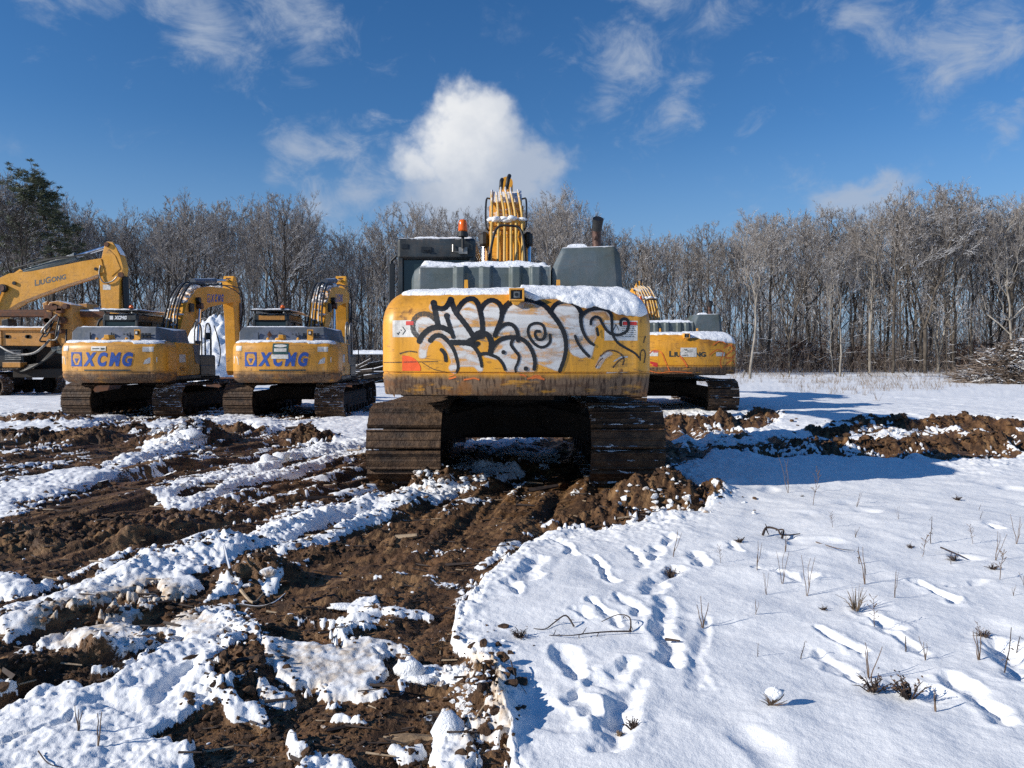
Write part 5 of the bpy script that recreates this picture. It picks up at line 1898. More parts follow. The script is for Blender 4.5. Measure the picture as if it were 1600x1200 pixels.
    sm.build('hood_seam', MATS['dark_grey_paint'], hood)
    snow_slab('snow_cover', hood, -1.05, .4, -2.1, -1.15, 2.295, .025, 4 + bumpy, 30)
    if sign:
        MB().hull([(-.50, -2.29, 2.10), (-.44, -2.29, 2.20), (-.38, -2.28, 2.10), (-.44, -2.29, 2.02), (-.44, -2.25, 2.1)]).build('rust_patch', MATS['rust_iron'], hood)
    # fittings on the counterweight

    def edge(x):
        return 1.90 + (fbm(np.array([x * 6.0]), np.array([1.0 + bumpy]), 3, 5)[0] - .5) * .06 - (0.03 if x > .6 else 0)
    snow_drape(S, cw, edge, -2.2, lambda x: .028, seed=2 + bumpy, nx=80, nt=18)
    MB().box(-.20, .02, -2.75, -2.45, 1.93, 2.02, c=.03).hull([(-.12, -2.78, 1.99), (.02, -2.78, 1.99), (-.10, -2.78, 2.09), (.0, -2.78, 2.09), (-.12, -2.5, 1.99), (.02, -2.5, 1.99), (-.10, -2.5, 2.09), (.0, -2.5, 2.09)]).build('camera_housing', MATS['yellow_paint'], cw, bevel=.008)
    for x in (-.42, .30):
        MB().box(x - .03, x + .03, -2.55, -2.48, 1.92, 2.03, c=.02).build('lifting_eye', MATS['yellow_paint'], cw)
    lb = MB().box(.54, .68, -2.62, -2.58, 1.90, 2.22).box(.54, .68, -2.70, -2.62, 1.90, 1.98).build('lamp_bracket', MATS['yellow_paint'], cw)
    MB().box(.57, .65, -2.66, -2.621, 2.09, 2.19).build('work_lamp', MATS['black_paint'], lb)
    MB().box(.585, .635, -2.665, -2.6605, 2.11, 2.17).build('lamp_glass', MATS['white_decal'], lb)
    # right side: doors, tank, step box
    sd = MB().box(1.06, 1.25, -1.94, -1.32, 1.08, 1.93, c=.02).build('side_door', MATS['yellow_paint'], root)
    decal('side_notice', sd, lambda a, b: (1.2525, a, b), -1.78, -1.42, 1.42, 1.62)
    V2, F2 = fit(word([('XE215U', 1)], 0, 0, .02), -1.78, -1.45, 1.20, 1.30)
    flat_on('model_number', V2, F2, lambda a, b: (1.2525, a, b), 'text_dark', sd)
    MB().box(1.06, 1.245, -1.31, -.52, 1.08, 1.92, c=.02).build('side_door', MATS['yellow_paint'], root)
    MB().hull([(1.249, -.95, 1.88), (1.249, -.53, 1.88), (1.249, -.53, 1.36), (1.249, -.80, 1.40), (1.255, -.95, 1.88), (1.255, -.53, 1.88), (1.255, -.53, 1.36), (1.255, -.80, 1.40)]).build('slate_panel', MATS['slate_paint'], root)
    MB().box(1.0, 1.26, -1.94, -.5, .98, 1.07, c=.01).build('side_skirt', MATS['dark_grey_paint'], root)
    MB().box(.5, 1.24, -.50, .62, 1.0, 1.62, c=.04).box(.5, 1.26, -.51, .42, 1.05, 1.35, c=.03).build('fuel_tank', MATS['black_paint'], root, bevel=.01)
    MB().box(-1.0, 1.05, -1.94, -.5, 1.04, 1.86).build('engine_bay', MATS['black_paint'], root)
    for i, (ya, yb) in enumerate(((-.6, -.15), (.1, .5))):
        MB().tube(catmull([(1.15, ya, 1.6), (1.15, ya, 2.2), (1.15, ya + .06, 2.42), (1.15, (ya + yb) / 2, 2.5), (1.15, yb - .06, 2.42), (1.15, yb, 2.2), (1.15, yb, 1.5)], 5), .024, 8).build('grab_rail', MATS['dull_steel'], root, smooth=True)
    MB().tube(catmull([(1.2, .62, 2.45), (1.25, .75, 2.1), (1.28, .85, 1.7), (1.28, .7, 1.3)], 6), .015, 6).build('step_rail', MATS['rubber'], root, smooth=True)
    MB().box(1.0, 1.12, .5, .54, 2.05, 2.25, c=.01).tube([(1.12, .52, 1.5), (1.12, .52, 2.1)], .012, 6).build('side_mirror', MATS['black_paint'], root)
    # cab
    x0, x1, y0, y1, z0, z1 = -1.30, -.36, -.62, 1.05, 1.05, 2.72
    c = MB()
    t = .07
    for x in (x0, x1 - t):
        for y in (y0, (y0 + y1) / 2, y1 - t):
            c.box(x, x + t, y, y + t, z0 + .8, z1 - .15)
    c.box(x0, x1, y0, y1, z0, z0 + .798, c=.03).box(x0 - .01, x1 + .01, y0 - .012, y1 + .02, z1 - .22, z1, c=.05)
    cab = c.build('cab', MATS['dark_grey_paint'], root, bevel=.01)
    g = MB()
    for x in (x0 + .03, x1 - .04):
        g.box(x, x + .01, y0 + t + .003, (y0 + y1) / 2 - .003, z0 + .8, z1 - .222).box(x, x + .01, (y0 + y1) / 2 + t + .003, y1 - t - .003, z0 + .8, z1 - .222)
    for y in (y0 + .03, y1 - .04):
        g.box(x0 + t + .003, x1 - t - .003, y, y + .01, z0 + .8, z1 - .222)
    g.build('cab_glass', MATS['cab_glass'], cab)
    if sign:
        P, F = grid_rect(x0 + .16, x1 - .1, z1 - .17, z1 - .05, 1, 1)
        flat_on('cab_nameplate', P, F, lambda a, b: (a, y0 - .0145, b), 'rusty_yellow', cab)
    V2, F2 = fit(word([('XCMG', 1)], 0, .2, .05), x0 + .32, x0 + .66, z1 - .16, z1 - .06)
    if not sign:
        flat_on('cab_lettering', V2, F2, lambda a, b: (a, y0 - .0145, b), 'text_white', cab)
        P, F = grid_rect(x0 + .20, x0 + .29, z1 - .16, z1 - .06, 1, 1)
        flat_on('cab_badge', P, F, lambda a, b: (a, y0 - .0145, b), 'text_white', cab)
    gd = MB().box(x0 - .04, x1 + .06, y0 - .1, y1 + .25, z1 + .06, z1 + .10, c=.01)
    for x in (x0 + .05, x1 - .05):
        for y in (y0 + .05, y1 - .05):
            gd.box(x - .02, x + .02, y - .02, y + .02, z1 - .01, z1 + .06)
    gdo = gd.build('roof_guard', MATS['dark_grey_paint'], cab)
    snow_slab('snow_cover', gdo, x0 - .02, x1 + .04, y0 - .08, y1 + .2, z1 + .097, .03, 6 + bumpy, 30)
    MB().tube([(x1 - .1, y0 - .12, z1 + .02), (x1 + .12, .4, z1 + .04), (x1 + .12, y1 + .2, z1 + .03)], .02, 8).build('guard_rail', MATS['dull_steel'], cab)
    b_ = MB().cyl((x1 - .14, y0 - .05, z1 + .08), (x1 - .14, y0 - .05, z1 + .14), .05, 14).build('beacon_base', MATS['rubber'], cab)
    MB().tube([(x1 - .14, y0 - .05, z1 + .14), (x1 - .14, y0 - .05, z1 + .20), (x1 - .14, y0 - .05, z1 + .225)], [.058, .05, .02], 16).build('beacon_lens', MATS['amber_lens'], b_, smooth=True)
    MB().tube(catmull([(x0 - .02, y0 + .1, 1.9), (x0 - .14, y0, 2.2), (x0 - .1, y0, 2.5), (x0, y0 + .1, 2.62)], 5), .03, 8).build('intake_hose', MATS['rubber'], cab, smooth=True)
    # boom
    bx = .22
    cl = [(.15, 1.65, .16), (.40, 2.25, .27), (.85, 2.85, .36), (1.45, 3.24, .37), (2.2, 3.40, .31), (3.2, 3.50, .26), (4.0, 3.58, .22), (4.75, 3.62, .15)]
    mb = MB()
    top, bot = boom_box(mb, cl, .42)
    bo = mb.build('boom', MATS['yellow_paint'], root)
    bo.location = (bx, 0, 0)
    logo_and_word(bo, lambda a, b: (.2235, a, b + .085 * (a - 2.1)), 2.05, 3.35, 3.22, 3.47)
    for k, (x, rr_) in enumerate(((-.19, .028), (-.10, .024), (-.02, .028), (.07, .024), (.15, .028))):
        pts = [(x * 1.6 - .05, -.1 + .03 * k, 1.9), (x * 1.3, .0, 2.3), (x, .15, 2.75 + .04 * (k % 2)), (x, .50, 3.28), (x, 1.0, 3.62 + .03 * (k % 3)), (x * .9, 1.5, 3.74), (x * .9, 2.4, 3.76)]
        MB().tube(catmull(pts, 5), rr_, 8).build('hydraulic_hose', MATS['rubber' if k % 2 == 0 else 'dull_steel'], bo, smooth=True)
    MB().tube(catmull([(-.1, 1.2, 3.70), (-.1, 1.35, 3.95), (-.06, 1.7, 3.9), (-.06, 1.9, 3.75)], 5), .02, 6).tube(catmull([(.22, 2.4, 3.78), (.24, 3.2, 3.84), (.24, 4.2, 3.9), (.26, 4.8, 3.8), (.26, 4.95, 3.2), (.24, 4.8, 2.6)], 6), .02, 6).tube(catmull([(.14, 2.4, 3.78), (.2, 3.4, 3.86), (.22, 4.5, 3.75), (.25, 5.0, 3.5), (.25, 5.1, 2.8), (.22, 4.85, 2.3)], 6), .02, 6).build('hydraulic_hose', MATS['rubber'], bo, smooth=True)
    sl = MB()
    rr_ = random.Random(5 + bumpy)
    for i in range(26):
        q = i / 25 * 5.2
        j = min(int(q), 6)
        f = q - j
        p = (top[j][0] * (1 - f) + top[j + 1][0] * f, top[j][1] * (1 - f) + top[j + 1][1] * f)
        vv = lump_protos[rr_.randrange(14)] * np.array([1.2, 1.4, .7]) * rr_.uniform(.05, .11) + np.array([rr_.uniform(-.15, .15), p[0], p[1] + .035])
        sl.add(vv, ICO_F)
    sl.build('snow_lump', MATS['snow'], bo, smooth=True)
    MB().box(.19, .30, .7, .95, 2.85, 3.1, c=.03).cyl((.24, 1.25, 3.22), (.34, 1.25, 3.22), .09, 12).build('boom_lamp', MATS['black_paint'], bo)
    for sgn in (-1, 1):
        cylinder(bo, 'boom_cylinder', (sgn * .30, 1.0, 1.15), (sgn * .30, 1.3, 3.05), .075, .45, 'slate_paint')
    cylinder(bo, 'arm_cylinder', (0, 1.55, 3.80), (0, 4.45, 4.12), .085, .55, 'slate_paint')
    ar = MB()
    poly = [(4.28, 4.05), (4.42, 4.27), (4.58, 4.25), (4.80, 3.95), (5.02, 3.5), (5.02, 2.8), (4.85, 1.1), (4.65, .95), (4.52, 1.1), (4.42, 2.8), (4.30, 3.4)]
    ar.prism(poly[::-1], -.17, .17)
    aro = ar.build('arm', MATS['yellow_paint'], root, bevel=.01)
    aro.location = (bx, 0, 0)
    snow_slab('snow_cover', aro, -.16, .16, 4.56, 4.82, 4.24, .03, 3, 12, tilt=-1.3)
    MB().tube([(.19, 4.9, 3.4), (.19, 4.95, 2.2)], .05, 10).build('bucket_cylinder', MATS['slate_paint'], aro)
    bk = MB()
    prof = [(4.7, .75), (4.2, .9), (3.75, .65), (3.62, .3), (3.85, .05), (4.3, .03), (4.7, .13), (4.72, .18), (4.3, .1), (3.9, .12), (3.72, .33), (3.85, .6), (4.22, .82), (4.7, .70)]
    bk.prism(prof[::-1], -.55, .55)
    for sx in (-.55, .53):
        bk.prism([(4.7, .75), (4.2, .9), (3.75, .65), (3.62, .3), (3.85, .05), (4.7, .13)][::-1], sx, sx + .02)
    bk.build('bucket', MATS['rust_iron'], root).location = (bx, 0, 0)
    return root


small_excavator('excavator', (-9.67, 20.9, -.02), R(0), 'yellow excavator on the left, blue badge lettering and a strip notice on its counterweight')
small_excavator('excavator', (-5.66, 20.9, -.02), R(3.5), 'yellow excavator with a dark green notice hung over the blue lettering, second from the left', sign=True, bumpy=3)


# ------------------------------------------------------------------ the far-left machine seen from its side
def side_excavator():
    D0 = 33.0
    bxw = -24.6
    root = empty('excavator', (bxw, D0, 0), -math.pi / 2)
    tag(root, 'side-on yellow excavator at the far left with raised boom reaching over the drilling rig', 'excavator', 'excavators parked in the snowy lot')
    s = FPX / (D0 - .3)

    def q(u, v):
        return ((u - 800) / s - bxw, CAM_Z + (560 - v) / s)
    for sd in (-1, 1):
        build_track(root, sd * 1.3, 2.1, .46, .75, .21, sd, 'track_steel_snowy')
    MB().box(-.95, .95, -.75, .75, .50, .92, c=.06).box(-1.1, 1.1, -1.5, 1.5, .5, .7, c=.05).build('chassis', MATS['under_dark'], root)
    MB().cyl((0, 0, .9), (0, 0, 1.12), .72, 36).build('slew_ring', MATS['under_dark'], root)
    MB().box(-1.35, 1.35, -2.5, 1.4, 1.12, 1.25).build('upper_frame', MATS['under_dark'], root)
    S = CW(1.4, 3.5, -2.35, .3, 1.15, 2.235, cw_profile(1.15, 1.375, 2.235, .46, .16), .26, .50)
    S.build('counterweight', 'counterweight_paint', root)
    MB().box(-1.3, 1.3, -2.34, -.4, 1.25, 2.3, c=.05).build('engine_bay', MATS['yellow_paint'], root, bevel=.01)
    MB().box(-1.2, 1.2, -2.3, -.6, 2.305, 2.6, c=.08).build('engine_hood', MATS['grey_paint'], root, bevel=.01)
    MB().box(.5, 1.33, -.35, 1.3, 1.25, 1.9, c=.04).build('fuel_tank', MATS['grey_paint'], root)
    cab = MB().box(-1.6, -.56, -.4, 1.4, 1.25, 2.1, c=.03).box(-1.6, -.56, -.4, 1.4, 2.95, 3.2, c=.05).box(-1.6, -1.52, -.4, -.32, 2.1, 2.95).box(-.64, -.56, -.4, -.32, 2.1, 2.95).box(-1.6, -1.52, 1.32, 1.4, 2.1, 2.95).box(-.64, -.56, 1.32, 1.4, 2.1, 2.95).build('cab', MATS['dark_grey_paint'], root, bevel=.01)
    MB().box(-1.57, -.59, -.37, 1.37, 2.1, 2.95).build('cab_glass', MATS['cab_glass'], cab)
    cl = [(-80, 556, 12), (-52, 525, 20), (-25, 489, 25), (0, 463, 25), (25, 450, 23.5), (56, 443, 19), (95, 432, 15.5), (135, 422, 13.5), (163, 415, 11)]
    mb = MB()
    top, bot = boom_box(mb, [(*q(u, v), h / s) for u, v, h in cl], .56)
    bo = mb.build('boom', MATS['yellow_paint'], root)
    m = MB()
    a = q(28, 424)
    m.hull([(x, *q(u, v)) for x in (-.1, .1) for u, v in ((18, 428), (34, 424), (24, 436), (44, 430), (30, 420))])
    m.build('cylinder_lug', MATS['yellow_paint'], bo)
    V2, F2 = fit(word([('L', 1), ('IU', .8), ('G', 1), ('ONG', .8)], .06, 0, .035), 0, 1, 0, 1)
    c0, c1 = q(57, 446), q(106, 435)
    hh = 10 / s
    flat_on('lettering', V2, F2, lambda a, b: (.2945, c0[0] + (c1[0] - c0[0]) * a, c0[1] + (c1[1] - c0[1]) * a + hh * b - .05), 'text_grey', bo)
    cylinder(bo, 'arm_cylinder', (0, *q(36, 425)), (0, *q(169, 384)), .15, .60, 'grey_paint', .5)
    cylinder(bo, 'boom_cylinder', (.40, *q(-35, 545)), (.40, *q(8, 451)), .12, .35, 'yellow_paint')
    MB().cyl((.29, *q(10, 451)), (.46, *q(10, 451)), .17, 18).build('pin_cover', MATS['rubber'], bo)
    MB().cyl((.29, *q(26, 443)), (.36, *q(26, 443)), .08, 14).cyl((.29, *q(153, 421)), (.34, *q(153, 421)), .07, 14).build('boom_pin', MATS['black_paint'], bo)
    for k, dz in ((0, 5), (1, 3)):
        MB().tube(catmull([(.1 + .1 * k, *q(u, v - dz)) for u, v in ((20, 424), (50, 416), (80, 409), (110, 405), (140, 402), (152, 410), (156, 425), (155, 450), (160, 462), (172, 462))], 5), .03, 6).build('hydraulic_hose', MATS['rubber'], bo, smooth=True)
    MB().tube(catmull([(.31, *q(u, v)) for u, v in ((160, 415), (158, 430), (165, 442), (178, 440), (186, 432))], 5), .03, 6).build('hydraulic_hose', MATS['dull_steel'], bo, smooth=True)
    ar = MB()
    P = [(166, 382), (170, 378), (178, 379), (184, 388), (190, 402), (194, 418), (192, 430), (188, 440), (186, 500), (182, 560), (172, 590), (165, 560), (160, 500), (157, 440), (158, 415), (162, 398)]
    ar.prism([q(u, v) for u, v in P], -.24, .24)
    aro = ar.build('arm', MATS['yellow_paint'], root, bevel=.012)
    ap = MB()
    ap.prism([q(u, v) for u, v in ((163, 400), (172, 390), (182, 400), (190, 420), (176, 432), (164, 425))], .241, .262)
    ap.build('arm_plate', MATS['yellow_paint'], aro)
    MB().cyl((.24, *q(170, 383)), (.33, *q(170, 383)), .1, 16).cyl((.24, *q(191, 430)), (.33, *q(191, 430)), .12, 16).build('arm_pin', MATS['rust_iron'], aro)
    a0, a1, b0, b1 = q(162, 452)[0], q(174, 452)[0], q(0, 453)[1], q(0, 445)[1]
    decal('warning_label', aro, lambda a, b: (.2445, a, b), a0, a1, b0, b1)
    snow_slab('snow_cover', aro, -.2, .2, q(180, 0)[0], q(190, 0)[0], q(0, 381)[1], .06, 3, 10, tilt=-1.7)
    cylinder(aro, 'bucket_cylinder', (0, *q(192, 432)), (0, *q(196, 520)), .14, .8, 'black_paint')
    bk = MB().prism([q(u, v) for u, v in ((172, 585), (150, 590), (135, 605), (140, 612), (175, 612), (180, 600))][::-1], -.75, .75)
    bk.build('bucket', MATS['rust_iron'], root)


side_excavator()


def drilling_rig():
    Y0 = 29.6
    root = empty('drilling_rig', (-21.2, Y0, 0), 0)
    tag(root, 'rusty yellow crawler drilling rig at the left edge with a long brown mast beam', 'drilling rig')
    s = FPX / Y0

    def q(u, v, dy=0.0):
        k = FPX / (Y0 + dy)
        return Vector(((u - 800) / k + 21.2, dy, CAM_Z + (560 - v) / k))

    def slab(mb, pts, dy0, dy1):
        a = [q(u, v, dy0) for u, v in pts]
        n = len(a)
        b = [Vector((p.x, dy1, p.z)) for p in a]
        f = [tuple(range(n)), tuple(reversed(range(n, 2 * n)))]
        for i in range(n):
            j = (i + 1) % n
            f.append((i, i + n, j + n, j))
        mb.add(a + b, f)
        return mb
    for dy, ex in ((-1.3, 12), (1.4, 95)):
        xe = q(ex, 600, dy).x
        t = build_track(root, 0, 2.2, .42, .62, .2, 1, 'track_steel_snowy')
        t.rotation_euler.z = math.pi / 2
        t.location = (xe - 2.62, dy, .03)
        snow_slab('snow_cover', t, -.3, .3, -1.9, 2.2, .895, .05, 3 + int(dy), 14)
    MB().box(-3.5, 1.4, -1.0, 1.1, .45, .95, c=.05).build('chassis', MATS['under_dark'], root)
    MB().cyl((-1.5, 0, .9), (-1.5, 0, 1.2), .8, 30).box(-4.6, 2.6, -1.0, 1.0, 1.16, 1.42, c=.04).build('turntable', MATS['under_dark'], root)
    b = MB()
    slab(b, [(-60, 516), (76, 516), (78, 541), (-60, 539)], -1.2, -.7)
    bo = b.build('side_frame', MATS['rusty_yellow'], root, bevel=.02)
    h = MB()
    for u in (13, 45):
        for k in range(3):
            p = q(u - 2 + 2 * k, 526, -1.21)
            h.cyl((p.x, -1.215, p.z), (p.x, -1.19, p.z), .07, 14)
    h.build('frame_hole', MATS['black_paint'], bo)
    fl = MB()
    slab(fl, [(-60, 512), (78, 512), (78, 516), (-60, 516)], -1.28, -.62)
    slab(fl, [(74, 512), (80, 512), (80, 542), (74, 542)], -1.27, -.62)
    slab(fl, [(-2, 516), (3, 516), (3, 540), (-2, 540)], -1.25, -1.205)
    fl.build('frame_flange', MATS['rusty_yellow'], bo)
    p0, p1 = q(-60, 514, -1.2), q(74, 514, -1.2)
    snow_slab('snow_cover', bo, p0.x, p1.x, -1.26, -.7, q(0, 512, -1.25).z, .05, 3, 60)
    e = MB()
    slab(e, [(-60, 545), (36, 545), (38, 575), (-60, 577)], -.9, .8)
    slab(e, [(5, 540), (60, 540), (58, 552), (5, 552)], -.6, .8)
    eo = e.build('engine_box', MATS['black_paint'], root, bevel=.02)
    g = MB()
    for k in range(9):
        v = 547 + k * 2.8
        slab(g, [(8, v), (33, v), (33, v + 1.2), (8, v + 1.2)], -.94, -.89)
    g.build('louvre', MATS['dull_steel'], eo)
    yb = MB()
    slab(yb, [(4, 566), (32, 566), (32, 574), (4, 574)], -1.3, -.9)
    yb.build('step_plate', MATS['rusty_yellow'], root, bevel=.01)
    hd = MB()
    slab(hd, [(74, 480), (80, 472), (92, 470), (106, 474), (114, 476), (118, 545), (98, 545), (84, 520), (76, 505)], -1.15, -.35)
    slab(hd, [(104, 478), (112, 474), (116, 478), (133, 545), (110, 548)], -.9, .2)
    slab(hd, [(84, 482), (96, 482), (96, 506), (82, 506)], -1.3, -1.1)
    slab(hd, [(112, 482), (135, 480), (150, 500), (150, 545), (116, 545)], -.4, .5)
    slab(hd, [(68, 474), (76, 470), (76, 482), (70, 484)], -1.1, -.6)
    slab(hd, [(118, 476), (138, 474), (140, 486), (118, 486)], -.3, .5)
    ho = hd.build('rotary_head', MATS['rusty_yellow'], root, bevel=.025)
    rr_ = random.Random(9)
    m = MB()
    for k in range(16):
        u, v = rr_.uniform(76, 108), rr_.uniform(476, 530)
        p = q(u, v, -1.3)
        r = rr_.uniform(.06, .16)
        if rr_.random() < .5:
            m.cyl((p.x, -1.36, p.z), (p.x, -1.1, p.z), r, 12)
        else:
            m.box(p.x - r, p.x + r, -1.35, -1.1, p.z - r * .8, p.z + r * .8, c=.02)
    m.build('gear_fitting', MATS['rust_iron'], ho)
    for k in range(7):
        u0, v0 = rr_.uniform(80, 105), rr_.uniform(480, 515)
        u1, v1 = u0 + rr_.uniform(-20, 20), v0 + rr_.uniform(15, 40)
        a, b_ = q(u0, v0, -1.4), q(u1, v1, -1.35)
        c = (a + b_) / 2 + Vector((rr_.uniform(-.3, .3), -.25, -.25))
        MB().tube(catmull([a, c, b_], 8), .03, 6).build('hydraulic_hose', MATS['rubber' if k % 3 else 'dull_steel'], ho, smooth=True)
    for dy, v, u1, nm in ((-.55, 491, 172, 'mast_beam'), (.15, 489, 168, 'mast_beam')):
        a, b_ = q(-70, v, dy), q(u1, v, dy)
        mo = MB().box(a.x, b_.x, dy - .10, dy + .10, a.z - .12, a.z + .12, c=.04).build(nm, MATS['rust_iron'], root)
        snow_slab('snow_cover', mo, q(114, v, dy).x, b_.x, dy - .09, dy + .09, a.z + .118, .06, 5, 40)
    sh = MB()
    slab(sh, [(80, 542), (105, 540), (110, 550), (96, 553), (82, 550)], -1.2, -.6)
    sh.build('control_box', MATS['grey_paint'], root, bevel=.01)
    MB().tube(catmull([q(0, 540, -1.5), q(15, 549, -1.6), q(35, 554, -1.6), q(55, 551, -1.6), q(70, 540, -1.5), q(78, 531, -1.3)], 8), .045, 8).build('slack_hose', MATS['dull_steel'], root, smooth=True)
    for k in range(7):
        MB().tube(catmull([q(96 - k * 2, 540 + k, -1.0), q(80 - 3 * k, 556 + 2 * k, -1.3), q(60 - 4 * k, 568 + 2 * k, -1.3), q(38 - k, 572 + k, -1.0)], 7), .04, 6).build('hydraulic_hose', MATS['rubber'], root, smooth=True)
    bk = MB()
    slab(bk, [(60, 545), (98, 540), (98, 585), (50, 588)], -.5, .9)
    slab(bk, [(20, 577), (98, 576), (98, 590), (20, 590)], -1.1, .9)
    bk.build('winch_housing', MATS['under_dark'], root, bevel=.02)
    for u in (10, 104, 76):
        p = q(u, 500, 1.2)
        MB().cyl((p.x, 1.2, 1.2), (p.x, 1.2, p.z), .07, 10).build('mast_support', MATS['rust_iron'], root)
    oc = MB()
    slab(oc, [(4, 500), (14, 498), (16, 512), (4, 512)], -.9, -.4)
    oc.build('round_guard', MATS['black_paint'], root, bevel=.02)


drilling_rig()


# ------------------------------------------------------------------ woods
def bark_mat(name, a, b_, snow_lo=0.35):
    m, t, b = new_mat(name)
    oc = t.node('ShaderNodeTexCoord').outputs['Object']
    n = t.noise(t.mapping(oc, scale=(1, 1, .35)), 2.2, 5, 0.65)
    c = t.mix(t.ramp(n, .35, .65), a, b_)
    nrm = t.node('ShaderNodeNewGeometry').outputs['Normal']
    nz = t.xyz(nrm)[2]
    k = t.ramp(t.math('ADD', nz, t.math('MULTIPLY', t.math('SUBTRACT', t.noise(oc, 1.3, 4, 0.6), 0.5), 1.2)), snow_lo, snow_lo + .25)
    c = t.mix(k, c, (0.74, 0.76, 0.80))
    t.put(b.inputs['Base Color'], c)
    b.inputs['Roughness'].default_value = 0.85
    b.inputs['Specular IOR Level'].default_value = 0.2
    return m


bark_mat('bark', (0.045, 0.037, 0.030), (0.125, 0.105, 0.085), 0.50)
bark_mat('twigs', (0.165, 0.145, 0.13), (0.30, 0.27, 0.245), 0.45)
bark_mat('dark_bark', (0.022, 0.018, 0.015), (0.06, 0.048, 0.040), 0.55)
bark_mat('pale_bark', (0.17, 0.15, 0.125), (0.33, 0.30, 0.26), 0.6)
bark_mat('brushwood', (0.07, 0.052, 0.04), (0.22, 0.17, 0.135), 0.66)
simple('rust_leaves', (0.095, 0.045, 0.027), 0.8, 0, .4, 3)


def needles():
    m, t, b = new_mat('pine_needles')
    oc = t.node('ShaderNodeTexCoord').outputs['Object']
    nz = t.xyz(t.node('ShaderNodeNewGeometry').outputs['Normal'])[2]
    n = t.noise(oc, 1.2, 4, .6)
    c = t.mix(n, (0.035, 0.048, 0.022), (0.11, 0.12, 0.06))
    c = t.mix(t.ramp(t.math('ADD', nz, t.math('MULTIPLY', n, .5)), 1.05, 1.25), c, (0.7, 0.73, 0.76))
    t.put(b.inputs['Base Color'], c)
    b.inputs['Roughness'].default_value = 0.7


needles()


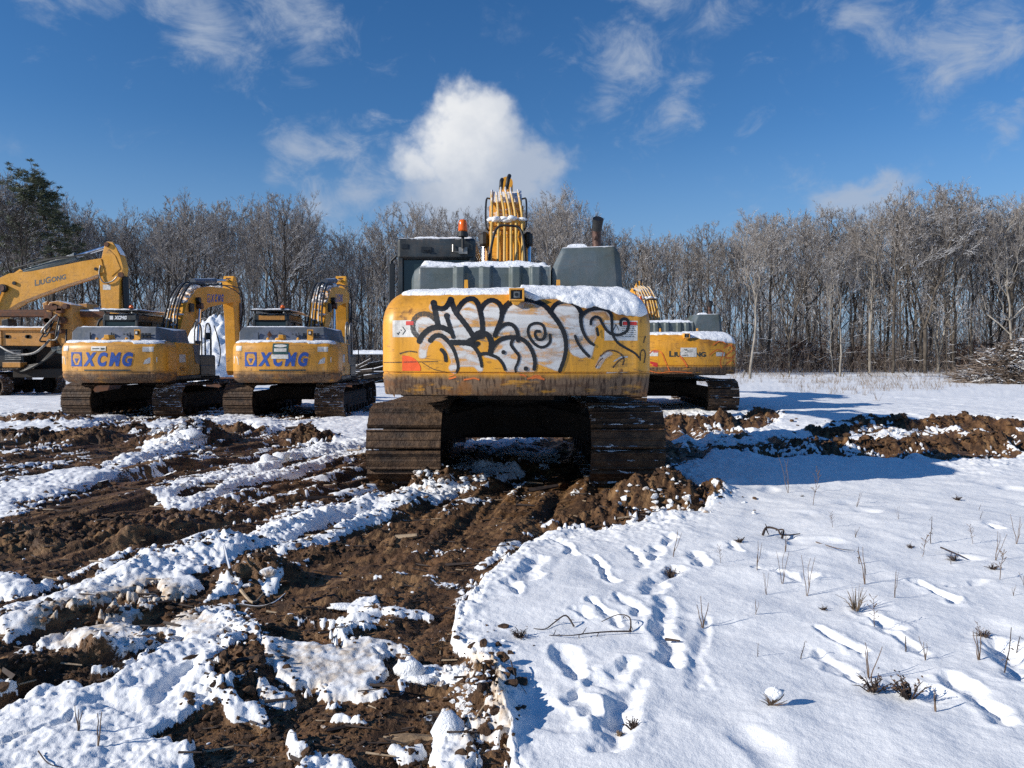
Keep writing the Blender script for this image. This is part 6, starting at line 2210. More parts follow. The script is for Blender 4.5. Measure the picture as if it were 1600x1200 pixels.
def skeleton(seed, H=20.0, spread=0.28, stems=1, lo=0.30, nl=15, dens=1.0, trunk_r=.19, twig_r=.012):
    """forest-grown hardwood with limbs sweeping up to a domed crown: returns heavy wood and twig segments"""
    rs = np.random.RandomState(seed)
    big, tw = [], []
    cz, rv, rh = H * .60, H * .40, H * spread

    def unit(v):
        return v / np.linalg.norm(v)

    def curve(p, d0, q, n, r0, r1, heavy, wob):
        L = np.linalg.norm(q - p)
        c = p + d0 * L * .5
        out, last = [], p
        for i in range(1, n + 1):
            t = i / n
            w = (1 - t) ** 2 * p + 2 * t * (1 - t) * c + t * t * q + (rs.normal(0, wob, 3) * L if i < n else 0)
            ra, rb = r0 + (r1 - r0) * (i - 1) / n, r0 + (r1 - r0) * t
            (big if heavy else tw).append((last, w, ra, rb))
            out.append((w, unit(w - last), rb))
            last = w
        return out

    def twigs(pts, L, level):
        n = int((8 if level == 2 else 5.0) * dens + rs.uniform())
        for k in range(n):
            t = rs.uniform(.15, 1)
            p, d, r = pts[min(int(t * len(pts)), len(pts) - 1)]
            s = np.cross(d, rs.normal(0, 1, 3))
            e = unit(d * rs.uniform(.8, 1.3) + unit(s) * rs.uniform(.5, 1.0) + np.array([0, 0, .28]))
            l = L * rs.uniform(.30, .62)
            c = curve(p, unit(e + s * .1), p + e * l, 2, max(r * .6, twig_r), twig_r * .7, False, .05)
            if level < 3:
                twigs(c, l, level + 1)

    def limb(p, d, r, az, outk):
        el = rs.uniform(.15, 1.0)
        q = np.array([math.cos(az) * rh * outk, math.sin(az) * rh * outk, 0])
        q[2] = cz + rv * math.sqrt(max(0, 1 - min(outk, 1) ** 2)) * rs.uniform(.80, 1.0)
        q = q * .86 + np.array([0, 0, cz * .14])
        q[:2] += p[:2] * .6
        if q[2] < p[2] + 1.2:
            q[2] = p[2] + rs.uniform(1.2, 2.5)
        d0 = unit(np.array([math.cos(az) * (.5 + outk), math.sin(az) * (.5 + outk), .9 + rs.uniform(0, .5)]))
        L = np.linalg.norm(q - p)
        c = curve(p, d0, q, 7, r, .022, True, .018)
        # secondary branches
        for k in range(int(L * 1.5 * dens + 3)):
            t = rs.uniform(.2, 1.06) ** .8
            pp, dd, rr = c[min(int(t * len(c)), len(c) - 1)]
            s = unit(np.cross(dd, rs.normal(0, 1, 3)))
            e = unit(dd + s * rs.uniform(.45, 1.05) + np.array([0, 0, .1]))
            l = L * rs.uniform(.15, .29) * (1.25 - .5 * t)
            cc = curve(pp, unit(dd + s * .9), pp + e * l, 4, max(rr * .55, .02), twig_r * 1.1, False, .03)
            twigs(cc, l * .62, 2)

    lean = np.array([rs.normal(0, .03), rs.normal(0, .03), 1.0])
    if stems == 1:
        tr = curve(np.array([0, 0, -.3]), unit(lean), lean * H * .80, 10, trunk_r, trunk_r * .30, True, .006)
        trunks = [(tr, nl)]
    else:
        z = H * rs.uniform(.06, .3)
        b = curve(np.array([0, 0, -.3]), unit(lean), lean * z, 3, trunk_r * 1.1, trunk_r, True, .003)
        trunks = []
        a0 = rs.uniform(0, 6.28)
        for k in range(stems):
            a = a0 + k * 6.28 / stems
            d = unit(np.array([math.cos(a) * .28, math.sin(a) * .28, 1]))
            q = lean * z + np.array([math.cos(a) * rh * .42, math.sin(a) * rh * .42, H * .78 - z])
            trunks.append((curve(b[-1][0], d, q, 9, trunk_r * .72, trunk_r * .22, True, .008), int(nl / stems * 1.25)))
    for tr, n in trunks:
        for k in range(n):
            t = lo + (1 - lo) * ((k + rs.uniform()) / n)
            i = min(int(t * len(tr)), len(tr) - 1)
            p, d, r = tr[i]
            az = k * 2.4 + rs.normal(0, .5)
            limb(p, d, max(r * .55, .04), az, rs.uniform(.35, 1.05) * (1.05 - .35 * t))
        p, d, r = tr[-1]
        for k in range(3):
            limb(p, d, r * .8, rs.uniform(0, 6.28), rs.uniform(.05, .3))
    # a few dead low branches
    for k in range(4):
        p, d, r = trunks[0][0][rs.randint(1, 4)]
        a = rs.uniform(0, 6.28)
        e = unit(np.array([math.cos(a), math.sin(a), rs.uniform(-.1, .6)]))
        c = curve(p, e, p + e * H * rs.uniform(.05, .12), 3, .035, .012, False, .05)
        twigs(c, H * .05, 3)
    return big, tw


def seg_mesh(name, segs, sides, H=None):
    P0 = np.array([s[0] for s in segs])
    P1 = np.array([s[1] for s in segs])
    V, F = tubes_np(P0, P1, [s[2] for s in segs], [s[3] for s in segs], sides)
    return mesh_np(name, V, F, sides > 3)


tree_protos = []
specs = [(.27, 1, .30, 15, 1.0), (.24, 1, .42, 13, 1.05), (.31, 2, .20, 16, 1.0), (.20, 1, .35, 12, 1.0), (.29, 3, .25, 18, .95), (.22, 1, .28, 14, 1.0), (.33, 2, .30, 18, 1.0), (.18, 1, .40, 11, 1.05), (.26, 1, .36, 16, .95)]
for k, (sp, st_, lo, nl, dn) in enumerate(specs):
    big, tw = skeleton(100 + k * 7, 20.0, sp, st_, lo, nl, dn)
    topz = max(s[1][2] for s in tw)
    tree_protos.append((seg_mesh('trunk', big, 6), seg_mesh('crown', tw, 3), topz))
    tree_protos[-1][0].materials.append(MATS['bark'])
    tree_protos[-1][1].materials.append(MATS['twigs'])
print('TREE TRIS', [len(p[1].polygons) for p in tree_protos])
thin_protos = []
for k in range(4):
    big, tw = skeleton(300 + k, 10.0, .17, 1, .35, 7, .8, .06, .010)
    topz = max(s[1][2] for s in tw)
    thin_protos.append((seg_mesh('trunk', big, 5), seg_mesh('crown', tw, 3), topz))
    thin_protos[-1][0].materials.append(MATS['pale_bark' if k == 1 else 'bark'])
    thin_protos[-1][1].materials.append(MATS['twigs'])

G_TREES = 'bare trees forming the edge of the woods'


def put_tree(proto, x, y, h, rz, sxy, label, group, name='bare_tree', mats=None, lean=0.0):
    tm, cm, topz = proto
    e = empty(name, (x, y, gz(x, y) if y < 60 else 0.0), rz)
    k = h / topz
    e.scale = (k * sxy, k * sxy, k)
    e.rotation_euler = (lean, 0, rz)
    tag(e, label, 'tree', group)
    a = link('trunk', tm, None, e)
    b = link('crown', cm, None, e)
    if mats:
        for o, m in ((a, mats[0]), (b, mats[1])):
            o.material_slots[0].link = 'OBJECT'
            o.material_slots[0].material = MATS[m]
    return e


def sky_line(u):
    U = [-80, 0, 40, 120, 200, 250, 330, 400, 450, 520, 560, 620, 660, 720, 760, 850, 900, 960, 1040, 1100, 1180, 1230, 1300, 1370, 1410, 1480, 1540, 1600, 1700]
    V_ = [255, 250, 262, 318, 325, 315, 302, 318, 300, 345, 352, 318, 306, 330, 320, 292, 296, 352, 350, 348, 322, 318, 308, 318, 288, 274, 292, 298, 300]
    return float(np.interp(u, U, V_))


rs = np.random.RandomState(21)
# front rank: trees whose tops draw the skyline
L_TALL = 'tall bare frost-dusted tree with upswept branches in the front rank of the woods'
L_TALL_P = 'tall bare tree with a pale trunk in the front rank of the woods'
L_TALL_D = 'tall bare tree with a nearly black trunk in the front rank of the woods'
L_MID = 'bare grey tree standing deeper in the woods behind the front rank'
L_THIN = 'slender bare young tree at the foot of the woods'
u = -120.0
front = []
while u < 1730:
    u += rs.uniform(20, 36)
    front.append(u)
n_i = 0
for u in front:
    Y = rs.uniform(72, 84)
    top_v = sky_line(u) + abs(rs.normal(0, 16)) - 3
    h = CAM_Z + (560 - top_v) / FPX * Y
    p = tree_protos[rs.randint(len(tree_protos))]
    put_tree(p, (u - 800) / FPX * Y, Y, h, rs.uniform(0, 6.28), rs.uniform(.8, 1.1), *((L_TALL_P, G_TREES, 'bare_tree', ('pale_bark', 'twigs')) if rs.uniform() < .14 else (L_TALL_D, G_TREES, 'bare_tree', ('dark_bark', 'twigs')) if rs.uniform() < .25 else (L_TALL, G_TREES)))
for i in range(78):
    u = -110 + 1830 * (i + rs.uniform()) / 78
    Y = rs.uniform(86, 112)
    top_v = sky_line(u) + rs.uniform(15, 90)
    h = CAM_Z + (560 - top_v) / FPX * Y
    p = tree_protos[rs.randint(len(tree_protos))]
    put_tree(p, (u - 800) / FPX * Y, Y, h, rs.uniform(0, 6.28), rs.uniform(.75, 1.0), L_MID, 'bare trees deeper in the woods')
for i in range(92):
    u = -110 + 1830 * (i + rs.uniform()) / 92
    Y = rs.uniform(70, 84)
    p = thin_protos[rs.randint(len(thin_protos))]
    put_tree(p, (u - 800) / FPX * Y, Y, rs.uniform(6, 13), rs.uniform(0, 6.28), rs.uniform(.8, 1.3), L_THIN, 'slender young trees at the foot of the woods', 'young_tree')
# single trees that stand out
for (u, v0, vt, pi, lab, mats, ln) in (
        (1172, 592, 330, 1, 'pale bare tree with a leaning trunk just right of the taped-notice excavator', ('pale_bark', 'twigs'), .05),
        (1313, 590, 380, 3, 'pale slim bare tree standing forward of the woods, right of centre', ('pale_bark', 'twigs'), .0),
        (1582, 575, 300, 5, 'pale-barked bare tree rising behind the brush pile at the right edge', ('pale_bark', 'twigs'), -.06),
        (1446, 583, 276, 2, 'tallest bare tree, its wide crown topping the woods right of the small cloud', ('bark', 'twigs'), 0),
        (1395, 584, 300, 7, 'bare tree with a straight grey trunk left of the tallest one', ('bark', 'twigs'), 0),
        (868, 588, 290, 6, 'round-crowned bare tree showing between the raised boom and the exhaust', ('bark', 'twigs'), 0),
        (300, 585, 300, 4, 'broad bare tree above the left excavator with blue badge lettering', ('dark_bark', 'twigs'), 0),
        (445, 585, 298, 0, 'bare tree with a fan of upright limbs above the green-notice excavator', ('dark_bark', 'twigs'), 0),
        (28, 590, 300, 8, 'dark crooked bare tree at the left edge in front of the pine', ('dark_bark', 'dark_bark'), 0.05)):
    Y = CAM_Z * FPX / max(v0 - 560, 20) * .97
    Y = min(Y, 71)
    h = CAM_Z + (560 - vt) / FPX * Y
    x = (u - 800) / FPX * Y
    put_tree(tree_protos[pi], x, Y, h, rs.uniform(0, 6.28), rs.uniform(.85, 1.05), lab, None, mats=mats, lean=ln)


def pine(u, Y, vt):
    x = (u - 800) / FPX * Y
    H = CAM_Z + (560 - vt) / FPX * Y
    rs_ = np.random.RandomState(77)
    root = empty('pine_tree', (x, Y, 0))
    tag(root, 'dark green pine with a clumpy snow-flecked crown among the bare trees at left', 'tree')
    big, tufts = [], []
    p = np.array([0, 0, -.2])
    d = np.array([.02, 0, 1.0])
    n = 12
    pts = []
    for i in range(n):
        d = d + rs_.normal(0, .05, 3)
        d[2] = 1
        d /= np.linalg.norm(d)
        q = p + d * H * .93 / n
        big.append((p, q, .24 * (1 - i / n * .75), .24 * (1 - (i + 1) / n * .75)))
        p = q
        pts.append(p)
    for k in range(54):
        z = rs_.uniform(.40, 1.0)
        base = pts[min(int(z * n), n - 1)] + np.array([0, 0, rs_.uniform(-.6, .6)])
        a = rs_.uniform(0, 6.28)
        L = (3.1 if z > .5 else 2.5) * rs_.uniform(.5, 1.1) * (1.12 - max(0, z - .72) * 2.4)
        q = base
        dd = np.array([math.cos(a), math.sin(a), rs_.uniform(-.1, .45)])
        for j in range(5):
            dd = dd + rs_.normal(0, .18, 3) + np.array([0, 0, .05])
            dd /= np.linalg.norm(dd)
            q2 = q + dd * L / 5
            big.append((q, q2, .06 * (1 - j * .17), .06 * (1 - (j + 1) * .17)))
            q = q2
            if z > .55 and j >= 2:
                for _ in range(4):
                    e = q + rs_.normal(0, .38, 3)
                    big.append((q, e, .02, .012))
                    tufts.append((e, rs_.uniform(.32, .62)))
    link('trunk', seg_mesh('trunk', big, 6), MATS['dark_bark'], root)
    V, F = [], []
    for c, r in tufts:
        for _ in range(48):
            dv = rs_.normal(0, 1, 3)
            dv /= np.linalg.norm(dv)
            dv[2] = dv[2] * .55 + .1
            a0 = c + dv * r * rs_.uniform(.05, .5)
            a1 = c + dv * r * rs_.uniform(.8, 1.15)
            w = np.cross(dv, rs_.normal(0, 1, 3))
            w = w / np.linalg.norm(w) * .028
            o = len(V)
            V += [a0 - w, a0 + w, a1]
            F.append((o, o + 1, o + 2))
    link('crown', mesh_np('crown', np.array(V), np.array(F)), MATS['pine_needles'], root)


pine(82, 68, 268)
pine_x = 0


# far woods: one mass behind the ranks of trees
def far_woods():
    rs_ = np.random.RandomState(5)
    P0, P1, R0, R1 = [], [], [], []
    for i in range(560):
        Y = rs_.uniform(112, 165)
        u = rs_.uniform(-260, 1860)
        h = (CAM_Z + (560 - sky_line(u)) / FPX * Y) * rs_.uniform(.35, .78)
        x = (u - 800) / FPX * Y
        lean = rs_.normal(0, .03, 2)
        p = np.array([x, Y, -.2])
        top = np.array([x + lean[0] * h, Y + lean[1] * h, h])
        P0.append(p); P1.append(top); R0.append(.17); R1.append(.04)
        for k in range(26):
            t = rs_.uniform(.12, 1)
            a = p + (top - p) * t
            an = rs_.uniform(0, 6.28)
            L = h * rs_.uniform(.10, .24) * (1.2 - .6 * t)
            b = a + np.array([math.cos(an) * L * .7, math.sin(an) * L * .7, L])
            P0.append(a); P1.append(b); R0.append(.05); R1.append(.02)
            for _ in range(4):
                tt = rs_.uniform(.2, 1)
                a2 = a + (b - a) * tt
                P0.append(a2); P1.append(a2 + rs_.normal(0, 1, 3) * L * .28 + np.array([0, 0, L * .3])); R0.append(.022); R1.append(.012)
    V, F = tubes_np(P0, P1, R0, R1, 3)
    o = link('far_woods', mesh_np('far_woods', V, F), MATS['twigs'])
    tag(o, 'distant mass of bare woodland closing the view behind the trees', kind='stuff')
    # tangle of stems and briars at the foot of the trees
    P0, P1, R0, R1 = [], [], [], []
    for i in range(24000):
        Y = rs_.uniform(70, 150)
        u = rs_.uniform(-200, 1800)
        x = (u - 800) / FPX * Y
        hh = rs_.gamma(2.2, .85) * (1 + (Y - 69) / 50)
        hh = min(hh, 4.0 if Y < 85 else 7.5)
        a = np.array([x, Y, -.1])
        d = np.array([rs_.normal(0, .35), rs_.normal(0, .3), 1.0])
        m_ = a + d * hh * .55
        e = m_ + (d + rs_.normal(0, .45, 3)) * hh * .45
        r = rs_.uniform(.009, .02) * (1 if Y < 90 else 1.6)
        P0 += [a, m_]; P1 += [m_, e]; R0 += [r, r * .8]; R1 += [r * .8, r * .5]
        b = m_ + rs_.normal(0, .35, 3) * hh * .6
        P0.append(m_); P1.append(b); R0.append(r * .7); R1.append(r * .4)
    V, F = tubes_np(P0, P1, R0, R1, 3)
    o = link('undergrowth', mesh_np('undergrowth', V, F), MATS['brushwood'])
    tag(o, 'tangled leafless undergrowth with frost along the foot of the woods', kind='stuff')


far_woods()


# beech saplings that kept rusty leaves
def leafy(seed):
    rs_ = np.random.RandomState(seed)
    segs = []
    V, F = [], []
    for k in range(5):
        p = np.array([rs_.normal(0, .15), rs_.normal(0, .15), 0])
        d = np.array([rs_.normal(0, .2), rs_.normal(0, .2), 1.0])
        for j in range(5):
            q = p + d * .55
            segs.append((p, q, .022, .016))
            for _ in range(4):
                e = q + rs_.normal(0, .55, 3) * np.array([1, 1, .45])
                segs.append((q, e, .01, .006))
                for _ in range(9):
                    c = q + (e - q) * rs_.uniform(.3, 1) + rs_.normal(0, .08, 3)
                    n1, n2 = rs_.normal(0, .055, 3), rs_.normal(0, .055, 3)
                    o = len(V)
                    V += [c - n1, c + n2, c + n1, c - n2]
                    F.append((o, o + 1, o + 2, o + 3))
            p = q
            d = d + rs_.normal(0, .2, 3)
            d[2] = 1
    a = seg_mesh('stem', segs, 3)
    a.materials.append(MATS['dark_bark'])
    b = mesh_np('leaves', np.array(V), np.array(F))
    b.materials.append(MATS['rust_leaves'])
    return a, b


lf = [leafy(k) for k in range(3)]
for (u, Y, s) in [(1236, 78, 1.5), (1258, 81, 1.5), (1275, 79, 1.2), (1330, 82, 1.2), (1372, 85, 1.0), (1492, 83, 1.5), (1515, 80, 1.2), (1545, 84, 1.5), (1580, 82, 1.4)]:
    a, b = lf[rs.randint(3)]
    e = empty('leafy_shrub', ((u - 800) / FPX * Y, Y, 0), rs.uniform(0, 6))
    e.scale = (s * .8, s * .8, s * .75)
    tag(e, 'low shrub still holding rusty brown leaves at the foot of the bare woods', 'shrub', 'rust-leaved shrubs under the trees')
    link('stem', a, None, e)
    link('leaves', b, None, e)


# ------------------------------------------------------------------ heaps in the distance
def heap(name, label, cat, x, y, rx, ry, h, mat, seed, n=70, rough=.35, base=None):
    g = np.linspace(-1.25, 1.25, n)
    X, Y = np.meshgrid(g, g)
    r2 = X ** 2 + Y ** 2
    nn = fbm(X * 3 + seed, Y * 3 + seed, 5, seed, .6)
    n2 = fbm(X * 9 + seed, Y * 9, 4, seed + 3, .6)
    Z = h * np.clip(1 - np.sqrt(r2) * (.75 + .5 * nn), 0, 1) ** .85 * (1 + rough * (nn - .5)) + (n2 - .5) * h * rough * .45 * (r2 < 1.1)
    Z = Z - .12
    V = np.stack([X.ravel() * rx, Y.ravel() * ry, Z.ravel()], 1)
    i = np.arange(n - 1)[:, None] * n + np.arange(n - 1)[None]
    F = np.stack([i, i + 1, i + n + 1, i + n], -1).reshape(-1, 4)
    o = link(name, mesh_np(name, V, F, True), MATS[mat], None, (x, y, 0))
    tag(o, label, cat)
    return o


def sticks_mesh(seed, n, rx, ry, hfun, lmin, lmax, r0, r1, flat=.35, up=0.0):
    rs_ = np.random.RandomState(seed)
    P0, P1, R0, R1 = [], [], [], []
    for _ in range(n):
        a, q = rs_.uniform(0, 6.28), math.sqrt(rs_.uniform())
        x, y = math.cos(a) * q * rx, math.sin(a) * q * ry
        z = hfun(q) * rs_.uniform(.55, 1.06)
        d = rs_.normal(0, 1, 3)
        d[2] = d[2] * flat + up
        d /= np.linalg.norm(d)
        L = rs_.uniform(lmin, lmax)
        c = np.array([x, y, z])
        r = rs_.uniform(r0, r1)
        m_ = c + rs_.normal(0, .04, 3) * L
        P0 += [c - d * L / 2, m_]
        P1 += [m_, c + d * L / 2 + rs_.normal(0, .06, 3) * L]
        R0 += [r, r * .85]
        R1 += [r * .85, r * .5]
    V, F = tubes_np(P0, P1, R0, R1, 4)
    return mesh_np('sticks', V, F)


p = px_at(345, 560, 46)
sp = heap('snow_pile', 'tall white pile of ploughed snow behind and between the two blue-lettered excavators', 'snow pile', p[0] - .3, 46, 4.6, 3.2, 4.3, 'snow', 4, 120, .55)
link('branches', sticks_mesh(3, 60, 2.3, 2.3, lambda q: 3.0 * (1 - q), .5, 1.6, .02, .05, .5), MATS['dark_bark'], sp)
p = px_ground(1600, 603)
bp = heap('brush_pile', 'heap of cut brushwood dusted with snow at the right edge of the field', 'brush pile', 29.5, 42.5, 3.8, 3.0, 2.6, 'brushwood', 8, 70, .4)
link('branches', sticks_mesh(8, 3000, 3.9, 3.0, lambda q: 2.5 * max(0, 1 - q * q * .97) + .1, .6, 2.4, .012, .04, .30), MATS['brushwood'], bp)
bp2 = link('snow_cover', sticks_mesh(18, 420, 3.8, 3.0, lambda q: 2.6 * max(0, 1 - q * q * .97) + .12, .3, 1.2, .014, .035, .15), MATS['snow'], bp)
lp = empty('log_pile', ((578 - 800) / FPX * 44, 44, 0))
tag(lp, 'snow-capped pile of dark logs beside the tail of the green-notice excavator', 'log pile')
rr_ = random.Random(3)
mb, ms = MB(), MB()
for k in range(26):
    x, y, z = rr_.uniform(-1.5, 1.5), rr_.uniform(-1, 1), rr_.uniform(.1, 1.6)
    a, b = rr_.uniform(-.5, .5), rr_.uniform(.0, .5)
    d = Vector((math.cos(a) * math.cos(b), math.sin(a), math.sin(b))) * rr_.uniform(.8, 1.6)
    c = Vector((x, y, z * (1 - abs(x) / 2.2)))
    mb.cyl(c - d, c + d, rr_.uniform(.05, .14), 8)
mb.build('logs', MATS['dark_bark'], lp)
snow_slab('snow_cover', lp, -1.3, 1.4, -.9, .9, 1.75, .14, 4, 30, tilt=.05)
# pale broken stems leaning at the edge of the woods
G = 'pale broken stems leaning at the edge of the woods'
for (u, v, du, dv) in ((1226, 585, -7, -9), (1232, 586, 3, -11), (1258, 586, -6, -6), (1310, 586, -6, -8), (1316, 586, 4, -9), (1366, 586, -9, -7), (1420, 585, -9, -8), (1530, 560, -8, -17), (1285, 585, -10, -4), (1160, 590, 4, -12), (1341, 585, 5, -7)):
    x, y, z = px_at(u, v, 58)
    k = 58 / FPX
    m = MB().tube([(0, 0, -.1), (du * k * .5 + .05, .1, -dv * k * .5), (du * k, .1, -dv * k)], [.06, .05, .035], 6)
    o = m.build('leaning_stem', MATS['pale_bark'])
    o.location = (x, 58, 0)
    tag(o, 'short pale broken stem leaning at the edge of the woods', 'fallen branch', G)


# ------------------------------------------------------------------ weeds, sticks and stones
simple('dry_stem', (0.13, 0.085, 0.055), 0.8, 0, .3, 20)
simple('dark_stem', (0.045, 0.030, 0.024), 0.8, 0, .3, 20)
simple('straw', (0.25, 0.18, 0.115), 0.8, 0, .3, 20)
simple('dead_leaf', (0.085, 0.050, 0.030), 0.8, 0, .5, 30)
simple('field_stone', (0.24, 0.16, 0.09), 0.8, 0, .4, 20, .3)
simple('split_wood', (0.34, 0.25, 0.16), 0.7, 0, .3, 20, .2)


def weed(kind, h, rs_):
    """one dead plant, base at 0; returns list of (mesh builder, material)"""
    A, B = MB(), MB()
    if kind in ('stem', 'branched', 'thin'):
        n = {'stem': 1, 'branched': 1, 'thin': 3}[kind]
        for k in range(n):
            lean = Vector((rs_.uniform(-.25, .25), rs_.uniform(-.2, .2), 1)).normalized()
            hh = h * rs_.uniform(.7, 1) if k else h
            pts = [Vector((0, 0, -.02))]
            for j in range(1, 5):
                pts.append(lean * hh * j / 4 + Vector((rs_.uniform(-1, 1), rs_.uniform(-1, 1), 0)) * hh * .03)
            r = .0035 if kind == 'stem' else .0028
            A.tube(pts, [r, r, r * .8, r * .7, r * .5], 4)
            if kind == 'branched':
                for j in range(11):
                    t = rs_.uniform(.3, 1)
                    p = lean * hh * t
                    a = rs_.uniform(0, 6.28)
                    d = Vector((math.cos(a), math.sin(a), rs_.uniform(.6, 1.4))).normalized() * hh * rs_.uniform(.12, .28)
                    A.tube([p, p + d * .6 + Vector((0, 0, -.003)), p + d], [.002, .0016, .001], 3)
                    for m in range(3):
                        c = p + d * rs_.uniform(.6, 1.05)
                        s_ = hh * rs_.uniform(.012, .026)
                        B.add([c + Vector(v) * s_ for v in ((-1, 0, 0), (0, -1, .3), (1, 0, 0), (0, 1, -.3), (0, 0, 1))], [(0, 1, 4), (1, 2, 4), (2, 3, 4), (3, 0, 4), (0, 3, 2, 1)])
            if kind == 'stem':
                for j in range(9):
                    t = rs_.uniform(.25, 1)
                    c = lean * hh * t + Vector((rs_.uniform(-1, 1), rs_.uniform(-1, 1), 0)) * hh * .07
                    s_ = hh * rs_.uniform(.02, .06)
                    n1 = Vector((rs_.uniform(-1, 1), rs_.uniform(-1, 1), rs_.uniform(-1, 1))).normalized() * s_
                    n2 = n1.orthogonal().normalized() * s_ * .5
                    B.add([c - n1, c + n2, c + n1 + Vector((0, 0, -s_ * .4)), c - n2], [(0, 1, 2, 3)])
    elif kind == 'tuft':
        for k in range(34):
            a, q = rs_.uniform(0, 6.28), rs_.uniform(0, 1)
            d = Vector((math.cos(a) * q * .8, math.sin(a) * q * .8, 1)).normalized() * h * rs_.uniform(.4, 1.05)
            b = Vector((math.cos(a), math.sin(a), 0)) * h * .10
            A.tube([b, b + d * .6, b + d + Vector((math.cos(a), math.sin(a), -.6)) * h * .18 * q], [.0024, .002, .0008], 3)
    elif kind == 'clump':
        for k in range(30):
            a, q = rs_.uniform(0, 6.28), rs_.uniform(.2, 1)
            d = Vector((math.cos(a) * q, math.sin(a) * q, rs_.uniform(.2, 1.1))).normalized() * h * rs_.uniform(.5, 1.2)
            m_ = d * .6 + Vector((rs_.uniform(-1, 1), rs_.uniform(-1, 1), .3)) * h * .12
            A.tube([Vector((0, 0, -.01)), m_, d + Vector((0, 0, -h * .15))], [.003, .0024, .001], 4)
            for j in range(5):
                c = d * rs_.uniform(.4, 1.0) + Vector((rs_.uniform(-1, 1), rs_.uniform(-1, 1), rs_.uniform(-1, 1))) * h * .10
                s_ = h * rs_.uniform(.04, .10)
                n1 = Vector((rs_.uniform(-1, 1), rs_.uniform(-1, 1), rs_.uniform(-1, 1))).normalized() * s_
                n2 = n1.orthogonal().normalized() * s_ * .45
                B.add([c - n1, c + n2, c + n1 + Vector((0, 0, -s_ * .3)), c - n2], [(0, 1, 2, 3)])
    elif kind == 'fan':
        for k in range(26):
            a = rs_.uniform(-1.2, 1.2)
            d = Vector((math.sin(a), rs_.uniform(-.3, .3), math.cos(a))) * h * rs_.uniform(.6, 1.1)
            A.tube([Vector((-h * .3, 0, 0)), d * .6, d], [.003, .002, .001], 3)
    return A, B


MATSW = {'stem': ('dark_stem', 'dead_leaf'), 'branched': ('dry_stem', 'dry_stem'), 'thin': ('dry_stem', 'dead_leaf'), 'tuft': ('straw', 'straw'), 'clump': ('dark_stem', 'dead_leaf'), 'fan': ('dry_stem', 'dead_leaf')}


def weed_mesh(name, kind, h, seed, mats=None):
    A, B = weed(kind, h, random.Random(seed))
    o = len(A.v)
    me = bpy.data.meshes.new(name)
    me.from_pydata(A.v + B.v, [], A.f + [tuple(i + o for i in f) for f in B.f])
    mm = mats or MATSW[kind]
    me.materials.append(MATS[mm[0]])
    me.materials.append(MATS[mm[1]])
    me.polygons.foreach_set('material_index', [0] * len(A.f) + [1] * len(B.f))
    me.update()
    return me


def put_weed(u, v, hpx, kind, name, label, seed, group=None, snowcap=False):
    x, y = px_ground(u, v)
    z = gz(x, y)
    x, y = px_ground(u, v, z)
    h = hpx / FPX * y
    o = link(name, weed_mesh(name, kind, h, seed), None, None, (x, y, gz(x, y) - .005))
    tag(o, label, 'dead plant', group)
    if snowcap:
        vv = lump_protos[3] * np.array([.55, .5, .45]) * h * .9 + np.array([.0, .0, h * .85])
        link('snow_cap', mesh_np('snow_cap', vv, ICO_F, True), MATS['snow'], o)
    return o


NAMED = [
    (1343, 881, 28, 'stem', 'short dark seedhead standing alone in the open snow with a long shadow', False),
    (1455, 845, 46, 'stem', 'curled dark weed with a drooping frosted head, upper right of the snow', False),
    (1270, 790, 56, 'branched', 'frosted branching weed at the lower edge of the big shadow', False),
    (1232, 770, 62, 'thin', 'thin tall bent stem crossing the big excavator shadow', False),
    (1098, 978, 52, 'thin', 'pair of thin crossed stems beside the trampled trail in the snow', False),
    (1048, 892, 18, 'clump', 'small dark leafy sprig beside the footprints at the top of the trail', False),
    (1337, 950, 40, 'tuft', 'pale tan grass tuft with a tall stalk in the middle of the snowfield', False),
    (1352, 915, 62, 'thin', 'single tall stalk rising from behind the pale grass tuft', False),
    (1568, 1062, 78, 'stem', 'tall dark weed with curled leaves near the right edge', False),
    (1530, 1032, 50, 'thin', 'thin leaning straws left of the tall weed near the right edge', False),
    (1422, 1098, 44, 'clump', 'big brown tangle of dead leaves and stems in the lower right snow', False),
    (1365, 1085, 34, 'clump', 'smaller dark tangle of stems beside the big brown one', False),
    (1358, 1060, 58, 'thin', 'upright straws rising behind the smaller dark tangle', False),
    (1210, 1106, 26, 'fan', 'fan-shaped dead weed carrying a cap of snow', True),
    (990, 1134, 20, 'clump', 'brown grass clump poking through the snow near the bottom edge', False),
    (968, 1158, 12, 'tuft', 'low tan grass tuft below the brown clump near the bottom edge', False),
    (812, 996, 20, 'clump', 'dark leaf clump at the left end of the thorny branch', False),
    (1490, 878, 14, 'clump', 'frosted leaf clump among the weeds at upper right', False),
    (1562, 905, 50, 'branched', 'sparse branching weed at the right edge', False),
    (1588, 848, 48, 'thin', 'thin arched stem at the far right edge of the snow', False),
    (1462, 1120, 38, 'thin', 'lone thin stalk right of the big brown tangle', False),
    (1415, 1018, 26, 'stem', 'short nodding stalk in the long groove in the snow', False),
    (152, 1165, 62, 'thin', 'tall tan grass stalk in the lower left snowbank', False),
    (122, 1145, 44, 'thin', 'shorter tan grass stalk left of the tall one in the lower left snowbank', False),
    (108, 810, 26, 'thin', 'thin dark stalk standing in the churned mud at left', False),
]
for i, (u, v, hp, kd, lb, sc_) in enumerate(NAMED):
    put_weed(u, v, hp, kd, 'dead_weed', lb, 40 + i, None, sc_)
wp = [weed_mesh('dead_weed', k, h, 200 + i) for i, (k, h) in enumerate([('thin', .18), ('branched', .22), ('tuft', .10), ('stem', .14), ('thin', .28), ('clump', .07)])]
rs = np.random.RandomState(31)
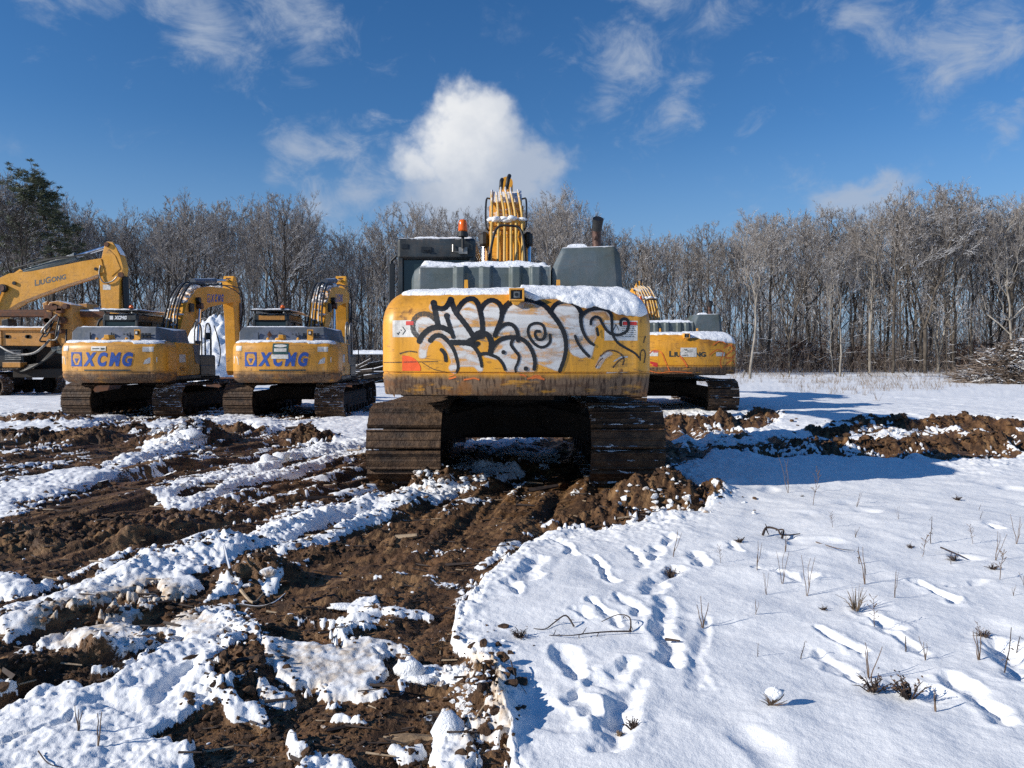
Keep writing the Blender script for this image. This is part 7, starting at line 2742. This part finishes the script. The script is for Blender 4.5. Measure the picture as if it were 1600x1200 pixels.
LW = ['thin dry stalk poking through the open snow at right', 'small branching dead weed standing in the open snow at right', 'low straw tuft poking through the open snow at right', 'short dark stem standing in the open snow at right', 'long thin dry stalk standing in the open snow at right', 'small leafy dead sprig lying in the open snow at right']
cnt = 0
while cnt < 46:
    u, v = rs.uniform(1000, 1640), 600 + 480 * rs.uniform() ** 1.7
    s_ = samp(SN_WIDE, np.array([u]), np.array([v]))[0]
    if s_ < .95 or (v < 660 and u < 1180) or (u < 1180 and v > 900):
        continue
    x, y = px_ground(u, v)
    if vnoise2(np.array([x * .7]), np.array([y * .7]), 3)[0] < .45:
        continue
    k = rs.choice([0, 1, 3, 4, 4, 5])
    e = bpy.data.objects.new('dead_weed', wp[k])
    COL.objects.link(e)
    e.location = (x, y, gz(x, y) - .005)
    e.rotation_euler = (rs.normal(0, .1), rs.normal(0, .1), rs.uniform(0, 6.28))
    q = rs.uniform(.4, .95) * (1 if y < 9 else min(2.0, y / 9))
    e.scale = (q, q, q * (1 if y < 12 else .8))
    tag(e, LW[k], 'dead plant', 'small dead weeds scattered over the open snow')
    cnt += 1


def stubble():
    rs_ = np.random.RandomState(4)
    P0, P1, R0, R1 = [], [], [], []
    for _ in range(3600):
        Y = 15 + 54 * rs_.uniform() ** .8
        x = rs_.uniform(.1, .80) * Y + (rs_.normal() if Y > 20 else 0)
        u, v = to_px(np.array([x]), np.array([Y]))
        c = fbm(np.array([x * .35]), np.array([Y * .35]), 3, 7)[0]
        if rs_.uniform() > sstep(c, .42, .65) or samp(SN_WIDE, u, v)[0] < .97:
            continue
        for _k in range(4):
            a = np.array([x + rs_.normal(0, .07), Y + rs_.normal(0, .07), 0])
            d = rs_.normal(0, .35, 3)
            d[2] = 1
            L = rs_.uniform(.06, .28) * (1 + Y / 70)
            P0.append(a); P1.append(a + d / np.linalg.norm(d) * L); R0.append(.003 + Y * .00008); R1.append(.0015 + Y * .00004)
    P0, P1 = np.array(P0), np.array(P1)
    z = gz_many(P0[:, 0], P0[:, 1])[0]
    P0[:, 2] += z
    P1[:, 2] += z
    V, F = tubes_np(P0, P1, R0, R1, 3)
    o = link('grass', mesh_np('grass', V, F), MATS['straw'])
    tag(o, 'sparse dead grass poking through the snow of the far field', kind='stuff')
    # straw, splinters and twig litter pressed into the mud
    P0, P1, R0, R1 = [], [], [], []
    while len(P0) < 750:
        u, v = rs_.uniform(-40, 1620), 650 + 560 * rs_.uniform() ** 1.2
        if samp(SN_SOFT, np.array([u]), np.array([v]))[0] > .6:
            continue
        x, y = px_ground(u, v)
        a = rs_.normal(.25, .8)
        L = rs_.uniform(.03, .16) * min(1.6, max(.8, y / 6))
        if rs_.uniform() < .1:
            L *= 2
        r = L * rs_.uniform(.03, .08)
        d = np.array([math.cos(a), math.sin(a) * .6, rs_.normal(0, .07)]) * L / 2
        c = np.array([x, y, r * .6 + .006])
        P0.append(c - d); P1.append(c + d); R0.append(r); R1.append(r * .6)
    P0, P1 = np.array(P0), np.array(P1)
    z = gz_many((P0[:, 0] + P1[:, 0]) / 2, (P0[:, 1] + P1[:, 1]) / 2)[0]
    P0[:, 2] += z
    P1[:, 2] += z
    V, F = tubes_np(P0, P1, R0, R1, 4)
    me = mesh_np('wood_litter', V, F)
    o = link('wood_litter', me)
    me.materials.append(MATS['split_wood'])
    me.materials.append(MATS['dark_stem'])
    idx = np.repeat((np.arange(len(P0)) % 5 > 0).astype(np.int32), 4)
    me.polygons.foreach_set('material_index', idx)
    tag(o, 'splinters, straw and twigs pressed into the mud', kind='stuff')


stubble()


def branch_px(name, pts, r, mat, label, lift=.02, thorns=0, seed=1):
    """branch lying on the ground along photo pixels; pts (u, v, height above ground in m)"""
    P = []
    for u, v, hh in pts:
        x, y = px_ground(u, v)
        z = gz(x, y)
        x, y = px_ground(u, v, z + hh)
        P.append(Vector((x, y, gz(x, y) + hh + r)))
    c = P[0].copy()
    P = [p - c for p in P]
    m = MB()
    n = len(P)
    m.tube(catmull(P, 4), [r * (1 - .6 * i / ((n - 1) * 4)) for i in range((n - 1) * 4 + 1)] if n > 2 else [r, r * .6], 6)
    rr_ = random.Random(seed)
    for k in range(thorns):
        i = rr_.randrange(n - 1)
        q = P[i].lerp(P[i + 1], rr_.random())
        m.tube([q, q + Vector((rr_.uniform(-.03, .03), rr_.uniform(-.03, .03), rr_.uniform(-.05, .04)))], [r * .6, r * .3], 4)
    o = m.build(name, MATS[mat])
    o.location = c
    tag(o, label, 'branch')
    return o


branch_px('fallen_branch', [(985, 985, .0), (984, 962, .045), (965, 957, .05), (940, 966, .02)], .0045, 'dark_stem', 'upper hooked end of thorny dark branch arching out of the snow', 0, 3)
branch_px('fallen_branch', [(987, 986, .01), (955, 988, .015), (920, 990, .012), (892, 994, .012), (858, 993, .0)], .0045, 'dark_stem', 'long thorny dark branch lying straight across the snow in the foreground', 0, 9, 2)
branch_px('fallen_branch', [(897, 973, .0), (884, 956, .045), (866, 968, .01), (852, 980, .0), (834, 980, .0)], .005, 'dark_stem', 'kinked dark twig standing like a hook left of the thorny branch', 0, 2, 3)
branch_px('fallen_branch', [(798, 1035, .02), (806, 1060, .02), (815, 1075, .01), (823, 1083, .0)], .003, 'dark_stem', 'thin curved twig beside the torn snow edge in the foreground', 0)
branch_px('fallen_branch', [(1192, 838, .0), (1198, 824, .05), (1215, 826, .05), (1222, 836, .02), (1250, 833, .0)], .011, 'dark_stem', 'black bent branch lying on the snow behind the footprints', 0, 4, 5)
branch_px('fallen_branch', [(1222, 840, .0), (1224, 824, .05), (1212, 828, .03)], .010, 'dark_stem', 'short black hooked stub beside the black bent branch', 0)
branch_px('fallen_branch', [(1040, 1001, .012), (1062, 1000, .01)], .008, 'dark_stem', 'short dark stick across the trampled trail', 0)
branch_px('fallen_branch', [(372, 882, .03), (362, 870, .10), (350, 857, .15)], .016, 'dark_bark', 'dark broken stub poking up from the long snow ridge at left', 0)
branch_px('fallen_branch', [(375, 948, .0), (405, 950, .01), (430, 944, .02), (446, 930, .03)], .009, 'dark_bark', 'curved black branch lying in the mud below the dark soil clump', 0, 3, 6)
branch_px('fallen_branch', [(376, 905, .02), (395, 915, .02), (412, 922, .01)], .012, 'split_wood', 'pale splintered stick beside the dark soil clump', 0)
branch_px('fallen_branch', [(618, 836, .01), (652, 842, .015)], .03, 'split_wood', 'pale flat splinter of wood lying in the mud behind the foreground', 0)
branch_px('fallen_branch', [(125, 648, .02), (135, 650, .04)], .04, 'split_wood', 'pale stick on the snow in front of the left blue-lettered excavator', 0)
branch_px('fallen_branch', [(155, 750, .05), (168, 744, .08)], .03, 'dark_bark', 'dark chip of wood on the flat snow strip at left', 0)
branch_px('fallen_branch', [(60, 1176, .01), (75, 1192, .01), (98, 1200, .0)], .003, 'dark_stem', 'thin curved twig on the snow in the bottom left corner', 0)
branch_px('fallen_branch', [(1275, 845, .0), (1310, 860, .02), (1335, 858, .0)], .004, 'dry_stem', 'thin bent straw lying on the snow right of the black branch', 0)
branch_px('fallen_branch', [(1470, 850, .02), (1500, 868, .02), (1512, 876, .0)], .006, 'dark_stem', 'dark twig slanting down behind the frosted leaf clump', 0)


def rock(u, v, s, mat, label, name, k, flat=1.0, cat='stone', stretch=1.0):
    x, y = px_ground(u, v)
    z = gz(x, y)
    vv = lump_protos[k] * np.array([stretch, 1, flat]) * s
    o = link(name, mesh_np(name, vv, ICO_F, mat == 'snow'), MATS[mat], None, (x, y, z + s * .25))
    tag(o, label, cat)
    return o


rock(643, 1150, .055, 'field_stone', 'tan stone lying in the foreground mud beside the upright snow block', 'stone', 2, .7, 'stone', 1.6)
rock(240, 930, .045, 'soil', 'round brown clod on the dirty snow at lower left', 'clod', 4, 1, 'clod')
rock(705, 920, .03, 'dark_bark', 'small black stone in the mud near the snow edge', 'stone', 6, 1)
rock(670, 1128, .022, 'dark_bark', 'small dark stone near the upright snow block', 'stone', 8, 1)
rock(816, 1128, .016, 'dark_bark', 'black pebble on the snow right of the torn edge', 'stone', 9, 1)
rock(420, 645 + 270, .05, 'dirty_snow', 'dirty snow lump left of the splinter in the mud', 'snow_lump', 1, 1, 'snow lump')
rock(700, 1160, .06, 'snow', 'block of packed snow standing at the bottom edge', 'snow_block', 5, 1.3, 'snow block', .9)
rock(640, 1062, .05, 'snow', 'white snow lump left of the torn snow edge', 'snow_lump', 7, 1.0, 'snow lump', 1.2)
rock(662, 1066, .045, 'snow', 'tilted white snow lump beside the other by the torn edge', 'snow_lump', 10, 1.0, 'snow lump', 1.5)
rock(540, 955, .06, 'snow', 'largest snow lump on the tracked mud in the middle foreground', 'snow_lump', 11, .6, 'snow lump', 1.6)
rock(300, 748 - 48, .13, 'snow', 'big snow boulder in the ridge left of the soil mound', 'snow_boulder', 12, 1.0, 'snow lump', 1.3)
rock(418, 734, .10, 'snow', 'rounded snowball on the snow strip left of the big crawler track', 'snow_ball', 13, 1.1, 'snow lump')
rock(440, 732, .10, 'snow', 'second rounded snowball just right of the first on the strip', 'snow_ball', 0, 1.1, 'snow lump')
